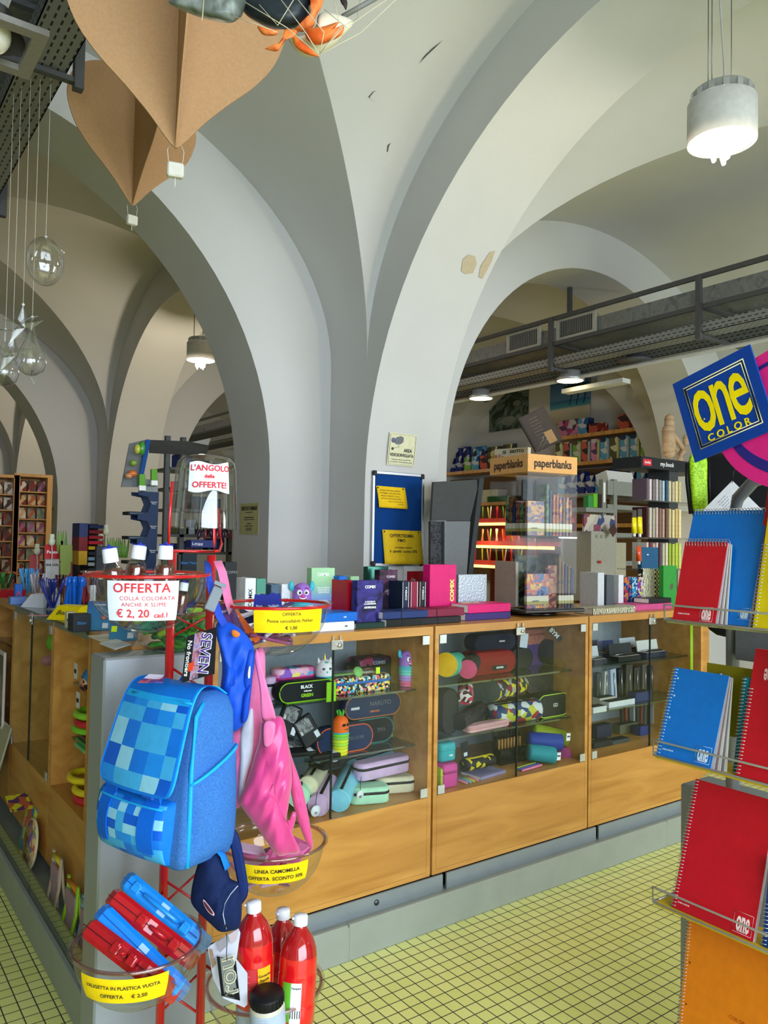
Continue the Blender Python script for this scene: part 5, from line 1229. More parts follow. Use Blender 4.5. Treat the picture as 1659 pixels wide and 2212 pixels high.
def ovalcase(label, x0, x1, yt, yb, y, D, body, rz=0.0, belt=BLACK, z=None, tx=(), round_=None):
    """oval box-shaped case lying flat with a zip belt round it"""
    X, W = span(x0, x1, y); z0 = zat((x0 + x1) / 2, yb, y) if z is None else z; H = abs(zat(x0, yt, y) - zat(x0, yb, y))
    t = thing('pencil_case', label, 'pencil case', (X + W / 2, y + D / 2, z0), rz, None)
    m = MB(); pillow(m, W, D, H, 0, None, round_, .009); m.build('case_body', body, t)
    m = MB(); pl = [(a, b, H * .66) for a, b in stad(W * 1.005, D * 1.01, 10, round_)]; m.tube(pl, .005, 0, 6, True, (.0018, .006)); m.build('zip', belt, t)
    for s, sz, u, v, mt in tx: text('lettering', s, sz, mt, t, page((W * u, -D / 2 - .0012, H * v), (1, 0, 0), (0, 0, 1)), bold=.0005)
    return t
def pr(*c, s=60, k='voronoi'): return patchwork('print_%d' % random.randint(0, 99999), list(c), s, kind=k)
CR = mat('#d8d0b0', .6); LC = mat('#c8a8cc', .6); LB2 = mat('#7cc4da', .55); MT_ = mat('#a8d8b8', .6)
# --- first cabinet, top shelf
flatcase('black and lime pencil case reading Black is the new Green', 602, 724, 1470, 1514, 2.595, .06, mat('#1c1e22', .6), mat('#8ac41e', .5), (('BLACK', .017, -.02, .22, WT), ('is the new', .008, .0, .02, WT), ('GREEN', .017, -.01, -.2, mat('#9ad020', .5))), zb=SH[0]).name = 'pencil_case'
m = MB(); X, W = span(687, 707, 2.595); z_ = SH[0]; m.box((X, 2.532, z_ + .002), (X + W, 2.5365, z_ + .076), 0, None, .001); o = m.build('lime_band', mat('#86c81c', .5)); tag(o, 'lime paper band round the Black is the new Green pencil case', 'band')
GP = pr('#e87ab0', '#f0b4d0', '#8a5ac0', '#f0e070', '#5ab8d8', s=34)
ovalcase('pencil case with a colourful cartoon-girl print and magenta lid on the top shelf', 598, 686, 1436, 1500, 2.68, .08, GP, 0, mat('#b02872', .5), SH[0], round_=.03)
ovalcase('lilac pencil case at the far left of the top shelf', 575, 600, 1462, 1515, 2.66, .09, LC, 0, BLACK, SH[0], round_=.02)
RB = [mat(c, .5) for c in ('#e08ab0', '#e89ab8', '#e898c0', '#58b8d8', '#e8d048', '#6ac060')]
a, _ = span(704, 705, 2.64); monster((a, 2.655, SH[0]), -.2, 'unicorn-shaped cup with gold horn on rainbow rings in the first cabinet', mat('#e8e2e8', .5), None, RB, 1.0, 'unicorn')
a, _ = span(883, 884, 2.63); dup(MON, (a, 2.65, SH[0]), .1, 'purple monster cup at the right end of the top shelf in the first cabinet', scale=(.95,) * 3)
ovalcase('black pencil case covered in small food drawings with a blue zip', 724, 848, 1460, 1496, 2.62, .09, pr('#16161c', '#16161c', '#f0d8b0', '#e8607a', '#16161c', '#5ab0d8', '#f0d040', s=110), 0, mat('#1860b0', .5), SH[0], round_=.03)
ovalcase('black pencil case with pink and blue swirls at the back of the top shelf', 772, 862, 1413, 1470, 2.76, .10, pr('#1c141e', '#3a1a30', '#8a3050', '#203050', '#16141c', s=30), 0, BLACK, SH[0], tx=(('COMIX', .02, 0, .8, mat('#9a9aa0', .5)),), round_=.03)
X, W = span(726, 823, 2.62); zz = SH[0] + .0655
t = thing('watch_pack', 'clear bag with a green round watch and a yellow price sticker, on the food-print case', 'package', (X, 2.63, zz + .004))
m = MB(); m.box((0, 0, 0), (W, .06, .016), 0, None, .006); m.build('clear_bag', FILM, t)
m = MB(); m.lathe([(.0005, -.001), (.020, -.001), (.022, .004), (.020, .010), (.0005, .010)], 0, 24, T(W * .52, .01, .012) @ RX(1.1)); m.box((.005, .012, .004), (W * .45, .04, .012), 0, None, .003); m.build('watch', mat('#7ab86a', .5), t)
m = MB(); m.box((W * .6, .012, .004), (W * .9, .04, .014), 0, None, .002); m.build('silver_strap', mat('#a8acb4', .3, .7), t); m = MB(); m.box((W * .9, -.003, .0), (W * .99, -.001, .026)); m.build('price_sticker', mat('#c8e820', .5), t)
# --- middle shelf
BW = mat('#141518', .55); IMG = pr('#1a1a1a', '#8a8a8c', '#2c2c2e', '#c0c0c2', '#101010', s=26, k='noise')
def wallet(label, x, yy, y, w, h, rx, ry, rz, zof=0):
    p_ = P(x, yy, y=y); t = thing('wallet', label, 'wallet', p_, 0, 'black wallets on the middle shelf', (rx, ry, rz)); m = MB(); m.box((-w / 2, 0, -h / 2), (w / 2, .018, h / 2), 0, None, .005); m.build('wallet_body', BW, t)
    m = MB(); m.box((-w * .38, -.0012, -h * .05), (w * .3, .001, h * .42), 0, None, .0005); m.build('printed_picture', IMG, t); m = MB(); m.box((w * .2, -.0012, -h * .38), (w * .42, .001, -h * .15), 0, None, .0005); m.build('price_sticker', mat('#c8ccd8', .5), t)
wallet('black wallet with a picture leaning upright at the left of the middle shelf', 627, 1556, 2.62, .09, .125, -.25, .5, 0); wallet('black wallet with a white sticker leaning against the tilted one', 665, 1578, 2.60, .085, .11, -.3, -.45, 0)
wallet('black wallet lying flat, left one on the middle shelf', 643, 1612, 2.62, .12, .10, -1.25, .1, .1); wallet('black wallet lying flat, right one on the middle shelf', 697, 1618, 2.64, .12, .10, -1.3, -.05, -.2); wallet('black wallet lying half off the middle shelf edge', 700, 1644, 2.595, .1, .09, -1.5, 0, .3)
DN = mat('#1c2a4c', .75, scale=300, var=.15); DG = mat('#7c7f86', .5)
flatcase('navy oval pencil case with an orange rim, reading Naruto, topmost on the middle shelf', 745, 867, 1500, 1550, 2.68, .05, DN, mat('#b8683a', .5), (('NARUTO', .026, .12, .08, mat('#5a5e66', .5)), ('SHIPPUDEN', .009, .02, -.24, mat('#c86a38', .5)), ('#####', .014, -.32, -.02, mat('#d8dadc', .5))), zb=SH[1] + .108)
flatcase('navy oval pencil case with bright orange rim behind the carrot cup', 686, 808, 1556, 1615, 2.62, .05, DN, mat('#d8592c', .5), (('SAKURA DORI', .017, .12, 0, mat('#4a4e58', .5)),), zb=SH[1])
flatcase('black oval pencil case with teal rim, second on the middle shelf', 758, 852, 1553, 1608, 2.68, .05, mat('#16191e', .7), mat('#2a8078', .5), (('TIYA', .02, .2, 0, mat('#55595e', .5)),), zb=SH[1])
flatcase('black oval pencil case with yellow-green rim at the right of the middle shelf', 800, 902, 1543, 1602, 2.74, .06, mat('#16191e', .7), mat('#a8c850', .5), (('TYPE-01', .02, .1, 0, mat('#55595e', .5)),), zb=SH[1])
a, _ = span(741, 742, 2.60); GRR = [mat(c, .5) for c in ('#d8d020', '#d8d830', '#c8d028', '#a8d040', '#c8d830', '#88c050', '#78d030')]
monster((a, 2.615, SH[1]), .2, 'orange carrot-shaped cup wearing sunglasses on green and yellow rings', mat('#e8641c', .5), None, GRR, .98, 'carrot')
# --- cabinet floor
roundcase('cream round pencil case leaning at the left of the cabinet floor', 665, 1698, 21, 2.60, 690, 1660, 2.72, mat('#b8b498', .6), CR)
roundcase('lilac round pencil case with a round white tag', 687, 1741, 23, 2.55, 712, 1690, 2.70, LC, LC); roundcase('sky blue round pencil case in the middle of the cabinet floor', 731, 1731, 24, 2.55, 758, 1672, 2.72, LB2, LB2)
roundcase('mint round pencil case half hidden behind the pink sack', 645, 1722, 23, 2.58, 650, 1695, 2.70, MT_, MT_)
roundcase('large sky blue cylinder pencil case lying at the back', 762, 1662, 20, 2.72, 855, 1634, 2.76, LB2, LB2)
ovalcase('cream oval pencil case at the right front of the cabinet floor', 832, 902, 1688, 1724, 2.60, .09, CR, -.35, BLACK, SH[2], round_=.03); ovalcase('mint oval pencil case at the front of the cabinet floor', 776, 848, 1700, 1737, 2.55, .09, MT_, -.35, BLACK, SH[2], round_=.03)
ovalcase('lilac oval pencil case lying on the mint and cream ones', 780, 893, 1652, 1690, 2.60, .075, LC, .05, BLACK, SH[2] + .078, tx=(('---', .012, .25, .35, LB2),), round_=.03)
for (x, y_, yy, lb) in ((682, 1752, 2.53, 'round white swing tag hanging on the lilac round pencil case'), (778, 1717, 2.535, 'round swing tag hanging beside the mint oval pencil case')):
    m = MB(); m.lathe([(.0005, -.0006), (.021 if x < 700 else .016, -.0006), (.021 if x < 700 else .016, .0006), (.0005, .0006)], 0, 24, UP); o = m.build('swing_tag', mat('#d8dae0', .5), None, T(*P(x, y_, y=yy))); tag(o, lb, 'tag'); text('lettering', '|||||', .009, INK, o, page((0, -.0012, -.006), (1, 0, 0), (0, 0, 1)))
    m = MB(); m.tube([(0, 0, .018), (.004, .005, .04), (.012, .012, .065)], .0012); m.build('cord', BLACK, o)
# --- second cabinet, top shelf
TLG = mat('#4aa890', .6); PKK = mat('#d04878', .6); RDE = mat('#8c1420', .65, scale=200); NVE = mat('#161c34', .65)
roundcase('teal and yellow round pencil case at the left wall of the second cabinet', 963, 1436, 27, 2.60, 985, 1432, 2.68, TLG, mat('#e8b81c', .5)); roundcase('pink round pencil case standing out on the top shelf', 1010, 1446, 21, 2.57, 1020, 1428, 2.70, mat('#2a2a3a', .6), PKK)
flatcase('red oval pencil case with a black brand patch', 1010, 1114, 1400, 1449, 2.68, .08, RDE, RDE, (), zb=SH[0])
X, W = span(1043, 1073, 2.66); m = MB(); m.box((X, 2.5965, SH[0] + .035), (X + W, 2.5995, SH[0] + .056)); o = m.build('brand_patch', BLACK); tag(o, 'black brand patch sewn on the red oval pencil case', 'patch'); text('lettering', 'EASTPAK', .011, WT, o, page((X + W / 2, 2.5958, SH[0] + .0455), (1, 0, 0), (0, 0, 1)), bold=.0003)
o.parent = bpy.data.objects[[q.name for q in bpy.data.objects if q.get('label') == 'red oval pencil case with a black brand patch'][0]]; o.matrix_parent_inverse = Matrix.Translation(-o.parent.location); del o['label']; del o['category']
flatcase('navy oval pencil case lying on the red one at the top', 1024, 1114, 1358, 1396, 2.74, .08, NVE, NVE, (('EASTPAK', .009, .15, .05, WT),), zb=SH[0] + .093)
flatcase('black oval pencil case between the red and the purple ones', 1100, 1150, 1404, 1449, 2.72, .08, BW, BW, (), zb=SH[0]); flatcase('purple oval pencil case on the top shelf of the second cabinet', 1126, 1184, 1394, 1440, 2.76, .08, mat('#5a3a86', .6), mat('#6a4a96', .6), (), zb=SH[0])
ovalcase('salmon ribbed pencil case high at the back of the second cabinet', 1138, 1192, 1352, 1388, 2.76, .08, mat('#c87a6c', .7, var=.2, scale=60), 0, mat('#a85a50', .5), SH[0] + .10, round_=.02)
flatcase('black pencil case with a white lettered ribbon at the right of the top shelf', 1180, 1232, 1380, 1436, 2.70, .08, BW, BW, (), zb=SH[0])
t = thing('lettered_ribbon', 'black ribbon with big white letters draped over a black pencil case', 'ribbon', P(1197, 1368, y=2.64)); m = MB(); Mr = page((0, 0, 0), P(1215, 1398, y=2.6) - P(1178, 1360, y=2.64), (0, 0, 1)); m.box((-.04, -.014, -.001), (.05, .014, 0), 0, Mr); rb = m.build('band', BW, t); text('lettering', 'BYM', .030, WT, rb, Mr @ T(0, 0, .0006), bold=.001)
m = MB(); m.box((-.026, -.001, -.032), (.024, 0, .034)); o = m.build('paper_tag', mat('#b8c0d0', .5), None, T(*P(1132, 1384, y=2.56)) @ RY(.15)); tag(o, 'white paper tag hanging before the black oval pencil case', 'tag')
# middle shelf
flatcase('black rucksack-like pencil case at the left of the middle shelf, second cabinet', 957, 990, 1482, 1582, 2.62, .08, BW, BW, (), zb=SH[1]); FL = pr('#a82848', '#e8d8d8', '#3a2030', '#c83858', s=60)
roundcase('red floral cylinder pencil case tilted at the left', 1005, 1508, 17, 2.62, 1005, 1480, 2.70, FL, FL)
roundcase('dark plaid cylinder pencil case on the middle shelf', 990, 1560, 18, 2.60, 1038, 1530, 2.72, pr('#1c1a22', '#2a2a32', '#3a3038', s=80), BW)
GF = pr('#7a2030', '#303038', '#d0c020', '#9a9aa0', '#2a2830', s=45); roundcase('graffiti-print cylinder pencil case with a clear end', 1062, 1492, 23, 2.62, 1125, 1478, 2.68, GF, mat('#4a5658', .2))
BF = pr('#1c3468', '#9a2030', '#c8ccd0', '#24406c', '#b8b830', s=34); roundcase('blue cartoon-print cylinder pencil case with white cord', 1158, 1530, 22, 2.64, 1060, 1545, 2.66, BF, mat('#5a90a8', .3))
ovalcase('pale pink flat pouch at the front of the middle shelf', 1013, 1106, 1556, 1572, 2.585, .06, mat('#d8a8ac', .6), .06, mat('#c89498', .5), SH[1], round_=.02)
flatcase('black pencil case with orange side and ring logo at the top of the middle shelf', 1135, 1226, 1452, 1502, 2.70, .08, pr('#18181c', '#2c2c30', '#50302a', s=30, k='noise'), mat('#8a4020', .5), (('GD', .024, .28, 0, DG),), zb=SH[1] + .098)
flatcase('black pencil case with a lime rim and logo patch', 1160, 1232, 1496, 1546, 2.62, .08, BW, mat('#b8e040', .5), (('GD', .024, .05, 0, mat('#c8c8c8', .5)),), zb=SH[1])
# floor
ovalcase('turquoise pencil case stacked on the pink one at the left', 955, 989, 1602, 1642, 2.56, .1, mat('#28a0ac', .5), 0, mat('#28a0ac', .5), SH[2] + .105, tx=(('one', .012, .1, .35, WT),), round_=.02)
ovalcase('bright pink block pencil case standing on the cabinet floor', 961, 993, 1645, 1697, 2.54, .1, mat('#c83a90', .5), 0, mat('#a02870', .5), SH[2], round_=.015); ovalcase('lime pencil case squeezed at the left wall of the second cabinet', 955, 960, 1650, 1697, 2.54, .1, mat('#a8c420', .5), 0, mat('#a8c420', .5), SH[2], round_=.006)
roundcase('black and yellow cylinder pencil case with a cardboard tag', 1062, 1640, 13, 2.60, 1000, 1654, 2.58, pr('#16161a', '#16161a', '#c8b820', '#16161a', s=40), BW, mat('#c8b820', .5))
t = thing('cardboard_tag', 'small black cardboard tag standing over the black and yellow pencil case', 'tag', P(1004, 1620, y=2.60), 0, None, (0, -.15, 0)); m = MB(); m.box((-.022, 0, -.035), (.022, .001, .035)); m.build('card', BW, t); m = MB(); m.box((-.008, -.001, -.028), (.012, 0, -.012)); m.build('price_sticker', mat('#c8d0e0', .5), t)
t = thing('brush_display', 'black acrylic stand of tan fineliners in the second cabinet', 'display stand', (P(1110, 1640, y=2.66).x, 2.66, SH[2])); m = MB(); m.box((-.085, 0, 0), (.085, .06, .07), 0, None, .003); m.box((-.085, .055, 0), (.085, .06, .17)); m.build('stand_body', mat('#0c0c10', .2), t)
for i in range(8): m = MB(); x = -.07 + .02 * i; m.cyl((x, .03, .06), (x, .03, .115), .006, 0, 10); m.cyl((x, .03, .115), (x, .03, .155), .0035, 1, 8, .0015); m.build('fineliner', [mat('#a87844', .5), BW], t)
roundcase('lime cylinder pencil case lying behind the blue one', 1232, 1598, 16, 2.62, 1150, 1578, 2.70, mat('#98a820', .5), mat('#98a820', .5), mat('#98a820', .5)); roundcase('royal blue cylinder pencil case in the second cabinet', 1212, 1604, 17, 2.58, 1140, 1598, 2.66, mat('#1a3c9c', .5), mat('#1a3c9c', .5), mat('#1a3c9c', .5))
roundcase('turquoise cylinder pencil case lying in front of the blue one', 1197, 1632, 17, 2.56, 1140, 1624, 2.62, mat('#1890a0', .5), mat('#1890a0', .5), mat('#1890a0', .5)); roundcase('magenta cylinder pencil case at the right of the turquoise one', 1220, 1630, 14, 2.60, 1232, 1622, 2.70, mat('#b83a86', .5), mat('#b83a86', .5), mat('#b83a86', .5))
for x, yy, y, lb in ((1228, 1592, 2.56, 'white square tag hanging from the lime cylinder case'), (1207, 1634, 2.54, 'white square tag hanging from the turquoise cylinder case')):
    m = MB(); m.box((-.014, 0, -.018), (.014, .001, .018)); o = m.build('swing_tag', WHITE, None, T(*P(x, yy, y=y)) @ RY(.1)); tag(o, lb, 'tag'); text('lettering', 'one', .013, mat('#1a2a60', .5), o, page((0, -.0008, .003), (1, 0, 0), (0, 0, 1)), bold=.0004)
t = lying('lilac notebook lying on the floor of the second cabinet', 1043, 1104, SH[2], .014, 2.55, .12, mat('#9088b0', .6), .12, name='notebook')
for i, (c, x) in enumerate((('#e08a9a', 1003), ('#7ab0d0', 1011), ('#c8c860', 1019), ('#d88a9a', 1027))):
    m = MB(); m.lathe([(.0005, 0), (.0045, .002), (.005, .03), (.006, .032), (.006, .07), (.0045, .075), (.0005, .075)], 0, 12, RX(-PI / 2 + .0) @ RZ(0)); a = P(x, 1690 - i * 2, z=SH[2] + .006); o = m.build('marker', mat(c, .4), None, T(a.x, a.y - .02, SH[2] + .0065)); tag(o, 'pastel %s marker, %s of four in a row on the cabinet floor' % (['pink', 'blue', 'yellow', 'rose'][i], ['first', 'second', 'third', 'last'][i]), 'marker', 'pastel markers on the cabinet floor')
for i, (c, lb) in enumerate((('#e07aa0', 'pink pen lying at the front of the second cabinet'), ('#4a4ab0', 'violet pen lying behind the pink one'), ('#98b040', 'green pen lying behind the violet one'))):
    m = MB(); m.lathe([(.0005, 0), (.005, .004), (.0055, .08), (.006, .082), (.0055, .145), (.003, .15), (.0005, .15)], 0, 12, RY(PI / 2)); o = m.build('pen', mat(c, .3), None, T(P(1120, 1660, y=2.56).x, 2.54 + .02 * i, SH[2] + .0065) @ RZ(.1)); tag(o, lb, 'pen')
# --- third cabinet: boxed pens
def penbox(label, x0, x1, yy, y, z, open_=True, lid='#c0c4cc', base_='#181a24', rz=0.0, h=.028, D=.055):
    X, W = span(x0, x1, y); t = thing('pen_box', label, 'pen box', (X, y, z), rz, None); bm_ = mat(base_, .45)
    m = MB(); m.box((0, 0, 0), (W, D, h), 0, None, .002); m.build('box_base', bm_, t); m = MB(); m.box((.004, .004, h), (W - .004, D - .004, h + .001)); m.build('lining', mat('#c8c4bc' if open_ else '#20222c', .7), t)
    if open_:
        m = MB(); m.box((0, 0, 0), (W, .006, .06)); m.build('lid', mat(lid, .5), t, T(0, D, h) @ RX(-.2))
        for k_ in range(2): m = MB(); m.lathe([(.0005, 0), (.0035, .003), (.005, .05), (.0052, .06), (.004, W * .8), (.0005, W * .8)], 0, 10, T(W * .1, D * (.3 + .35 * k_), h + .006) @ RY(PI / 2)); m.build('pen', mat('#b8bcc0', .25, .9) if k_ else BW, t)
    return t
for i, (x0, x1, y, lid, bs) in enumerate(((1284, 1312, 2.60, '#c0c4cc', '#1a1e30'), (1336, 1384, 2.60, '#24262c', '#101216'), (1396, 1440, 2.62, '#c8c8c4', '#161c34'), (1310, 1345, 2.72, '#1c2a60', '#1c2a60'), (1358, 1392, 2.74, '#c4ccd4', '#181a20'), (1290, 1312, 2.76, '#1a2450', '#14182c'))):
    penbox('open pen box, %s on the top shelf of the third cabinet' % ['front left with pale lid', 'front middle with black lid', 'front right with pale lid', 'back middle with blue lid', 'back right with white lid', 'back left with navy lid'][i], x0, x1, 0, y, SH[0], True, lid, bs)
for i, (x0, x1, y, c, hh, ry) in enumerate(((1290, 1300, 2.74, '#3a3c40', .15, 0), (1305, 1312, 2.72, '#b8bcb8', .16, .1), (1322, 1334, 2.70, '#a8b4cc', .17, -.2), (1338, 1348, 2.72, '#202228', .16, -.15), (1352, 1366, 2.76, '#4a4438', .17, .05), (1370, 1382, 2.76, '#38342c', .15, 0), (1388, 1398, 2.76, '#5a5448', .16, .05), (1404, 1412, 2.74, '#2c2c30', .15, -.1))):
    X, W = span(x0, x1, y); t = thing('pen_box', '%s upright pen box, %s of the row on the middle shelf, third cabinet' % (['grey', 'pale', 'light blue', 'black', 'brown', 'dark brown', 'khaki', 'charcoal'][i], ['first', 'second', 'third', 'fourth', 'fifth', 'sixth', 'seventh', 'last'][i]), 'pen box', (X, y, SH[1] + .003), 0, 'upright pen boxes in the third cabinet', (0, ry * .4, 0)); m = MB(); m.box((0, 0, 0), (W, .03, hh), 0, None, .002); m.build('box_base', mat(c, .5), t); m = MB(); m.cyl((W / 2, -.003, .02), (W / 2, -.003, hh - .02), .003, 0, 8); m.build('pen', mat('#c0b8a8', .3, .8), t)
penbox('white open tray box at the front left of the middle shelf, third cabinet', 1316, 1372, 0, 2.60, SH[1], False, h=.03, base_='#c8ccd0', D=.06); penbox('pale open tray box behind the white one', 1296, 1330, 0, 2.66, SH[1], False, h=.04, base_='#b8b4a4', D=.05); penbox('royal blue pen box on the middle shelf of the third cabinet', 1374, 1408, 0, 2.62, SH[1], False, h=.05, base_='#1c2a5c'); penbox('white shallow box at the left wall of the third cabinet', 1282, 1311, 0, 2.56, SH[1], False, h=.03, base_='#c0c4c8')
for i, (x0, x1, y, c, h_, n_) in enumerate(((1284, 1324, 2.62, '#16181e', .03, 'black closed box at the left on the floor of the third cabinet'), (1290, 1322, 2.74, '#1c2440', .07, 'navy closed box at the back of the third cabinet'), (1324, 1362, 2.62, '#3c4248', .02, 'grey flat box on the floor of the third cabinet'), (1384, 1402, 2.66, '#1e2c6c', .05, 'small blue box on the floor of the third cabinet'), (1340, 1378, 2.74, '#5c5a48', .05, 'olive box at the back on the floor of the third cabinet'))): penbox(n_, x0, x1, 0, y, SH[2], False, h=h_, base_=c)
for i in range(9):
    X, W = span(1346 + i * 8, 1351 + i * 8, 2.8); m = MB(); m.box((0, 0, 0), (.012, .02, .15), 0, None, .002); o = m.build('pen_blister', mat(['#2a2c34', '#8a3a34', '#4a4c50', '#9098a0', '#30343c', '#7c3c38', '#54585c', '#3c4048', '#a0a4a8'][i], .4), None, T(X, 2.80, SH[2]) @ RY(-.08 + .02 * i)); tag(o, 'hanging pen pack, %s of nine at the back of the third cabinet' % ['first', 'second', 'third', 'fourth', 'fifth', 'sixth', 'seventh', 'eighth', 'last'][i], 'pen pack', 'pen packs at the back of the third cabinet')
# ================================================================== notebook rack at the right
RX0 = 1.80
GT = mat('#7d8184', .4, .4); WIRE = mat('#b4b4b0', .35, .7); OLV = mat('#b8a818', .5)
rack = thing('notebook_rack', 'grey tube rack with three tiers of spiral notebooks at the right edge', 'rack', (RX0, 0.9, 0))
def rk(x, y, z): return (x - RX0, y - .9, z)
ends = []
for i, (a, b, zt) in enumerate((((1437, 1338), 0, 1.36), ((1413, 1630), 0, 1.0), ((1412, 1947), 0, .615))):
    y1 = P(*a, x=RX0).y; z = P(*a, x=RX0).z
    m = MB(); m.box(rk(RX0, .45, z - .008), rk(RX0 + .10, y1 - .004, z)); m.build('tier_shelf', mat('#c8a820', .5) if i else mat('#8a8858', .5, var=.3, scale=30), rack)
    m = MB(); zz = z + .038
    m.tube([rk(RX0 + .1, y1, z), rk(RX0 - .003, y1, z), rk(RX0 - .003, y1, z), rk(RX0 - .003, .45, z)], .0028, 0, 8)
    m.tube([rk(RX0 + .02, y1, z), rk(RX0 - .003, y1, z + .003), rk(RX0 - .003, y1 + .001, zz), rk(RX0 - .003, y1 - .02, zz), rk(RX0 - .003, .45, zz)], .0028, 0, 8); m.build('wire_lip', WIRE, rack)
    ends.append((y1, z))
m = MB(); m.tube([rk(2.02, 1.17, 0.05), rk(2.02, 1.17, 1.62), rk(2.02, 1.155, 1.68), rk(2.02, 1.11, 1.725), rk(2.02, 1.04, 1.74), rk(2.02, .45, 1.745)], .017, 0, 16); m.build('tube_frame', GT, rack)
m = MB(); m.box(rk(1.93, .5, 1.06), rk(1.935, 1.19, 1.24)); m.build('back_plate', mat('#8f8414', .5), rack)
m = MB(); m.sphere(rk(1.928, 1.15, 1.215), .006); m.build('screw', METAL, rack)
m = MB(); m.box(rk(1.99, .5, 1.25), rk(2.05, 1.145, 1.33)); m.build('grey_plate', GT, rack)
m = MB(); m.box((2.03, .45, 0.0), (2.17, 1.335, .87), 0, None, .006); tag(m.build('end_panel', GREYP), 'brushed grey metal panel standing behind the rack of notebooks', 'panel')
def spiral(label, y0, zb, W, H, Td, lean, cov, side='left', x=RX0 + .012, holes=None, logo=None, group=None, flare=0.0, inks=None, name='spiral_notebook'):
    t = thing(name, label, 'notebook', (x, y0, zb), 0, group, (-lean, 0, -PI / 2))
    m = MB(); m.box((0, 0, 0), (W, .0012, H), 0, None, .0005); m.build('front_cover', cov, t)
    m = MB(); m.box((.002, Td - .001, 0), (W, Td, H), 0, None, .0005); m.build('back_cover', cov, t)
    n = 5; rng = random.Random(3)
    for q in range(n):
        c = ['#b8b4b8', '#8a7478', '#c8c4bc', '#7a7478', '#d0ccc0'][q]; a = .0016 + (Td - .003) * q / n; b = .0016 + (Td - .003) * (q + 1) / n; f = flare * (q + 1) / n
        m = MB(); m.loft([[(.002, a, 0), (W + f, a, 0), (W + f, b, 0), (.002, b, 0)], [(.002, a, H * .99), (W + f * .12, a, H * .99), (W + f * .12, b, H * .99), (.002, b, H * .99)]], 0, True, True, False); m.build('page_section', mat(c, .7), t)
    L_ = H if side == 'left' else W; k_ = int(L_ / .0085); m = MB()
    for i in range(k_):
        s = .006 + i * (L_ - .012) / (k_ - 1); c = Td / 2; r = Td / 2 + .0035
        pts = [(.004 - (r if side else 0) * 0 + r * math.cos(a) * 1.0 - .002, c + r * math.sin(a), s + .001 * math.cos(a)) for a in [q * 2 * PI / 8 for q in range(8)]]
        if side == 'top': pts = [(s, c + r * math.sin(a), H - .002 + r * math.cos(a)) for a in [q * 2 * PI / 8 for q in range(8)]]
        m.tube(pts, .0011, 0, 5, True)
    m.build('spiral_binding', mat('#c0c4cc', .3, .8), t)
    if holes:
        m = MB()
        for h_ in holes: m.lathe([(.0005, 0), (.0028, 0)], 0, 12, T(.016, -.0004, h_ * H) @ RX(PI / 2))
        m.build('punch_hole', mat(inks or '#bfe0f4', .6), t)
    if logo:
        lx, lz, ls, lc = logo; lc = mat(lc, .5); m = MB()
        m.tube([(lx + a * ls, -.0006, lz + b * ls) for a, b in ((-.68, -.68), (.68, -.68), (.68, .68), (-.68, .68))], .0005, 0, 4, True); m.build('logo_frame', lc, t)
        text('logo_lettering', 'one', ls * 1.0, lc, t, page((lx, -.0007, lz + ls * .08), (1, 0, 0), (0, 0, 1)) @ Matrix.Diagonal((.62, 1.9, 1, 1)), bold=.0006); text('logo_lettering', 'COLOR', ls * .17, lc, t, page((lx, -.0007, lz - ls * .53), (1, 0, 0), (0, 0, 1)), bold=.0002, space=1.4)
        text('small_lettering', 'LINEA COLOR', .005, lc, t, page((.03, -.0007, .018), (1, 0, 0), (0, 0, 1)))
    return t
NB, NR, NY, NO = mat('#0a72cc', .35), mat('#c4101e', .35), mat('#e8cc08', .35), mat('#e07c10', .35)
y1, z1 = ends[0]
spiral('large blue top-spiral notepad behind the small red one', y1 - .006, z1 + .001, .205, .300, .012, .32, NB, 'top', RX0 + .024, logo=(.19, .03, .02, '#d8e8f4'))
spiral('small red top-spiral notepad in front of the blue one', y1 - .018, z1 + .001, .120, .210, .018, .27, NR, 'top', RX0 + .004, logo=(.092, .022, .026, '#f0d8d8'), flare=.022)
spiral('yellow notebook at the right edge of the top tier', P(1618, 1340, x=RX0).y, z1 + .001, .21, .34, .012, .26, NY, 'none', RX0 + .015)
spiral('red notebook edge between the blue pad and the yellow notebook', P(1598, 1345, x=RX0).y, z1 + .001, .06, .36, .006, .26, NR, 'none', RX0 + .040)
y2, z2 = ends[1]
spiral('blue spiral notebook with four punched holes on the middle tier', y2 - .003, z2 + .001, .155, .235, .014, .36, NB, 'left', RX0 + .004, (.14, .43, .68, .88), (.128, .028, .03, '#e0ecf8'), flare=.035)
spiral('teal spiral notebook edge behind the red one on the middle tier', P(1568, 1668, x=RX0).y, z2 + .001, .06, .23, .006, .22, mat('#157080', .4), 'left', RX0 + .03)
t = spiral('red spiral notebook with an upside-down logo, right edge of the middle tier', P(1586, 1672, x=RX0).y, z2 + .001, .215, .31, .012, .30, NR, 'none', RX0 + .006)
lg = page((.045, -.0007, .245), (-1, 0, 0), (0, 0, -1)); lc = mat('#f0c8c8', .5); text('logo_lettering', 'one', .03, lc, t, lg @ Matrix.Diagonal((.62, 1.9, 1, 1)), bold=.0006)
y3, z3 = ends[2]
spiral('large red spiral notebook filling the lower tier', P(1446, 1950, x=RX0).y, z3 + .001, .215, .325, .014, .33, NR, 'left', RX0 + .01, None, (.185, .03, .034, '#f6e0e0'))
spiral('navy spiral notebook edge beside the large red one on the lower tier', P(1640, 2032, x=RX0).y, z3 + .001, .1, .2, .012, .18, mat('#1c3a78', .4), 'none', RX0 + .012)
spiral('orange spiral notebook below the lower tier at the bottom right corner', P(1478, 2212, x=RX0 + .05).y + .012, .30, .225, .315, .012, .16, NO, 'left', RX0 + .04, (.24, .56, .90), None, inks='#8a4208')
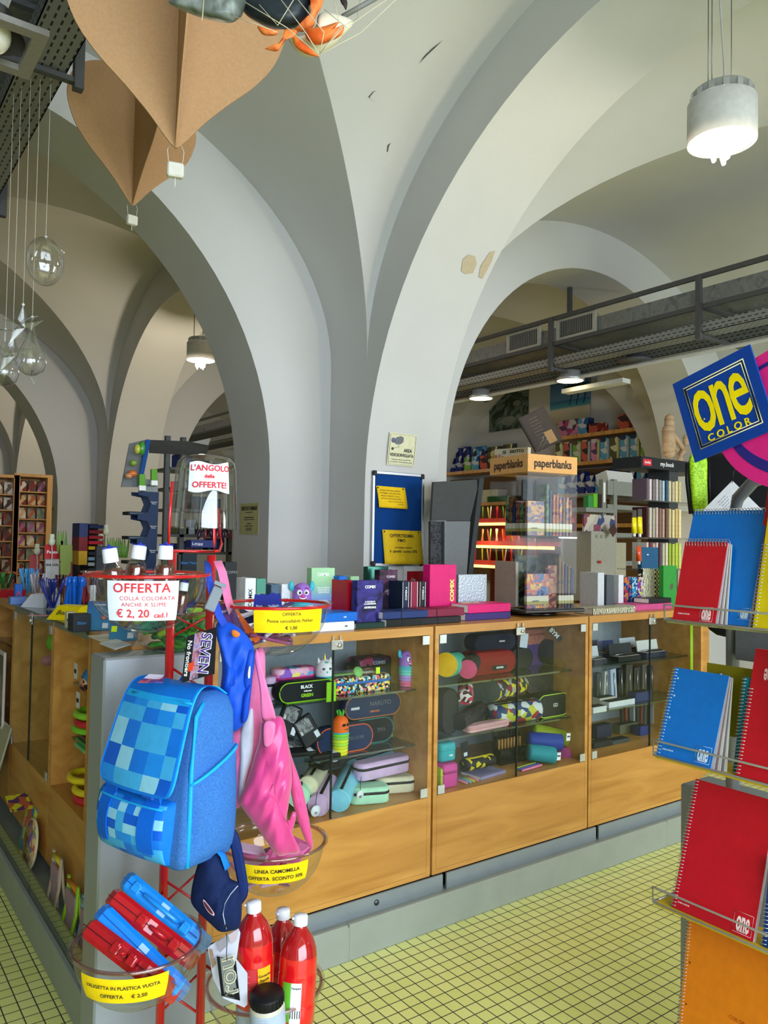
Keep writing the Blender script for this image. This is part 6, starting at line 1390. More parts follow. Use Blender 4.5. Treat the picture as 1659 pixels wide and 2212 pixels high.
text('lettering', 'COLOR CODE', .012, mat('#b86008', .5), [o for o in bpy.data.objects if o.get('label', '').startswith('orange spiral')][0], page((.17, -.0006, .10), (1, 0, 0), (0, 0, 1)), bold=-.0001)
m = MB(); m.box(rk(RX0 + .03, .45, .285), rk(RX0 + .13, 1.10, .298)); m.build('tier_shelf', mat('#c8a820', .5), rack)
# header sign
sg = thing('header_sign', 'blue tilted square brand sign with yellow lettering over a magenta oval, above the notebook rack', 'sign', (RX0, P(1452, 830, x=RX0).y, P(1452, 830, x=RX0).z))
o_ = sg.location; A = Vector((0, 0, 0)); B = P(1616, 745, x=RX0) - o_; Dn = P(1501, 1003, x=RX0) - o_
Ms = page(A, B, A - Dn); S_ = (B.length + Dn.length) / 2
m = MB(); m.box((0, -S_, -.005), (S_, 0, 0), 0, Ms, .001); sq = m.build('square_plate', mat('#0d3c94', .45), sg)
for k_, (e, r, c) in enumerate(((.030, .0016, '#efe7a8'), (.034, .0012, '#2a1a10'), (.038, .0016, '#efe7a8'))):
    e *= S_ / .25; m = MB(); m.tube([Ms @ Vector((a, b, .0006)) for a, b in ((e, -e), (S_ - e, -e), (S_ - e, -S_ + e), (e, -S_ + e))], r, 0, 6, True); m.build('border_line', mat(c, .5), sq)
YB = mat('#f4d800', .4)
text('lettering', 'one', .098, YB, sq, Ms @ T(S_ * .5, -S_ * .395, .0008) @ Matrix.Diagonal((1.12, 2.35, 1, 1)), bold=.0008, space=.86)
text('lettering', 'COLOR', .026, YB, sq, Ms @ T(S_ * .5, -S_ * .805, .0008), bold=.0004, space=1.5)
m = MB(); m.sphere(Ms @ Vector((.058, -.125, .002)), .003); m.build('rivet', METAL, sq)
cE = P(1735, 895, x=RX0 + .012) - o_
def oval(rx, rz, x0, x1, c, nm, rr=0.0, inner=None):
    m = MB(); n = 60; M_ = Matrix.Rotation(rr, 4, 'X')
    o1 = [cE + M_ @ Vector((0, rx * math.cos(2 * PI * q / n), rz * math.sin(2 * PI * q / n))) for q in range(n)]
    if inner:
        o2 = [cE + Vector((0, inner[2], inner[3])) + M_ @ Vector((0, inner[0] * math.cos(2 * PI * q / n), inner[1] * math.sin(2 * PI * q / n))) for q in range(n)]
        f = lambda L, x: [p + Vector((x, 0, 0)) for p in L]
        m.loft([f(o1, x0), f(o2, x0), f(o2, x1), f(o1, x1), f(o1, x0)], 0, False, False, False)
    else: m.loft([[p + Vector((x0, 0, 0)) for p in o1], [p + Vector((x1, 0, 0)) for p in o1]], 0, True, True, False)
    return m.build(nm, mat(c, .45), sg)
oval(.215, .175, 0, .004, '#d8247e', 'oval_plate'); oval(.190, .145, -.0012, 0, '#2a2478', 'swirl', .1, (.178, .128, -.002, .008))
m = MB(); m.cyl((.02, -.30, -.9), (.02, -.30, -.02), .012); m.build('sign_pole', GT, sg)
# bag behind the rack
bp_ = soft('mesh_backpack', 'black backpack with lime mesh shoulder straps hanging behind the notebook rack', 'backpack', [(1492, 985), (1560, 975), (1640, 985), (1720, 1000), (1730, 1120), (1725, 1260), (1700, 1350), (1610, 1375), (1532, 1360), (1500, 1250), (1497, 1120), (1486, 1060)], 2.62, .06, mat('#0c0c0e', .8), rings=6)
LM = patchwork('lime_mesh', ['#9fd01c', '#84b812', '#b4e030'], 260); LMS = mat('#8fb818', .5)
part('mesh_strap', bp_, [(1489, 988), (1508, 982), (1527, 990), (1528, 1040), (1528, 1110), (1500, 1110), (1492, 1060)], 2.50, .012, LM, rings=3, flat=.3)
m = MB(); m.tube([P(1484, 1000, d=2.5), P(1484, 1040, d=2.5), P(1492, 1110, d=2.5)], .006); m.tube([P(1531, 990, d=2.5), P(1533, 1110, d=2.5)], .004); m.build('strap_edge', BLACK, bp_)
m = MB(); m.tube([P(1494, 1340, d=2.45), P(1494, 1400, d=2.43), P(1494, 1462, d=2.40)], .01, 0, 8, False, (.0155, .0015), (.3, -.9, .1)); m.build('strap_tail', LMS, bp_)
t = thing('price_tag', 'white diamond-hung cardboard tag in front of the black backpack', 'tag', P(1590, 1080, d=2.42)); q = [P(1519, 1102, d=2.42), P(1582, 1038, d=2.42), P(1655, 1105, d=2.42), P(1595, 1170, d=2.42)]; Mt = page(q[0] - t.location, q[1] - q[0], q[0] - q[3]); w1, h1 = (q[1] - q[0]).length, (q[3] - q[0]).length
m = MB(); m.box((0, -h1, -.001), (w1, 0, 0), 0, Mt); cdd = m.build('card', mat('#b8b8ba', .5), t)
for i in range(6): text('lettering', '-- ---- --- --' if i % 2 else '---- -- ----', .0085, INK, cdd, Mt @ T(w1 * .5, -.016 - i * .008, .0006))
text('lettering', '??1?', .030, INK, cdd, Mt @ T(w1 * .45, -.085, .0006), bold=-.0002); m = MB(); m.tube([P(1582, 1043, d=2.41) - t.location, P(1584, 1025, d=2.44) - t.location, P(1588, 1012, d=2.5) - t.location], .001); m.build('cord', BLACK, t)
# ================================================================== things on and behind the left counter
def slab(name, label, cat_, x0, x1, yt, yb, Y, D, mt, tx=(), par=None, lean=0.0, rz=0.0, group=None, bv=.0015, zb=None):
    a = P(x0, yb, y=Y); b = P(x1, yb, y=Y); zb_ = a.z if zb is None else zb; H = P(x0, yt, y=Y).z - zb_; W = b.x - a.x
    t = thing(name, label, cat_, (a.x, Y, zb_), 0, group, (-lean, 0, rz)) if par is None else None
    m = MB(); m.box((0, 0, 0), (W, D, H), 0, None, bv); o = m.build('box_body' if cat_ != 'sign' else 'card', mt, t)
    for s, sz, u, v, mk in tx: text('lettering', s, sz, mk, o, page((W * u, -.0012, H * v), (1, 0, 0), (0, 0, 1)), bold=.0004)
    return t
def pens(label, px, py, z, cols, n, L=.14, r=.0045, cup=None, spread=.35, group=None, cupH=.075, cr=.032, cpx=None):
    """a cup of pens; every pen its own object"""
    a = P(px, py, z=z); rn = random.Random(int(px * 7))
    t = thing('pen_cup', 'clear cup holding ' + label, 'cup', a)
    m = MB(); m.lathe([(.0005, 0), (cr * .9, 0), (cr, cupH), (cr - .0015, cupH), (cr * .88, .002)], 0, 20); m.build('cup_wall', cup or ACRYL, t); pro = {}
    for i in range(n):
        c = rn.choice(cols); th = rn.random() * 2 * PI; rr = cr * .62 * math.sqrt(rn.random())
        if c not in pro:
            m = MB(); m.lathe([(.0005, 0), (r * .5, .004), (r, .016), (r, L * .8), (r * 1.1, L * .82), (r * 1.0, L), (.0005, L + .002)], 0, 8); m.box((r * .8, -.0015, L * .72), (r * 1.8, .0015, L * .98)); o = m.build('pen', mat(c, .25, coat=.4)); pro[c] = o
        else: o = pro[c].copy(); COL.objects.link(o)
        o.location = a + Vector((rr * math.cos(th), rr * math.sin(th), .004)); o.rotation_euler = (-spread * math.sin(th) * rr / cr, spread * math.cos(th) * rr / cr, th)
        tag(o, 'one of the ' + label, 'pen', group or label)
pens('navy blue pens behind the yellow pen box', 108, 1316, ZT, ['#1c2a80', '#18246a'], 12, .145, spread=.7)
pens('clear crystal pens beside the navy ones', 78, 1296, ZT, ['#9a94a0', '#b8b4c0', '#8a8490'], 12, .14, spread=.6)
pens('sky blue pens leaning left', 55, 1284, ZT, ['#4aa0d8', '#3a8cc8'], 10, .15, spread=.5)
pens('thick bright blue pens', 155, 1316, ZT, ['#1060c8', '#0c58c0'], 9, .15, .010, spread=.25, cupH=.02, cr=.055)
pens('dark red and black pens', 134, 1308, ZT, ['#201418', '#5a1020', '#101018'], 8, .15, spread=.4)
pens('red and navy pens behind the topmost basket', 184, 1308, ZT, ['#a01828', '#141c40', '#7a1020'], 12, .15, .007, spread=.3, cr=.045)
pens('white pens at the rim of the topmost basket', 198, 1324, ZT, ['#d8dae2'], 2, .12, .008, spread=.2, cupH=.02)
pens('purple and pink glitter pens at the back of the left counter', 120, 1270, ZT, ['#a03070', '#5a4a90', '#3a9aa8', '#c05080'], 16, .14, spread=.8, cr=.05)
pens('assorted pens at the far end of the left counter', 30, 1268, ZT, ['#c87830', '#38803a', '#c03040', '#d8d0c0'], 14, .10, spread=.8, cr=.05)
pens('green capped pens at the far left', 8, 1272, ZT, ['#3a9a30', '#207030', '#202020'], 8, .10, .008, spread=.8, cr=.04)
def wedge(name, label, px, py, w, d_, h, mt, rz, tx=None):
    a = P(px, py, z=ZT); t = thing(name, label, 'box', a, rz); m = MB(); m.loft([[(0, 0, 0), (0, d_, 0), (0, d_, h), (0, d_ * .55, h * .95)], [(w, 0, 0), (w, d_, 0), (w, d_, h), (w, d_ * .55, h * .95)]], 0, True, True, False); o = m.build('box_body', mt, t)
    if tx: text('lettering', tx[0], tx[1], tx[2], o, page((w / 2, d_ * .27, h * .49), (1, 0, 0), (0, d_ * .55, h * .95)), bold=.0006)
    return t
wedge('counter_display', 'yellow pen display box with printed front on the left counter', 100, 1338, .12, .12, .055, mat('#e2c800', .45), -.95, ('Boxy', .035, mat('#5a5a28', .5)))
wedge('counter_display', 'white wedge-shaped display card beside the navy pens', 44, 1311, .13, .12, .06, mat('#c8ccd8', .5), -.95)
wedge('counter_display', 'red and white wedge box at the far left of the left counter', -12, 1290, .12, .10, .04, mat('#b01828', .45), -.9)
slab('box', 'flat blue box with white lid on the left counter edge', 'box', 22, 58, 1290, 1305, 4.25, .05, mat('#5a78b8', .5), zb=ZT)
slab('box', 'upright blue box with a red figure behind the flat blue box', 'box', 32, 48, 1262, 1290, 4.5, .03, mat('#1858b8', .4), (('^', .06, .5, .3, mat('#c83a4a', .5)),), zb=ZT)
slab('box', 'small cream box at the corner of the yellow pen display', 'box', 144, 163, 1322, 1344, 3.1, .03, mat('#b8b49a', .6), (('Schneider', .008, .5, .5, INK),), zb=ZT)
slab('box', 'charcoal cardboard box left of the leaning blue boxes', 'box', 157, 196, 1328, 1354, 2.95, .07, mat('#23272e', .5), (('Slider', .015, .5, .5, mat('#3a6aa0', .5)),), zb=ZT)
BLB = gradient('blue_card', [(0, '#2f7aa0'), (1, '#164a86')], 0, .12); 
for i, (x, y, rz, lb, st_) in enumerate(((183, 1362, -.45, 'blue printed blister box leaning left of the green pen basket', None), (234, 1384, -.5, 'blue printed blister box with a yellow price sticker leaning below the topmost basket', 1))):
    a = P(x, y, z=ZT); t = thing('blister_box', lb, 'box', a, 0, None, (-.42, 0, rz)); m = MB(); m.box((0, 0, 0), (.088, .035, .115), 0, None, .002); o = m.build('box_body', BLB, t)
    text('lettering', 'Schneider', .011, WT, o, page((.045, -.001, .1), (1, 0, 0), (0, 0, 1))); text('lettering', '-- ---- --\n--- -- ---', .007, mat('#a8c8e0', .5), o, page((.045, -.001, .08), (1, 0, 0), (0, 0, 1)))
    m = MB(); m.lathe([(.0005, 0), (.009, 0), (.009, .004), (.0005, .005)], 0, 16, T(.062, -.0002, .05) @ RX(PI / 2)); m.build('printed_pen', mat('#c07868' if not i else '#a8bcd8', .5), o)
    m = MB(); m.box((.06, -.002, .008), (.08, -.0002, .028)); m.build('price_sticker' if i else 'barcode', mat('#c8d0d8', .5), o)
    if i: m = MB(); m.box((.006, -.003, .03), (.024, -.0004, .05)); m.build('price_sticker', mat('#d8f020', .5), o)
for i, (pts, lb) in enumerate(((((190, 1373), (232, 1369), (262, 1383), (228, 1389)), 'cream folded paper on the counter in front of the blue boxes'), (((215, 1389), (252, 1380), (283, 1391), (248, 1402)), 'white folded leaflet overhanging the counter corner'))):
    z = ZT + .004 + .004 * i; m = MB(); q = [P(*p, z=z) for p in pts]; m.loft([[p - Vector((0, 0, .003)) for p in q], q], 0, True, True, False); tag(m.build('leaflet', mat('#c8c4b0' if not i else '#d0d2d8', .6)), lb, 'paper')
a = P(52, 1325, z=ZT + .004)
m = MB(); m.box((-.02, 0, -.001), (.09, .03, .001)); tag(m.build('leaflet', mat('#b87880', .6), None, T(P(70, 1330, z=ZT + .002).x, P(70, 1330, z=ZT + .002).y, ZT + .002) @ RZ(-.5)), 'pink printed slip lying before the navy pens', 'paper')
# inner counter behind the left row
m = MB(); m.box((1.285, 3.9, 0), (2.2, 6.6, 1.10), 0, None, .004); tag(m.build('inner_counter', WOOD), 'beech inner counter behind the left row carrying signs and displays', 'counter')
ZI = 1.1005
slab('counter_sign', 'white and red brand display sign standing on the left counter', 'sign', 99, 128, 1183, 1262, 5.0, .03, mat('#d0d0d0', .5), (('Pentel', .03, .5, .85, mat('#e8e8e8', .4)), ('ENERGEL', .018, .5, .62, INK)), lean=.12, zb=ZT)
m = MB(); X = P(101, 1200, y=4.97); m.box((0, -.004, 0), (.085, 0, .085)); o = m.build('red_patch', mat('#c01428', .5), None, T(X.x - .01, 4.975, X.z - .02) @ RX(-.12)); tag(o, 'red rounded plate with the brand name on the white sign', 'sign'); text('lettering', 'Pentel', .026, WT, o, page((.043, -.005, .04), (1, 0, 0), (0, 0, 1)), bold=.0006)
slab('counter_sign', 'maroon and green card sign with cut-out pens at the top', 'sign', 131, 158, 1176, 1262, 4.85, .02, patchwork('maroon_green', ['#6a2438', '#7a8a3c', '#6a2438', '#8a9448'], 9), lean=.15, zb=ZT)
slab('counter_sign', 'small red and white leaning card at the far end of the left counter', 'sign', 62, 84, 1197, 1262, 5.4, .02, gradient('red_white', [(0, '#b8b0a8'), (.55, '#c0b8b0'), (.58, '#b82028'), (1, '#b82028')], 0, .2), lean=.2, rz=-.2, zb=ZT)
for i, (x, y, Y) in enumerate(((80, 1190, 5.35), (112, 1170, 4.95), (218, 1160, 5.4), (229, 1148, 5.4))):
    a = P(x, y, y=Y); m = MB(); m.sphere((0, 0, 0), .02, 0, 14, 10, (1, 1, 1.3)); m.lathe([(.012, .015), (.016, .03), (.013, .045)], 0, 14); m.tube([(0, 0, -.02), (.004, 0, -.06), (.0, .0, 1.205 - a.z if i < 2 else 1.105 - a.z)], .003, 0, 6); tag(m.build('tulip_pen', mat('#d8dcc0', .5), None, T(*a)), 'white tulip-shaped pen topper, %s from the left above the counter signs' % ['first', 'second', 'third', 'fourth'][i], 'pen', 'tulip pens')
for i in range(14):
    x = 125 + 5.5 * i if i < 4 else 232 + 4.5 * (i - 4); Y = 4.9 if i < 4 else 4.7; a = P(x, 1205 if i >= 4 else 1190, y=Y); m = MB(); m.loft([[(-.006, -.002, 0), (.006, -.002, 0), (.006, .002, 0), (-.006, .002, 0)], [(-.007, -.002, .06), (.007, -.002, .06), (.007, .002, .06), (-.007, .002, .06)], [(-.001, -.001, .12), (.001, -.001, .12), (.001, .001, .12), (-.001, .001, .12)]]); tag(m.build('grass_pen', mat('#5a8a3a' if i % 2 else '#6a9a34', .5), None, T(*a) @ RY(.15 * math.sin(i * 2.1))), 'green leaf-shaped pen in a bunch behind the counter signs', 'pen', 'leaf-shaped green pens')
slab('counter_sign', 'black sign with pale upper corner standing left of the navy display', 'sign', 206, 250, 1180, 1262, 4.4, .03, mat('#22262c', .5), (('Slider Edge', .016, .72, .8, mat('#4a6a98', .5)), ('Schneider', .011, .25, .86, KT), ('Memo', .014, .25, .55, WT)), zb=ZI)
# tower of stacked papers
SC_ = ['#1c2444', '#6a141c', '#8a1a20', '#b02030', '#c89a18', '#282c30', '#7a98a8', '#a8b0b0', '#303438', '#c8a830', '#c09058', '#3a3c40', '#b84868', '#c05878', '#8a1c28', '#7a2028']
tt = thing('paper_rack', 'narrow rack with a blue, red and yellow side holding stacked paper pads', 'rack', (P(172, 1130, y=4.9).x, 4.9, ZI)); z_t = P(172, 1130, y=4.9).z - ZI
for i, c in enumerate(('#c89a18', '#7a141c', '#1c2a5c')): m = MB(); m.box((0, 0, z_t * (.52 + .16 * i)), (.05, .16, z_t * (.68 + .16 * i))); m.build('side_panel', mat(c, .5), tt)
m = MB(); m.box((0, 0, 0), (.01, .16, z_t * .52)); m.box((.05, .14, 0), (.15, .16, z_t)); m.build('back_panel', mat('#2a2420', .6), tt)
for i, c in enumerate(reversed(SC_)):
    m = MB(); m.box((0, 0, 0), (.085, .12, z_t / len(SC_) * .62), 0, None, .001); tag(m.build('paper_pad', mat(c, .6), None, T(tt.location.x + .058, 4.902, ZI + .004 + z_t / len(SC_) * i)), 'coloured paper pad lying in the narrow rack, one of a tall stack', 'paper pad', 'stacked paper pads in the narrow rack')
# tall navy cardboard display with cut-outs
Y = 4.55; X = P(277, 1100, y=Y).x; W = P(343, 1100, y=Y).x - X; zt = P(310, 1062, y=Y).z - ZI
t = thing('cardboard_display', 'tall navy cardboard pen display with cut-out trays and a leaning upper board', 'display stand', (X, Y, ZI)); NVD = mat('#142c50', .5)
n_ = 5; pl = [(W * .45, 0), (W, 0), (W, zt), (W * .45, zt)]; out = [(W * .98, 0), (W * 1.0, zt * .99)]; prof = [(W * .98, zt)]
for i in range(n_, 0, -1):
    a = zt * i / n_; b = zt * (i - 1) / n_; prof += [(W * .30, a), (W * .30, a - .02), (W * .62, a - .03), (W * .72, (a + b) / 2), (W * .62, b + .02), (W * .30, b + .012)]
prof += [(W * .3, 0), (W * .92, 0)]
m = MB(); m.prism(prof, 0, .006, 0, page((0, 0, 0), (1, 0, 0), (0, 0, 1))); m.prism(prof, 0, .006, 0, page((0, .12, 0), (1, 0, 0), (0, 0, 1))); m.build('side_panel', NVD, t)
for i in range(n_):
    m = MB(); m.box((W * .02, .004, zt * i / n_ + .004), (W * .62, .118, zt * i / n_ + .024), 0, None, .002); tr = m.build('tray', mat('#20262e', .5), t)
    m = MB(); m.box((W * .06, -.001, zt * i / n_ + .010), (W * .5, .003, zt * i / n_ + .018)); m.build('tray_label', mat('#8a8c48' if i in (1, 2) else '#4a5a70', .5), tr)
    text('lettering', 'Schneider\nMemo', .010, WT, t, page((W * .82, -.0075, zt * (i + .55) / n_), (1, 0, 0), (0, 0, 1)))
m = MB(); m.box((W * .55, .02, zt), (W, .10, zt + .075), 0, None, .003); bx = m.build('header_box', mat('#8a8f8c', .5), t); text('lettering', 'Schneider', .013, INK, bx, page((W * .75, .0185, zt + .04), (1, 0, 0), (0, 0, 1)), bold=.0004)
q0, q1, q2, q3 = P(262, 1052, y=Y), P(280, 958, y=Y + .1), P(322, 948, y=Y + .1), P(302, 1052, y=Y); loc = t.location
m = MB(); f1 = [p - loc for p in (q0, q1, q2, q3)]; m.loft([[p + Vector((0, .01, 0)) for p in f1], f1], 0, True, True, False); m.build('upper_board', mat('#6e7274', .5), t)
m = MB(); f1 = [p - loc for p in (P(302, 1024, y=Y - .02), P(316, 950, y=Y + .08), P(326, 950, y=Y + .08), P(311, 1024, y=Y - .02))]; m.loft([[p + Vector((0, .01, 0)) for p in f1], f1], 0, True, True, False); m.build('blue_strip', mat('#174a8c', .5), t)
for i, (x, yy, c, s_) in enumerate(((306, 968, '#3a8a2a', (1, 1, 1.9)), (297, 970, '#b8b840', (.9, .9, 1.3)), (288, 1000, '#7a9a3a', (1, 1, .9)), (286, 1023, '#d06a28', (1.3, 1, .9)), (278, 1028, '#c88a60', (1, 1, .8)))):
    m = MB(); m.sphere((0, 0, 0), .022, 0, 12, 8, s_); tag(m.build('packed_toy', mat(c, .3, coat=.5), None, T(*P(x, yy, y=Y - .03))), 'small %s bagged novelty on the leaning board of the navy display' % ['green', 'yellow', 'olive', 'orange', 'tan'][i], 'toy')
for i, (x0, y0, x1, y1_) in enumerate(((325, 1015, 340, 1048), (303, 1025, 310, 1060))):
    m = MB(); a, b = P(x0, y0, y=Y - .03), P(x1, y1_, y=Y - .04); M_ = frame((a + b) / 2, (1, 0, 0), a - b); L = (a - b).length; m.box((-.018, -.01, -L / 2), (.018, .01, L / 2), 0, M_, .002); m.box((-.019, -.011, -L * .5), (.019, .011, -L * .2), 1, M_); tag(m.build('eraser_pack', [mat('#5a9a2a', .5), WHITE]), ['green and orange pack perched at the top right of the navy display', 'green and orange pack perched at the top left of the navy display'][i], 'package')
# grey steel shelving seen through the left arch
Y = 5.6; a = P(352, 1215, y=Y); b = P(500, 1215, y=Y); t = thing('steel_shelving', 'grey steel shelving unit behind the clear bucket, seen under the left arch', 'shelving', (a.x, Y, 0)); W = b.x - a.x; GS = mat('#6a6c6c', .45, .3)
for x in (0, .12): m = MB(); m.box((x, 0, 0), (x + .035, .04, P(352, 940, y=Y).z)); m.build('upright', GS, t)
m = MB(); m.box((W - .03, 0, 0), (W, .04, 1.95)); m.build('upright', GS, t)
for i, yy in enumerate((1012, 1055, 1100, 1155, 1192)):
    z = P(420, yy, y=Y).z; m = MB(); m.box((.03, 0, z - .02), (W, .35, z)); m.build('shelf_board', GS, t)
    rn = random.Random(i)
    for k_ in range(5):
        x = a.x + .12 + k_ * (W - .2) / 5; h_ = rn.uniform(.04, .12); m = MB(); m.box((0, 0, 0), (rn.uniform(.06, .12), .15, h_), 0, None, .003); tag(m.build('boxed_supply', mat(rn.choice(['#3a3c44', '#a8b0b8', '#5a2a28', '#c8c0b0', '#30485a', '#7c8a58', '#203a80', '#8a8478']), .5), None, T(x, Y + .05, z + .001)), 'boxed office supply on the %s grey steel shelf under the left arch' % ['top', 'second', 'third', 'fourth', 'lowest'][i], 'box', 'supplies on the steel shelving')
m = MB(); q = [P(325, 950, y=Y - .1), P(455, 955, y=Y - .1), P(445, 985, y=Y), P(325, 978, y=Y)]; m.loft([[p + Vector((0, .03, .0)) for p in q], q], 0, True, True, False); tag(m.build('canopy_panel', GS), 'slanted grey top panel over the steel shelving', 'panel')
m = MB(); q = [P(415, 955, y=Y - .15), P(456, 946, y=Y - .15), P(450, 962, y=Y - .12)]; m.loft([[p + Vector((0, .01, 0)) for p in q], q], 0, True, True, False); tag(m.build('white_panel', mat('#c8c8c4', .5)), 'white triangular sheet on top of the steel shelving', 'panel')
for i in range(12):
    a = P(424 + i * 6.5, 1140 + 14 * (i % 2), y=5.2); m = MB(); m.sphere((0, 0, 0), .022, 0, 10, 8, (.6, .6, 1.8)); m.tube([(0, 0, .04), (0, .02, .07)], .003); tag(m.build('hanging_pen_pack', mat(['#1a1420', '#30183a', '#14182a', '#8a3040'][i % 4], .3, coat=.5), None, T(*a) @ RY(.3 * math.sin(i))), 'dark blister pack hanging in a row below the clear bucket', 'pen pack', 'dark blister packs under the left arch')
m = MB(); m.box((0, 0, 0), (.16, .08, .045), 0, None, .003); o = m.build('blue_box', mat('#1c2c6c', .4), None, T(*P(412, 1183, y=4.3))); tag(o, 'dark blue lettered box seen between the red poles under the bucket', 'box'); text('lettering', 'i-max', .03, WT, o, page((.04, -.001, .022), (1, 0, 0), (0, 0, 1)))
slab('counter_sign', 'dark teal display card seen between the red poles', 'sign', 392, 424, 1196, 1262, 4.3, .02, mat('#10202e', .4), (('Slider Memo', .02, .5, .85, mat('#3a78b8', .5)),), zb=ZI)
# wrapping-paper and card shelves far left
def cardshelf(x0, x1, yt, yb, Y, label, cols, n, per):
    a = P(x0, yb, y=Y); b = P(x1, yb, y=Y); zt = P(x0, yt, y=Y).z; W = b.x - a.x
    t = thing('card_shelf', label, 'shelf', (a.x, Y, 0)); m = MB(); m.box((-.05, 0, 0), (0, .4, zt)); m.box((W, 0, 0), (W + .05, .4, zt)); m.box((0, .35, 0), (W, .4, zt)); m.box((0, 0, zt - .03), (W, .4, zt)); m.build('shelf_frame', WOODV, t)
    rn = random.Random(5); H = (zt - 1.0 - .05) / n
    for i in range(n):
        m = MB(); m.box((0, .02, 1.0 + i * H), (W, .34, 1.0 + i * H + .012)); m.build('shelf_board', WOOD, t)
        for k_ in range(per):
            x = a.x + (W / per) * k_ + .006; m = MB(); m.box((0, 0, 0), (W / per - .015, .02, H * .78), 0, None, .002); tag(m.build('greeting_card', patchwork('card_%d_%d_%d' % (x0, i, k_), rn.sample(cols, 3), 18), None, T(x, Y + .05, 1.0 + i * H + .014) @ RX(-.1)), 'card pack facing out on the ' + label, 'card pack', 'card packs on the ' + label)
    return t
cardshelf(36, 97, 1022, 1225, 8.6, 'wooden card shelf at the far left', ['#7a2a22', '#a85a38', '#c8a878', '#8a8478', '#d0c8b8', '#5a4038', '#9a5a80', '#6a7a58'], 8, 3)
cardshelf(-40, 26, 1022, 1225, 8.6, 'leftmost wooden card shelf', ['#5a3a30', '#8a3a30', '#d8d0c8', '#3a302c', '#b89880', '#786858'], 7, 3)
# toys on the left cabinet and the step
MB_ = MB(); 
for i, (c, z, y, x) in enumerate((('#8ac828', .755, 3.03, .86), ('#c01828', .735, 3.02, .90), ('#78c020', .712, 3.05, .87), ('#e0c818', .56, 3.10, .86), ('#e0c818', .52, 3.02, .88), ('#c82030', .545, 3.0, .92))):
    z = {0: .7, 1: .7, 2: .7}.get(i, .5085) + (.03 * (2 - i) if i < 3 else .028 * (5 - i)) + .012; m = MB(); m.tube([(.065 * math.cos(a), .085 * math.sin(a), 0) for a in [q * PI / 10 for q in range(20)]], .014, 0, 10, True); m.box((-.0, -.10, -.008), (.10, .06, .008), 0, None, .006); tag(m.build('toy_mould', mat(c, .35), None, T(.93, y + .20, z)), '%s plastic toy ring, %s of the pile in the open left cabinet' % ({'#8ac828': 'lime', '#c01828': 'red', '#78c020': 'green', '#e0c818': 'yellow', '#c82030': 'crimson'}[c], ['top', 'second', 'third', 'fourth', 'fifth', 'lowest'][i]), 'toy')
for i in range(4): m = MB(); m.box((0, 0, 0), (.16, .15, .014), 0, None, .004); tag(m.build('plastic_folder', mat(['#6ab870', '#2a8a3a', '#6a2838', '#58b060'][i], .35), None, T(.87 + .01 * i, 3.14 + .02 * i, .931 - .228 + .004 + .0155 * i) @ T(0, 0, .0)), 'flat %s plastic pack, %s of four stacked in the open left cabinet' % (['green', 'dark green', 'maroon', 'light green'][i], ['lowest', 'second', 'third', 'top'][i]), 'package')
for o in [q for q in bpy.data.objects if q.get('category') == 'toy' and 'toy ring' in q['label'] and q.location.z > .7]: o.location.z += .07
m = MB(); m.sphere((0, 0, .05), .05, 0, 18, 12, (1.1, 1, 1)); o = m.build('small_backpack', mat('#3a78b0', .6), None, T(.92, 3.19, .984 - .05)); tag(o, 'small blue printed toy backpack on the top shelf of the open left cabinet', 'backpack'); m = MB(); m.sphere((0, 0, 0), .034, 0, 14, 10, (.5, 1, .9), T(-.045, 0, .035)); m.build('front_pocket', patchwork('pocket', ['#c89068', '#282428', '#d8b898', '#a04830'], 60), o)
for i, (x, yy, lb) in enumerate(((163, 1449, 'white barcode tag hanging by the small blue backpack'), (168, 1512, 'white barcode tag hanging below the upper glass shelf edge'))):
    q = P(x, yy, x=.84); m = MB(); m.box((0, -.022, -.03), (.001, .022, .03)); o = m.build('barcode_tag', mat('#c8c8c8', .5), None, T(*q)); tag(o, lb, 'tag'); text('lettering', '|||||||', .016, INK, o, page((-.0008, 0, 0), (0, -1, 0), (0, 0, 1)), bold=.0003)
zs = .1225
def onstep(px, py): return P(px, py, z=zs)
CP = patchwork('child_print', ['#c8a860', '#5aa048', '#b8b038', '#4a78a8', '#c05838', '#b89890', '#d8c878'], 26)
q = onstep(48, 1852); m = MB(); m.box((-.015, -.005, 0), (.0, .15, .23), 0, None, .002); o = m.build('picture_box', CP, None, T(.80, q.y - .09, zs) @ RY(.16)); tag(o, 'tall colourful printed box leaning on the wooden cabinet front', 'box')
m = MB(); m.box((-.05, -.01, 0), (.04, .12, .002)); o = m.build('info_flap', patchwork('flap_print', ['#c8c020', '#b05a38', '#5a3058'], 30), None, T(.775, q.y - .07, zs + .235) @ RX(.25)); tag(o, 'folded yellow and purple leaflet on top of the tall printed box', 'leaflet')
q = onstep(72, 1872); m = MB(); m.lathe([(.0005, 0), (.105, 0), (.105, .008), (.0005, .008)], 0, 40, RY(PI / 2 + .14) @ T(0, 0, 0)); o = m.build('teaching_clock', mat('#d8c8a0', .5), None, T(.79, q.y - .02, zs + .106)); tag(o, 'round wooden teaching clock with a colourful face leaning on the step', 'clock')
m = MB(); m.lathe([(.0005, 0), (.098, 0), (.098, .001), (.0005, .001)], 0, 40); m.build('clock_face', patchwork('clock_print', ['#c8b070', '#c8b070', '#b0503c', '#5a78a0', '#c8b070', '#6a9048', '#a8787c'], 42), o, RY(-PI / 2 + .14) @ T(0, 0, .0005)); m = MB(); m.box((-.006, -.06, 0), (.006, .01, .003)); m.build('clock_hand', mat('#5060a0', .5), o, RY(-PI / 2 + .14) @ T(0, 0, .002) @ RZ(1.2))
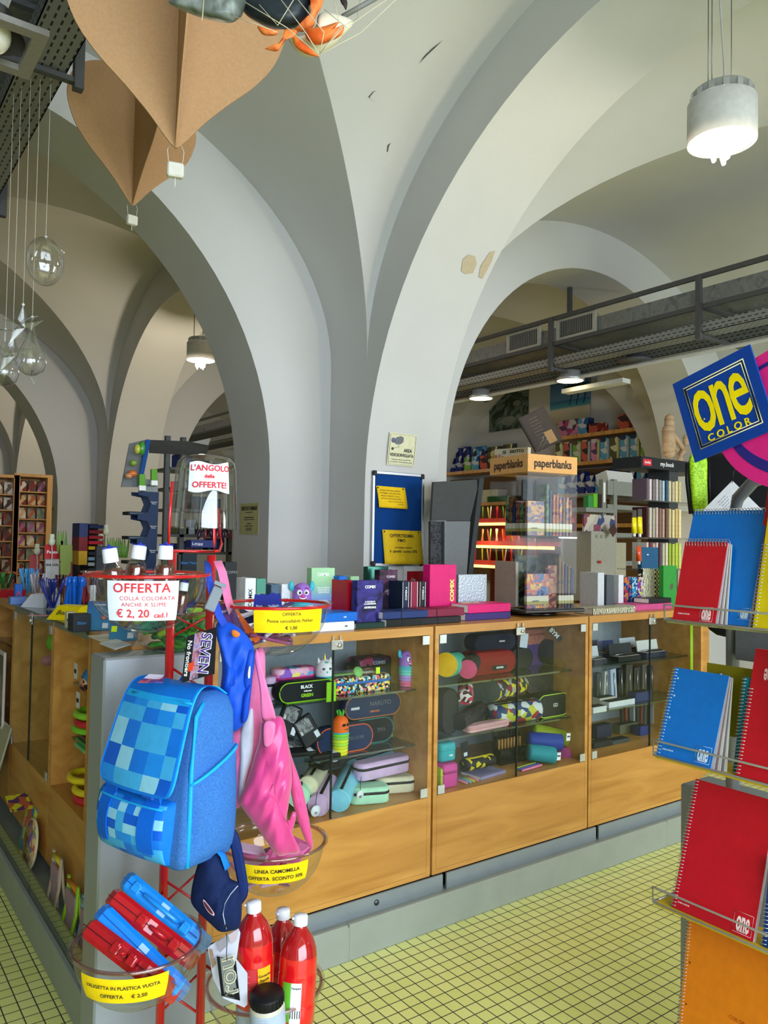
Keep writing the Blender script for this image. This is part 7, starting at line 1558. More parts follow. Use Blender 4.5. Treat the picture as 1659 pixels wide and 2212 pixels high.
def easel(px, py, c, lb, h=.19, w=.10, roll='#d8b020'):
    q = onstep(px, py); t = thing('toy_easel', lb, 'toy', (.79, q.y, zs), 0)
    for y in (0, -w):
        m = MB(); m.tube([(-.02, y, .004), (0, y, h * .5), (.005, y, h)], .01, 0, 8, False, (.012, .005)); m.build('leg', mat(c, .4), t); m = MB(); m.tube([(.03, y, .004), (.015, y, h * .5), (.006, y, h * .95)], .006, 0, 8); m.build('leg', mat(c, .4), t)
    m = MB(); m.box((-.006, -w, h * .15), (.0, 0, h * .8)); m.build('board', patchwork('easel_' + c[1:], ['#9a9890', '#b87890', '#8a8c84', '#a8a498'], 30, kind='noise'), t); m = MB(); m.cyl((.004, -w, h * .92), (.004, 0, h * .92), .009, 0, 12); m.build('paper_roll', mat(roll, .4), t)
easel(108, 1955, '#b8a488', 'wooden toy drawing easel with a yellow roll on the step', .21, .11, '#c8b428'); easel(128, 2010, '#9ac828', 'lime green toy easel with an orange roll on the step', .19, .12, '#c87820'); easel(150, 2062, '#7a9cb8', 'blue wrapped toy easel half hidden by the grey end panel', .19, .1, '#98b0c4')
q = P(8, 1450, x=.82); m = MB(); m.box((-.012, -.45, -.32), (0, .45, .08), 0, None, .003); o = m.build('framed_print', mat('#d0c8c4', .4), None, T(.826, q.y + .42, q.z + .02)); tag(o, 'large framed dark print in plastic wrap on the far left cabinet front', 'picture'); m = MB(); m.box((-.014, -.43, -.30), (-.0122, .43, .06)); m.build('print_face', patchwork('dark_print', ['#2a2428', '#4a3c3c', '#8a7470', '#1c1a20'], 4, kind='noise', rough=.15), o)
q = P(5, 1620, x=.80); m = MB(); m.box((-.01, -.3, -.14), (0, .2, .14), 0, None, .004); tag(m.build('wrapped_pad', mat('#a8a890', .2, coat=.6), None, T(.80, q.y + .24, q.z - .02) @ RY(.25)), 'cellophane-wrapped pad leaning at the far left edge below the framed print', 'paper pad')
for i, (x, yy, c, s_) in enumerate(((100, 1400, '#b8a0a0', (1, 1, 1.2)), (112, 1388, '#6ab820', (.6, .6, .9)), (104, 1425, '#b07078', (1.3, 1, .8)), (78, 1420, '#c0c0c0', (1, 1, .8)))):
    q = P(x, yy, x=1.0); m = MB(); m.sphere((0, 0, 0), .045, 0, 14, 10, s_); tag(m.build('wrapped_toy', mat(c, .4, coat=.4), None, T(*q)), ['grey wrapped doll', 'small green wrapped toy', 'pink wrapped toy body', 'silvery wrapped toy'][i] + ' behind the glass doors of the left cabinet', 'toy')
# ================================================================== ceiling services, right wall, middle ground
GLV = patchwork('galvanised', ['#6e7274', '#8a8e90', '#7c8082', '#969a9c'], 9, kind='noise', rough=.45, metal=.35)
STL = mat('#55565a', .5, .3)
def perforated():
    m = bpy.data.materials.new('perforated_tray'); m.use_nodes = True; nt = m.node_tree; b = nt.nodes['Principled BSDF']; L = nt.links
    b.inputs['Roughness'].default_value = .45; b.inputs['Metallic'].default_value = .3
    tc = nt.nodes.new('ShaderNodeTexCoord'); br = nt.nodes.new('ShaderNodeTexBrick'); br.inputs['Scale'].default_value = 1
    sp_ = nt.nodes.new('ShaderNodeSeparateXYZ'); cb = nt.nodes.new('ShaderNodeCombineXYZ'); L.new(tc.outputs['Object'], sp_.inputs[0]); L.new(sp_.outputs[1], cb.inputs[0]); ad = nt.nodes.new('ShaderNodeMath'); L.new(sp_.outputs[0], ad.inputs[0]); L.new(sp_.outputs[2], ad.inputs[1]); L.new(ad.outputs[0], cb.inputs[1]); L.new(cb.outputs[0], br.inputs[0])
    br.inputs['Color1'].default_value = br.inputs['Color2'].default_value = (.012, .012, .012, 1); br.inputs['Mortar'].default_value = (*srgb('#85888a'), 1)
    br.inputs['Brick Width'].default_value = .05; br.inputs['Row Height'].default_value = .028; br.inputs['Mortar Size'].default_value = .0105; br.inputs['Mortar Smooth'].default_value = 0
    L.new(br.outputs[0], b.inputs['Base Color']); return m
PERF = perforated()
def services(x, ys, label, zt=3.57, posts=(), lamps=(), seg=None, hang=()):
    t = thing('service_gantry', label, 'gantry', (x, 0, 0)); y0, y1 = ys
    for dx in (-.1, .5):
        for z in (zt, zt - .23): m = MB(); m.box((dx, y0, z - .02), (dx + .025, y1, z + .015)); m.build('rail', STL, t)
    m = MB(); m.box((0, y0, zt - .20), (.4, y1, zt - .06)); m.build('air_duct', GLV, t)
    for y in posts:
        for dx in (-.115, .515): m = MB(); m.box((dx, y - .02, zt - .48), (dx + .035, y + .02, zt + .01)); m.build('post', STL, t)
        for z in (zt - .46, zt - .24): m = MB(); m.box((-.1, y - .015, z), (.52, y + .015, z + .02)); m.build('cross_bar', STL, t)
    for dx in (-.09, .33): m = MB(); m.box((dx, y0, zt - .43), (dx + .16, y1, zt - .425)); m.box((dx, y0, zt - .43), (dx + .004, y1, zt - .355)); m.box((dx + .156, y0, zt - .43), (dx + .16, y1, zt - .355)); m.build('cable_tray', PERF, t)
    for y in hang: m = MB(); m.box((.18, y - .018, zt), (.215, y + .018, 3.96)); m.build('hanger_rod', STL, t)
    m = MB(); m.tube([(.2, y0, zt - .50), (.2, y1, zt - .50)], .018, 0, 8); m.build('conduit', mat('#b8b8b4', .4), t)
    return t
g = services(5.4, (-3.0, 15.0), 'overhead gantry with galvanised air duct and perforated cable trays, running under the right arch', 3.57, (-1.0, .5, 1.88, 3.34, 4.80, 6.3, 7.8, 9.3, 10.8), hang=(4.84, 7.3, 10.2))
for i, (a, b) in enumerate(((5.0, 5.43), (4.36, 4.80))):
    m = MB(); m.box((-.03, a, 3.37), (-.005, b, 3.40)); m.box((-.03, a, 3.545), (-.005, b, 3.575)); m.box((-.03, a, 3.40), (-.005, a + .03, 3.545)); m.box((-.03, b - .03, 3.40), (-.005, b, 3.545)); gr_ = m.build('grille_frame', mat('#b4b4ac', .5), g)
    m = MB(); m.box((-.008, a + .03, 3.40), (-.004, b - .03, 3.545), 1)
    for k_ in range(17): y = a + .04 + k_ * (b - a - .08) / 16; m.box((-.022, y, 3.40), (-.010, y + .005, 3.545))
    m.build('grille_slats', [mat('#8a8a84', .5), DARK], gr_)
for i, (px, py, Y) in enumerate(((1040, 857, 6.03), (1232, 812, 4.83))):
    t = thing('downlight', ['lit round downlight under the gantry, left one', 'lit round downlight under the gantry, right one'][i], 'lamp', (5.6, Y, 3.05), 0, 'round downlights under the gantry'); m = MB(); m.lathe([(.12, 0), (.13, .005), (.125, .03), (.09, .05), (.09, .09), (.0005, .095)], 0, 28); m.build('housing', ALU, t); m = MB(); m.lathe([(.0005, .004), (.10, .004), (.118, .001)], 0, 28); m.build('diffuser', mat('#ffe9b8', .4, emit=7.0), t)
    l = bpy.data.lights.new('lamp_light', 'SPOT'); l.energy = 90; l.color = (1, .84, .6); l.spot_size = 2.4; l.spot_blend = .8; l.shadow_soft_size = .1; o = bpy.data.objects.new('light_source', l); COL.objects.link(o); o.location = (0, 0, -.03); o.parent = t
q = P(1380, 780, x=5.65); t = thing('speaker_disc', 'unlit round ceiling loudspeaker under the gantry', 'loudspeaker', (5.6, q.y, 3.10)); m = MB(); m.lathe([(.0005, 0), (.14, .005), (.14, .02), (.08, .03), (.07, .08), (.0005, .085)], 0, 28); m.build('disc', STL, t)
q = P(1300, 810, x=5.75); m = MB(); m.box((-.03, -.35, -.02), (.08, .35, .02)); tag(m.build('emergency_light', mat('#c4c6c2', .5), None, T(5.75, q.y + .1, 3.0)), 'flat white rectangular lamp housing under the gantry', 'lamp')
# second gantry overhead at the top left
q1, q2 = P(183, 95, z=3.25), P(0, 430, z=3.25)
xg = q1.x - .5
g2 = services(q1.x - .47, (-.3, 14.8), 'overhead gantry with perforated trays crossing the top left corner', 3.74, (.2, 1.0, 1.45, 2.2, 3.1, 4.6, 6.1, 7.6), hang=())
q = P(-22, 92, z=3.05); t = thing('square_downlight', 'square lamp frame hanging under the gantry in the top left corner', 'lamp', q); m = MB(); m.box((-.14, -.14, 0), (-.10, .14, .02)); m.box((.10, -.14, 0), (.14, .14, .02)); m.box((-.10, -.14, 0), (.10, -.10, .02)); m.box((-.10, .10, 0), (.10, .14, .02)); m.build('lamp_frame', mat('#a8a4a0', .4, .5), t); m = MB(); m.sphere((0, 0, .03), .06); m.build('bulb', mat('#e8e4dc', .3), t); m = MB(); m.lathe([(.10, .02), (.06, .10), (.0005, .12)], 0, 24); m.build('reflector', mat('#5a5658', .3, .6), t)
# right wall: shelves, posters, boxes
SHF = []
def wshelf(z, y0, y1, nm, D=.35): m = MB(); m.box((7.75, y0, z - .045), (7.75 + D, y1, z)); return tag(m.build('wall_shelf', WOODV), nm, 'shelf')
for z, nm in ((2.58, 'beech wall shelf carrying the row of clear-fronted toy boxes'), (2.18, 'beech wall shelf below the toy boxes, with blue boxes'), (1.80, 'third beech wall shelf behind the clear tower')): wshelf(z, 4.97, 7.6, nm)
for z, nm in ((2.60, 'beech wall shelf of picture books behind the tower, left part'), (2.12, 'second beech wall shelf left of the tower')): wshelf(z, 7.62, 9.3, nm)
wshelf(2.93, 5.0, 7.0, 'thin upper beech shelf with three standing boxes', .25)
m = MB(); m.box((7.95, 4.97, 1.0), (8.09, 9.3, 2.5)); tag(m.build('shelf_back', mat('#6b5236', .7)), 'brown backing board behind the right wall shelves', 'board')
TB = [patchwork('boxp_%d' % i, c, s_) for i, (c, s_) in enumerate([(['#3a3a34', '#7ab040', '#c8c8c0', '#5a4a38'], 14), (['#8a3028', '#c85a48', '#3a2a28', '#d8b8a0'], 12), (['#2a5a9a', '#58a0c8', '#c8d0d8', '#1c3058'], 14), (['#c8a820', '#5a5a34', '#d8d0a8', '#3a3a2a'], 12), (['#b04878', '#d888a8', '#584060', '#c8c0c8'], 14), (['#1a2a6a', '#2a3a8a', '#c8c8d0', '#141c48'], 13)])]
def wbox(y, z, W, H, mt, lb, grp, D=.12, x=7.78, nm='toy_box', cat_='box', tilt=0.0):
    m = MB(); m.box((0, -W, 0), (D, 0, H), 0, None, .003); o = m.build(nm, mt, None, T(x, y, z + .001) @ RX(tilt)); return tag(o, lb, cat_, grp)
OD = ['first', 'second', 'third', 'fourth', 'fifth', 'sixth', 'seventh', 'eighth', 'ninth', 'tenth', 'eleventh', 'twelfth', 'thirteenth', 'fourteenth']
for i in range(13): wbox(6.95 - i * .145, 2.58, .10, .27, TB[[3, 1, 0, 1, 4, 2, 3, 2, 2, 0, 4, 2, 2][i]], 'upright toy box, %s from the left of the top right wall shelf' % OD[i], 'toy boxes in a row on the right wall shelf'); 
for i in range(13):
    m = MB(); m.box((0, -.024, 0), (.125, 0, .25), 0, None, .002); tag(m.build('clear_tube', mat('#a8b8b8' if i % 2 else '#c8c890', .15, coat=.6), None, T(7.775, 6.85 - i * .145, 2.581)), 'narrow clear tube between two toy boxes on the right wall shelf', 'package', 'clear tubes on the right wall shelf')
for i in range(12): wbox(6.9 - i * .15, 2.18, .12, .22 + .03 * (i % 3), TB[5] if i % 4 else TB[2], 'dark blue box, %s from the left on the second right wall shelf' % OD[i], 'blue boxes on the second right wall shelf')
for i, (y, W, H, k_, lb) in enumerate(((9.22, .13, .36, 5, 'blue and white magazine holder, first at the left'), (9.05, .13, .37, 5, 'blue and white magazine holder, second'), (8.88, .13, .38, 5, 'blue and white magazine holder, third'), (8.66, .26, .36, 2, 'blue aeroplane picture book facing out'), (8.36, .26, .33, 3, 'yellow machine picture book facing out'), (8.06, .26, .34, 3, 'colourful battle picture book facing out'))): wbox(y, 2.60, W, H, TB[k_], lb + ' on the left wall shelf', None, .05, 7.9)
for i, (y, k_, lb) in enumerate(((8.72, 0, 'dark'), (8.56, 2, 'orange and blue'), (8.38, 1, 'dark red'))): wbox(y, 2.60, .13, .20, TB[k_], lb + ' small book in front of the picture books on the left wall shelf', None, .03, 7.78, 'picture_book', 'book')
for i in range(3): wbox(9.2 - i * .17, 2.12, .14, .17, TB[2], 'pale blue box, %s at the left end of the second shelf' % OD[i], 'pale blue boxes left of the tower')
wbox(8.5, 2.12, .5, .18, mat('#c8c4b0', .6), 'cream game box on the second shelf left of the tower', None, .2); wbox(8.2, 2.12, .5, .08, mat('#1a5a28', .5), 'dark green flat box on the second shelf left of the tower', None, .25, 7.76)
for i, (x0, x1, yt, c, lb) in enumerate(((1207, 1248, 910, 4, 'pale blue doll box'), (1248, 1272, 905, 2, 'blue angled box'), (1268, 1303, 917, 1, 'small red globe box'), (1334, 1377, 897, 1, 'square red globe box'), (1404, 1428, 882, 1, 'tall red box by the pillar'))):
    a = P(x0, 935, x=7.8); b = P(x1, 935, x=7.8); wbox(a.y, 2.93, a.y - b.y, max(.12, P(x0, yt, x=7.8).z - 2.93), TB[c], lb + ' standing on the upper right wall shelf', None, .1, 7.8)
def poster(x0, x1, y0, y1, lb, kind):
    a = P(x0, y0, x=8.08); b = P(x1, y1, x=8.08); W, H = a.y - b.y, a.z - b.z; t = thing('poster', lb, 'poster', (8.09, a.y, b.z), -PI / 2)
    mt = gradient('beach', [(0, '#c8c0a8'), (.32, '#c0b8a0'), (.36, '#3a8a98'), (.5, '#2a6a9a'), (.55, '#5a8ab8'), (1, '#2a5a9a')], 0, H) if kind else patchwork('mountain', ['#2a3428', '#3a4838', '#6a7a78', '#28301e', '#54605a'], 5, kind='noise')
    m = MB(); m.box((0, -.004, 0), (W, 0, H)); sh = m.build('poster_sheet', mt, t)
    if kind:
        for k_ in range(3):
            m = MB(); x = W * (.5 + .17 * k_); m.tube([(x, -.006, H * .4), (x + .03, -.006, H * .6), (x, -.006, H * .8)], .007, 0, 5)
            for q_ in range(7): an = q_ * 2 * PI / 7; m.tube([(x, -.006, H * .8), (x + .07 * math.cos(an), -.006, H * .8 + .05 * math.sin(an)), (x + .12 * math.cos(an), -.006, H * .78 + .05 * math.sin(an))], .010, 0, 5)
            m.build('palm_print', mat('#1c2a24', .7), sh)
    else: m = MB(); m.sphere((W * .72, -.005, H * .55), .08, 0, 14, 8, (1, .02, .5)); m.sphere((W * .5, -.005, H * .2), .16, 0, 14, 8, (1, .02, .4)); m.build('rock_print', mat('#7a8078', .7), sh)
poster(1057, 1140, 838, 922, 'dark mountain stream poster on the right wall under the gantry', 0); poster(1188, 1274, 828, 905, 'beach poster with palms on the right wall under the gantry', 1)
# illuminated pen shelves
t = thing('lit_pen_shelves', 'glowing red and yellow pen shelves left of the clear tower', 'shelving', (6.2, 6.0, 0)); 
LX = 6.2
ya, yb = P(1015, 1200, x=LX).y, P(1105, 1200, x=LX).y
m = MB(); m.box((.33, yb - 6.6, 0), (.36, ya - 6.0, 1.95)); m.build('rear_panel', mat('#5a1c18', .6), t)
for i, py in enumerate((1133, 1182, 1225)):
    z = P(1060, py, x=LX).z; m = MB(); m.box((0, yb - 6.6, z + .02), (.33, ya - 6.0, z + .07)); m.build('shelf_board', mat('#a83830', .5), t); m = MB(); m.box((-.006, yb - 6.6, z - .01), (.02, ya - 6.0, z + .02)); m.build('light_strip', mat('#ffd060', .4, emit=4.0), t)
    if i < 3:
        for k_ in range(16): y = ya - .03 - k_ * .06; m = MB(); m.lathe([(.0005, 0), (.008, 0), (.008, .12), (.003, .14), (.0005, .14)], 0, 8); zz = z + .072; tag(m.build('coloured_pen', mat(['#e07030', '#d8d040', '#c83038', '#e8e0d0', '#50a848'][(k_ * 7 + i) % 5], .4), None, T(LX + .06 + .04 * (k_ % 2), y, zz) @ RX(.2 * math.sin(k_ * 1.7))), 'bright pen standing on the glowing shelves left of the tower', 'pen', 'pens on the glowing shelves')
l = bpy.data.lights.new('lamp_light', 'AREA'); l.shape = 'RECTANGLE'; l.size = .8; l.size_y = .1; l.energy = 10; l.color = (1, .7, .35); o = bpy.data.objects.new('light_source', l); COL.objects.link(o); o.location = (.1, (ya + yb) / 2 - 6, P(1060, 1133, x=LX).z - .02); o.parent = t
# dark display stand beside the pillar
t = thing('pegboard_stand', 'dark grey floor stand with slanted panel and perforated side, right of the blue board', 'display stand', (0, 0, 0)); DGM = mat('#4c4e50', .6)
def pane_(nm, pts, d_, mt, th=.02):
    q = [P(x, y, y=Yv) for x, y, Yv in pts]; m = MB(); m.loft([[p + Vector((0, th, 0)) for p in q], q], 0, True, True, False); return m.build(nm, mt, t)
pane_('slanted_panel', [(932, 1125, 3.72), (1015, 1125, 3.72), (1036, 1036, 3.80), (937, 1041, 3.80)], 0, DGM)
pane_('lower_panel', [(960, 1320, 3.70), (1003, 1320, 3.70), (1016, 1126, 3.70), (960, 1126, 3.70)], 0, mat('#74787c', .5, .3))
pane_('perforated_panel', [(930, 1320, 3.72), (961, 1320, 3.72), (961, 1126, 3.72), (930, 1126, 3.72)], 0, patchwork('pegs', ['#3c3e42', '#3c3e42', '#3c3e42', '#1c1d20'], 90))
pane_('side_edge', [(1002, 1320, 3.69), (1012, 1320, 3.69), (1046, 1032, 3.78), (1036, 1034, 3.78)], 0, mat('#34383c', .5), .10)
m = MB(); m.box((P(930, 1300, y=3.7).x, 3.70, 0), (P(1010, 1300, y=3.7).x, 4.0 - .05, 1.12)); m.build('base_cabinet', DGM, t)
# grey shelving and white cabinet right of the tower
Y = 4.1; a = P(1296, 1040, y=Y); b = P(1420, 1040, y=Y); W = b.x - a.x; t = thing('steel_shelving', 'pale grey steel shelving right of the clear tower', 'shelving', (a.x, Y, 0)); PG = mat('#8a8c86', .45, .2)
for px in (1302, 1326): x = P(px, 1040, y=Y).x - a.x; m = MB(); m.box((x, 0, 0), (x + .045, .04, P(px, 1035, y=Y).z)); m.build('upright', PG, t)
for y0, y1_ in ((1042, 1072), (1092, 1102), (1152, 1162), (1212, 1222)): z0, z1_ = P(1360, y1_, y=Y).z, P(1360, y0, y=Y).z; m = MB(); m.box((.1, .002, z0), (W, .03, z1_)); m.box((.1, .03, z0), (W, .4, z0 + .02)); m.build('shelf_board', PG, t)
m = MB(); m.box((0, -.003, 0), (.022, 0, .16)); m.build('label_strip', WHITE, t, T(P(1303, 1085, y=Y).x - a.x, 0, P(1303, 1085, y=Y).z))
slab('drawer_cabinet', 'white cardboard cabinet with small labels right of the clear tower', 'cabinet', 1276, 1329, 1147, 1300, 3.9, .3, mat('#a8a498', .6), (('o  o  o', .05, .4, .93, mat('#5a7a4a', .5)),))
m = MB(); q = P(1292, 1217, y=3.89); m.box((0, -.002, 0), (.035, 0, .02)); tag(m.build('red_label', mat('#b8202c', .5), None, T(*q)), 'small red label stuck on the white cardboard cabinet', 'label')
slab('sticker_panel', 'collage of small printed stickers on the white cabinet top', 'sticker', 1262, 1330, 1110, 1148, 3.92, .02, patchwork('stick', ['#b8b0a8', '#8a4a58', '#3a4a78', '#c8c0b0', '#a8a0a0'], 16))
m = MB(); q = P(1324, 1145, y=3.85); m.box((-.038, -.003, -.038), (.038, 0, .038), 0, RY(PI / 4)); o = m.build('diamond_sticker', mat('#4a2c28', .5), None, T(*q)); tag(o, 'brown diamond-shaped sticker at the corner of the white cabinet', 'sticker')
slab('cream_panel', 'cream torn cardboard piece right of the white cabinet', 'panel', 1329, 1352, 1172, 1290, 3.95, .02, mat('#b0aa94', .6)); slab('white_folder', 'white folder lying on top of the grey steel shelving', 'folder', 1316, 1372, 1014, 1042, 4.2, .12, mat('#c4c4c0', .5), lean=.3)
for i, (x0, x1, yt, yb, c, lb) in enumerate(((1271, 1281, 1070, 1096, '#3a8a48', 'green bottle'), (1282, 1291, 1066, 1096, '#68b828', 'lime box'), (1292, 1300, 1067, 1096, '#2a2018', 'black and orange box'))): slab('supply', lb + ' on the ledge right of the clear tower', 'package', x0, x1, yt, yb, 4.0, .05, mat(c, .4))
m = MB(); m.box((P(1255, 1096, y=4.0).x, 3.95, P(1255, 1100, y=4.0).z - .02), (a.x + .02, 4.3, P(1255, 1096, y=4.0).z)); tag(m.build('ledge_shelf', PG), 'narrow grey ledge holding green supplies right of the tower', 'shelf')
for i, (x, y0, y1_, c) in enumerate(((1370, 1112, 1152, '#e8d800'), (1382, 1110, 1153, '#f0dc00'), (1380, 1174, 1212, '#d84a18'))):
    a_ = P(x, y1_, y=2.95); h_ = P(x, y0, y=2.95).z - a_.z; t = thing('paint_tube', ['left yellow paint tube hanging by the diary display', 'right yellow paint tube hanging by the diary display', 'orange paint tube hanging below the yellow ones'][i], 'tube', a_); m = MB(); m.loft([[(-.012, -.012, 0), (.012, -.012, 0), (.012, .012, 0), (-.012, .012, 0)], [(-.019, -.003, h_ * .85), (.019, -.003, h_ * .85), (.019, .003, h_ * .85), (-.019, .003, h_ * .85)]]); m.build('tube_body', mat(c, .3, coat=.4), t); m = MB(); m.lathe([(.0005, -.02), (.009, -.02), (.009, 0)], 0, 14); m.build('cap', WHITE, t); m = MB(); m.box((-.019, -.002, h_ * .85), (.019, .002, h_ * 1.25)); m.build('clear_hanger', FILM, t)
# revolving diary display further back
Kx = P(1461, 1027, y=3.05); t = thing('diary_display', 'clear tiered display of spiral diaries with a black lettered header', 'display stand', (Kx.x, Kx.y, ZT - .15)); ly = 3.05
def DP(px, py): q = P(px, py, y=ly); return q.x - Kx.x, q.z - (ZT - .15)
x0, zt_ = DP(1385, 985); x1, _ = DP(1530, 985); _, zb_ = DP(1461, 1018); m = MB(); m.box((x0, 0, zb_), (x1, .22, zt_)); hd_ = m.build('header', mat('#1c1e22', .4), t)
text('lettering', 'my.book', .042, WT, hd_, page((x0 * .28, -.001, (zb_ + zt_) / 2), (1, 0, 0), (0, 0, 1)), shear=.2); m = MB(); m.box((x0 + .02, -.003, zb_ + .015), (x0 + .105, 0, zt_ - .015), 0, None, .001); rb_ = m.build('red_logo', mat('#c02838', .4), hd_); text('lettering', 'herlitz', .024, WT, rb_, page((x0 + .062, -.004, (zb_ + zt_) / 2), (1, 0, 0), (0, 0, 1)), shear=.2)
m = MB(); m.box((-.05, .02, 0), (.05, .18, zb_)); m.build('column', mat('#3a3c3e', .4), t); m = MB(); m.box((x0, 0, 0), (x1, .22, .012)); m.build('base_tray', ACRYL, t)
for k_, (yt, yb) in enumerate(((1028, 1075), (1090, 1156), (1167, 1225))):
    xa, zt_ = DP(1395, yt); _, zb_ = DP(1395, yb); m = MB(); m.box((xa - .03, -.01, zb_ - .022), (x1, .2, zb_ - .014)); m.build('clear_tier', FILM, t)
    for i in range(11):
        px = 1400 + i * 7.0; xx, _ = DP(px, yt); W = .024 if i < 8 else .03; c = [['#5a4a58', '#c8c0c0', '#7a6a70', '#b0a8a8', '#8a8488', '#a0b8c0', '#284a68', '#c8c0a8', '#b8a888', '#d0c090', '#c0b080'], ['#3a1418', '#c0b8a8', '#a8a090', '#b8a8a0', '#8a6058', '#a89080', '#6a4a40', '#c8b888', '#d0c090', '#c8a868', '#d8c898'], ['#c8c0b8', '#7a3040', '#b89890', '#c8b0a8', '#58384a', '#b0b098', '#d0c8b0', '#9ab038', '#a8b850', '#b0c040', '#c0c868']][k_][i]
        m = MB(); m.box((0, 0, 0), (W * .8, .11, (zt_ - zb_) * (1 - .02 * (i % 3))), 0, None, .001); tag(m.build('spiral_diary', mat(c, .5, var=.2, scale=90), None, T(Kx.x + xx, ly + .01, ZT - .15 + zb_ - .013)), 'small spiral diary in the %s tier of the clear display with the black header' % ['top', 'middle', 'lowest'][k_], 'diary', 'spiral diaries, %s tier of the header display' % ['top', 'middle', 'lowest'][k_])
slab('blue_notebook', 'blue notebook with a white sticker behind the zebra diary', 'notebook', 1386, 1422, 1182, 1240, 2.98, .03, mat('#1c5078', .45), (('-', .06, .35, .75, WT),))
# jointed wooden figures in a picture on the pillar
q = P(1437, 990, y=4.41); t = thing('mannequin_picture', 'large pale picture of jointed wooden drawing figures between shelf and sign', 'poster', (q.x, 4.41, q.z - .3)); WD = mat('#c8a888', .5)
def MP(px, py, dy=0): v = P(px, py, y=4.38 + dy); return v - t.location
for pts, r in (((( 1446, 905), (1446, 922)), .045), (((1444, 930), (1446, 962)), .06), (((1444, 962), (1446, 978)), .055), (((1440, 935), (1444, 958), (1462, 972)), .022), (((1450, 930), (1466, 955), (1478, 975)), .022), (((1478, 970), (1466, 985), (1470, 992)), .028), (((1482, 945), (1482, 955)), .03)):
    m = MB(); m.tube([MP(*p) for p in pts], r, 0, 12); [m.sphere(MP(*p), r, 0, 12, 8) for p in (pts[0], pts[-1])]; m.build('wooden_figure', WD, t)
m = MB(); a_ = MP(1425, 985); b_ = MP(1530, 985); m.box((a_.x, .0, a_.z - .5), (b_.x, .05, a_.z - .015)); m.build('ledge', mat('#b8b4a8', .6), t)
# ================================================================== hanging from the vault
CARD = mat('#ab8560', .8, scale=120, var=.06, bump=.15)
def balloon(px, pyb, d_, w, h, rz, label, topz):
    b = P(px, pyb, d=d_); t = thing('cardboard_balloon', label, 'decoration', b, rz)
    rs = [.02, .10, .25, .46, .69, .88, .99, 1, .95, .83, .66, .38, .05]; prof = [(rs[i] * w / 2, h * [0, .04, .13, .235, .34, .46, .60, .70, .80, .88, .94, .985, 1][i]) for i in range(13)]
    out = smooth_loop([(a, b_) for a, b_ in prof] + [(-a, b_) for a, b_ in reversed(prof)], 3)
    for k_ in range(2):
        m = MB(); m.prism(out, -.0025, .0025, 0, RZ(PI / 2 * k_ + (.0)) @ RX(PI / 2)); m.build('card_panel', CARD, t)
    m = MB(); m.box((-.022, -.012, -.085), (.022, .012, -.045), 0, None, .004); m.build('basket_block', mat('#cfcac0', .6), t); m = MB()
    for s_ in (-1, 1): m.tube([(s_ * .018, 0, -.046), (s_ * .022, 0, -.01), (s_ * .012, 0, .012)], .0008, 0, 5)
    m.tube([(0, 0, -.085), (0, 0, -.11)], .0012, 0, 5); m.build('thread', mat('#d8d4cc', .5), t); m = MB(); m.cyl((0, 0, h), (0, 0, topz - b.z), .0008, 0, 5); m.build('hanging_thread', mat('#c8c8c4', .5), t)
    return t
balloon(380, 318, 2.15, .60, .62, -.27, 'large brown cardboard hot-air balloon hanging at the top left', 4.1)
balloon(286, 443, 3.3, .56, .58, .08, 'smaller, farther cardboard hot-air balloon lit yellow, hanging behind the large one', 4.1)
# clear ornaments
def ornament(nm, px, py, d_, label, build_, top=4.0):
    b = P(px, py, d=d_); t = thing('clear_ornament', label, 'decoration', b, 0, 'clear plastic ornaments hanging at the left'); m = MB(); build_(m); m.build(nm, BUBBLE, t); m = MB(); m.cyl((0, 0, .0), (0, 0, top - b.z), .0009, 0, 5); m.sphere((0, 0, 0), .006, 0, 8, 6); m.build('hanging_thread', mat('#d0d0c8', .4), t); return t
ornament('egg_shell', 99, 512, 3.0, 'large clear oval ornament with small bubbles', lambda m: (m.sphere((0, 0, -.095), .09, 0, 32, 20, (.76, .5, 1.05)), [m.sphere((.02 * math.cos(i * 2.4) * (1 + i % 3), -.03, -.10 + .012 * (i - 4)), .006, 0, 8, 6) for i in range(9)]))
drop = lambda m: m.lathe([(.004, 0), (.006, -.03), (.012, -.06), (.028, -.10), (.048, -.14), (.055, -.175), (.045, -.205), (.02, -.222), (.0005, -.224)], 0, 28)
ornament('drop_shell', 70, 685, 3.0, 'clear drop-shaped ornament, lowest at the left', drop); ornament('drop_shell', 12, 712, 3.1, 'clear drop-shaped ornament cut by the left edge', drop)
def star(m):
    pl = [((.085 if i % 2 == 0 else .036) * math.sin(i * PI / 5), (.085 if i % 2 == 0 else .036) * math.cos(i * PI / 5)) for i in range(10)]; S = page((0, 0, -.085), (.8, -.6, 0), (0, 0, 1)); n = 10
    v = [(x, y, 0) for x, y in pl] + [(0, 0, .022), (0, 0, -.022)]; m.add(v, [(i, (i + 1) % n, n) for i in range(n)] + [((i + 1) % n, i, n + 1) for i in range(n)], 0, False, S)
ornament('star_shell', 50, 658, 3.0, 'clear star ornament above the drop ornaments', star); ornament('star_shell', 28, 720, 3.05, 'clear star ornament at the left, lower one', star)
m = MB(); m.tube([P(0, 712, d=3.02), P(30, 714, d=3.0), P(60, 688, d=2.98), P(82, 683, d=2.97)], .0015, 0, 6); m.tube([P(70, 800, d=3), P(66, 815, d=3), P(75, 832, d=3)], .004, 0, 6); tag(m.build('ornament_ribbon', mat('#8a8a86', .5)), 'thin grey ribbon tying the clear ornaments together', 'ribbon')
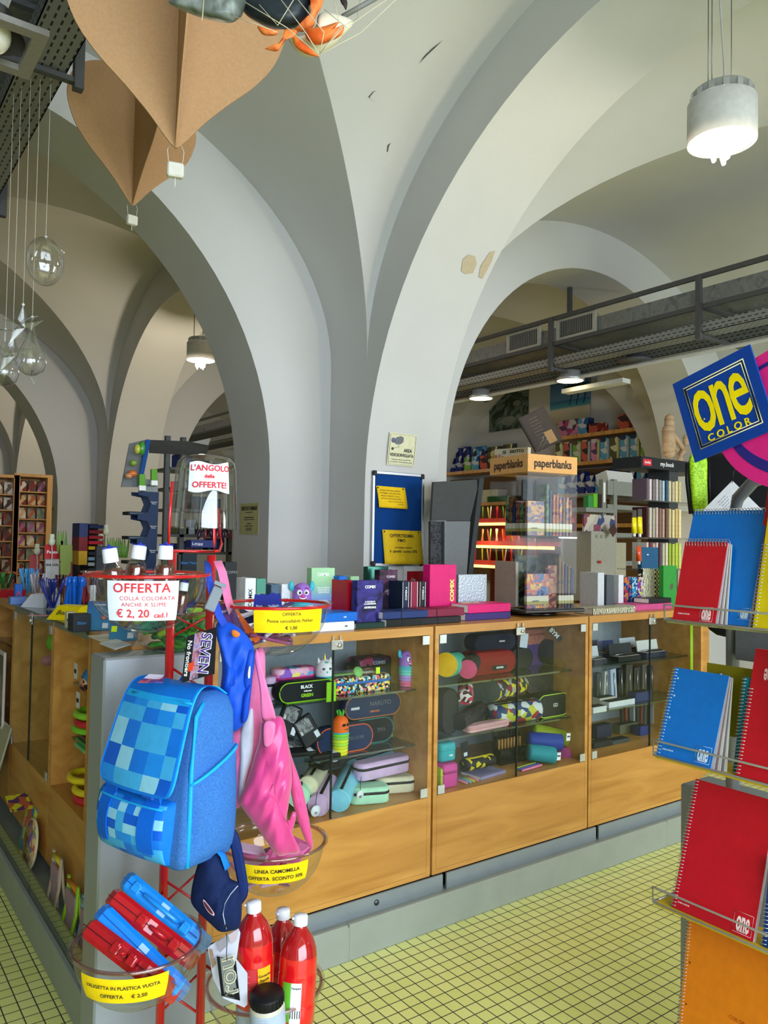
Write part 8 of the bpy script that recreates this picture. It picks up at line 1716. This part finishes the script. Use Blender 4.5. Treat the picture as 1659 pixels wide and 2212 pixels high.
# sea creatures in a net at the very top
t = thing('sea_mobile', 'hanging net with mussel shell, orange crab claws and pale shells at the top edge', 'decoration', P(560, 20, d=1.35)); rl_ = t.location
def sea(nm, pts, d_, th, mt, **k): o = puff(pts, d_, th, **k).build(nm, mt, t); o.matrix_parent_inverse = Matrix.Translation(-Vector(rl_)); return o
ORC = patchwork('crab', ['#c85018', '#e0702c', '#d87838', '#a84014'], 14, kind='noise'); K_ = lambda L: [(340 + x / 3.19, y / 3.19) for x, y in L]
sea('mussel_shell', K_([(75, 5), (160, -60), (400, -80), (600, -30), (590, 90), (560, 130), (490, 160), (330, 130), (240, 100), (120, 50)]), 1.33, .045, patchwork('mussel', ['#3a3e3a', '#565c56', '#8a908a', '#2e322e'], 10, kind='noise', rough=.35))
sea('dark_shell', K_([(560, -40), (800, -160), (1060, -60), (1065, 60), (1020, 150), (940, 195), (800, 200), (700, 160), (600, 90)]), 1.36, .05, mat('#20272b', .4))
sea('crab_body', K_([(1050, -100), (1140, -60), (1135, 40), (1090, 120), (1080, 180), (1010, 220), (940, 205), (1020, 160), (1060, 80), (1065, 0)]), 1.33, .02, ORC)
sea('claw', K_([(1020, 200), (1090, 190), (1150, 180), (1250, 150), (1220, 200), (1285, 170), (1270, 240), (1180, 290), (1100, 310), (1030, 270)]), 1.31, .02, ORC)
sea('claw', K_([(690, 180), (760, 190), (830, 210), (820, 240), (770, 248), (720, 235)]), 1.32, .012, ORC)
sea('leg', K_([(880, 200), (960, 205), (950, 250), (900, 262), (860, 310), (820, 355), (740, 335), (800, 335), (840, 290), (875, 240)]), 1.315, .008, ORC, rings=4)
sea('leg', K_([(930, 240), (980, 270), (1040, 320), (1110, 375), (1100, 392), (1020, 370), (950, 320)]), 1.315, .008, ORC, rings=4)
sea('pale_shell', K_([(1110, 100), (1200, 85), (1330, 130), (1345, 170), (1300, 230), (1200, 330), (1080, 395), (990, 380), (930, 320), (900, 250), (1000, 240), (1090, 180)]), 1.36, .03, mat('#d4ccb4', .4, scale=14, var=.12))
sea('dark_leg', K_([(1250, -40), (1290, -30), (1310, 20), (1300, 70), (1280, 40), (1265, 20)]), 1.34, .008, mat('#2a2424', .4), rings=4)
m = MB(); m.tube([P(740, 36, d=1.36), P(790, 8, d=1.37), P(850, -25, d=1.38)], .0045, 1, 8)
for L in (((700, 20), (750, 60), (790, 30), (850, -10)), ((530, 5), (620, 60), (690, 120), (740, 60)), ((600, -10), (660, 70), (690, 118)), ((690, 118), (780, 70), (860, -5)), ((560, 10), (600, 55), (640, -10)), ((640, -5), (700, 70), (690, 118)), ((720, -10), (735, 60), (690, 118)), ((780, -10), (770, 40), (735, 60)), ((440, -5), (438, 30), (436, 45)), ((505, 35), (560, 55), (600, 70))):
    m.tube([P(x, y, d=1.285 if x < 760 else 1.34) for x, y in L], .0008, 0, 5)
o = m.build('net_cord', [mat('#b8b094', .6), mat('#6a6a64', .5)], t); o.matrix_parent_inverse = Matrix.Translation(-Vector(rl_))
m = MB(); m.cyl((0, 0, 0), (0, 0, 4.2 - rl_.z), .001, 0, 5); m.build('hanging_thread', mat('#b0b0a8', .5), t)
# crack marks and flaked paint on the vault near the pillar
for k_, (pts, yy, nm) in enumerate((([(996, 585), (1000, 560), (1012, 550), (1026, 553), (1030, 570), (1022, 590), (1006, 592)], 0, 'pale'), ([(1034, 598), (1038, 575), (1050, 558), (1058, 545), (1070, 542), (1062, 565), (1052, 585), (1042, 602)], 0, 'pale'), ([(905, 138), (918, 120), (935, 104), (958, 86), (938, 105), (921, 121)], 1, 'crack'), ([(796, 210), (806, 198), (814, 196), (807, 199), (798, 211), (811, 222)], 1, 'crack'), ([(836, 328), (838, 314), (845, 308), (840, 316), (838, 328)], 1, 'crack'))):
    q = []
    for x, y in pts:
        r_ = ray(x, y); best = None
        for i in range(400, 6000):
            p = CAMH + r_ * (i * .001 / FPX)
            v = 1 - ((p.y - 1.86) / 2.14) ** 2
            zz = (1.86 + 2.14 * math.sqrt(max(v, 0))) if yy == 0 else (2.67 + 1.63 * math.sqrt(max(v, 0)))
            if p.z > zz - .004: best = p; break
        q.append(best if best is not None else p)
    m = MB(); up_ = [p - r_.normalized() * .003 for p in q]; m.add(up_, [tuple(range(len(up_)))]); o = m.build('trim_%d' % (50 + k_), mat('#b9ab92' if nm == 'pale' else '#4a4a48', .9)); struct(o)
a = P(1262, 1300, y=3.9); b = P(1354, 1300, y=3.9); m = MB(); m.box((a.x - .02, 3.86, 0), (b.x, 4.3, a.z - .02), 0, None, .003); tag(m.build('rear_counter', WOOD), 'low beech counter behind, carrying the white cardboard cabinet', 'counter')
m = MB(); m.box((Kx.x - .42, 3.07, 0), (Kx.x + .42, 3.36, ZT - .152), 0, None, .003); tag(m.build('rear_counter', WOOD), 'beech rear counter carrying the diary display with the black header', 'counter')
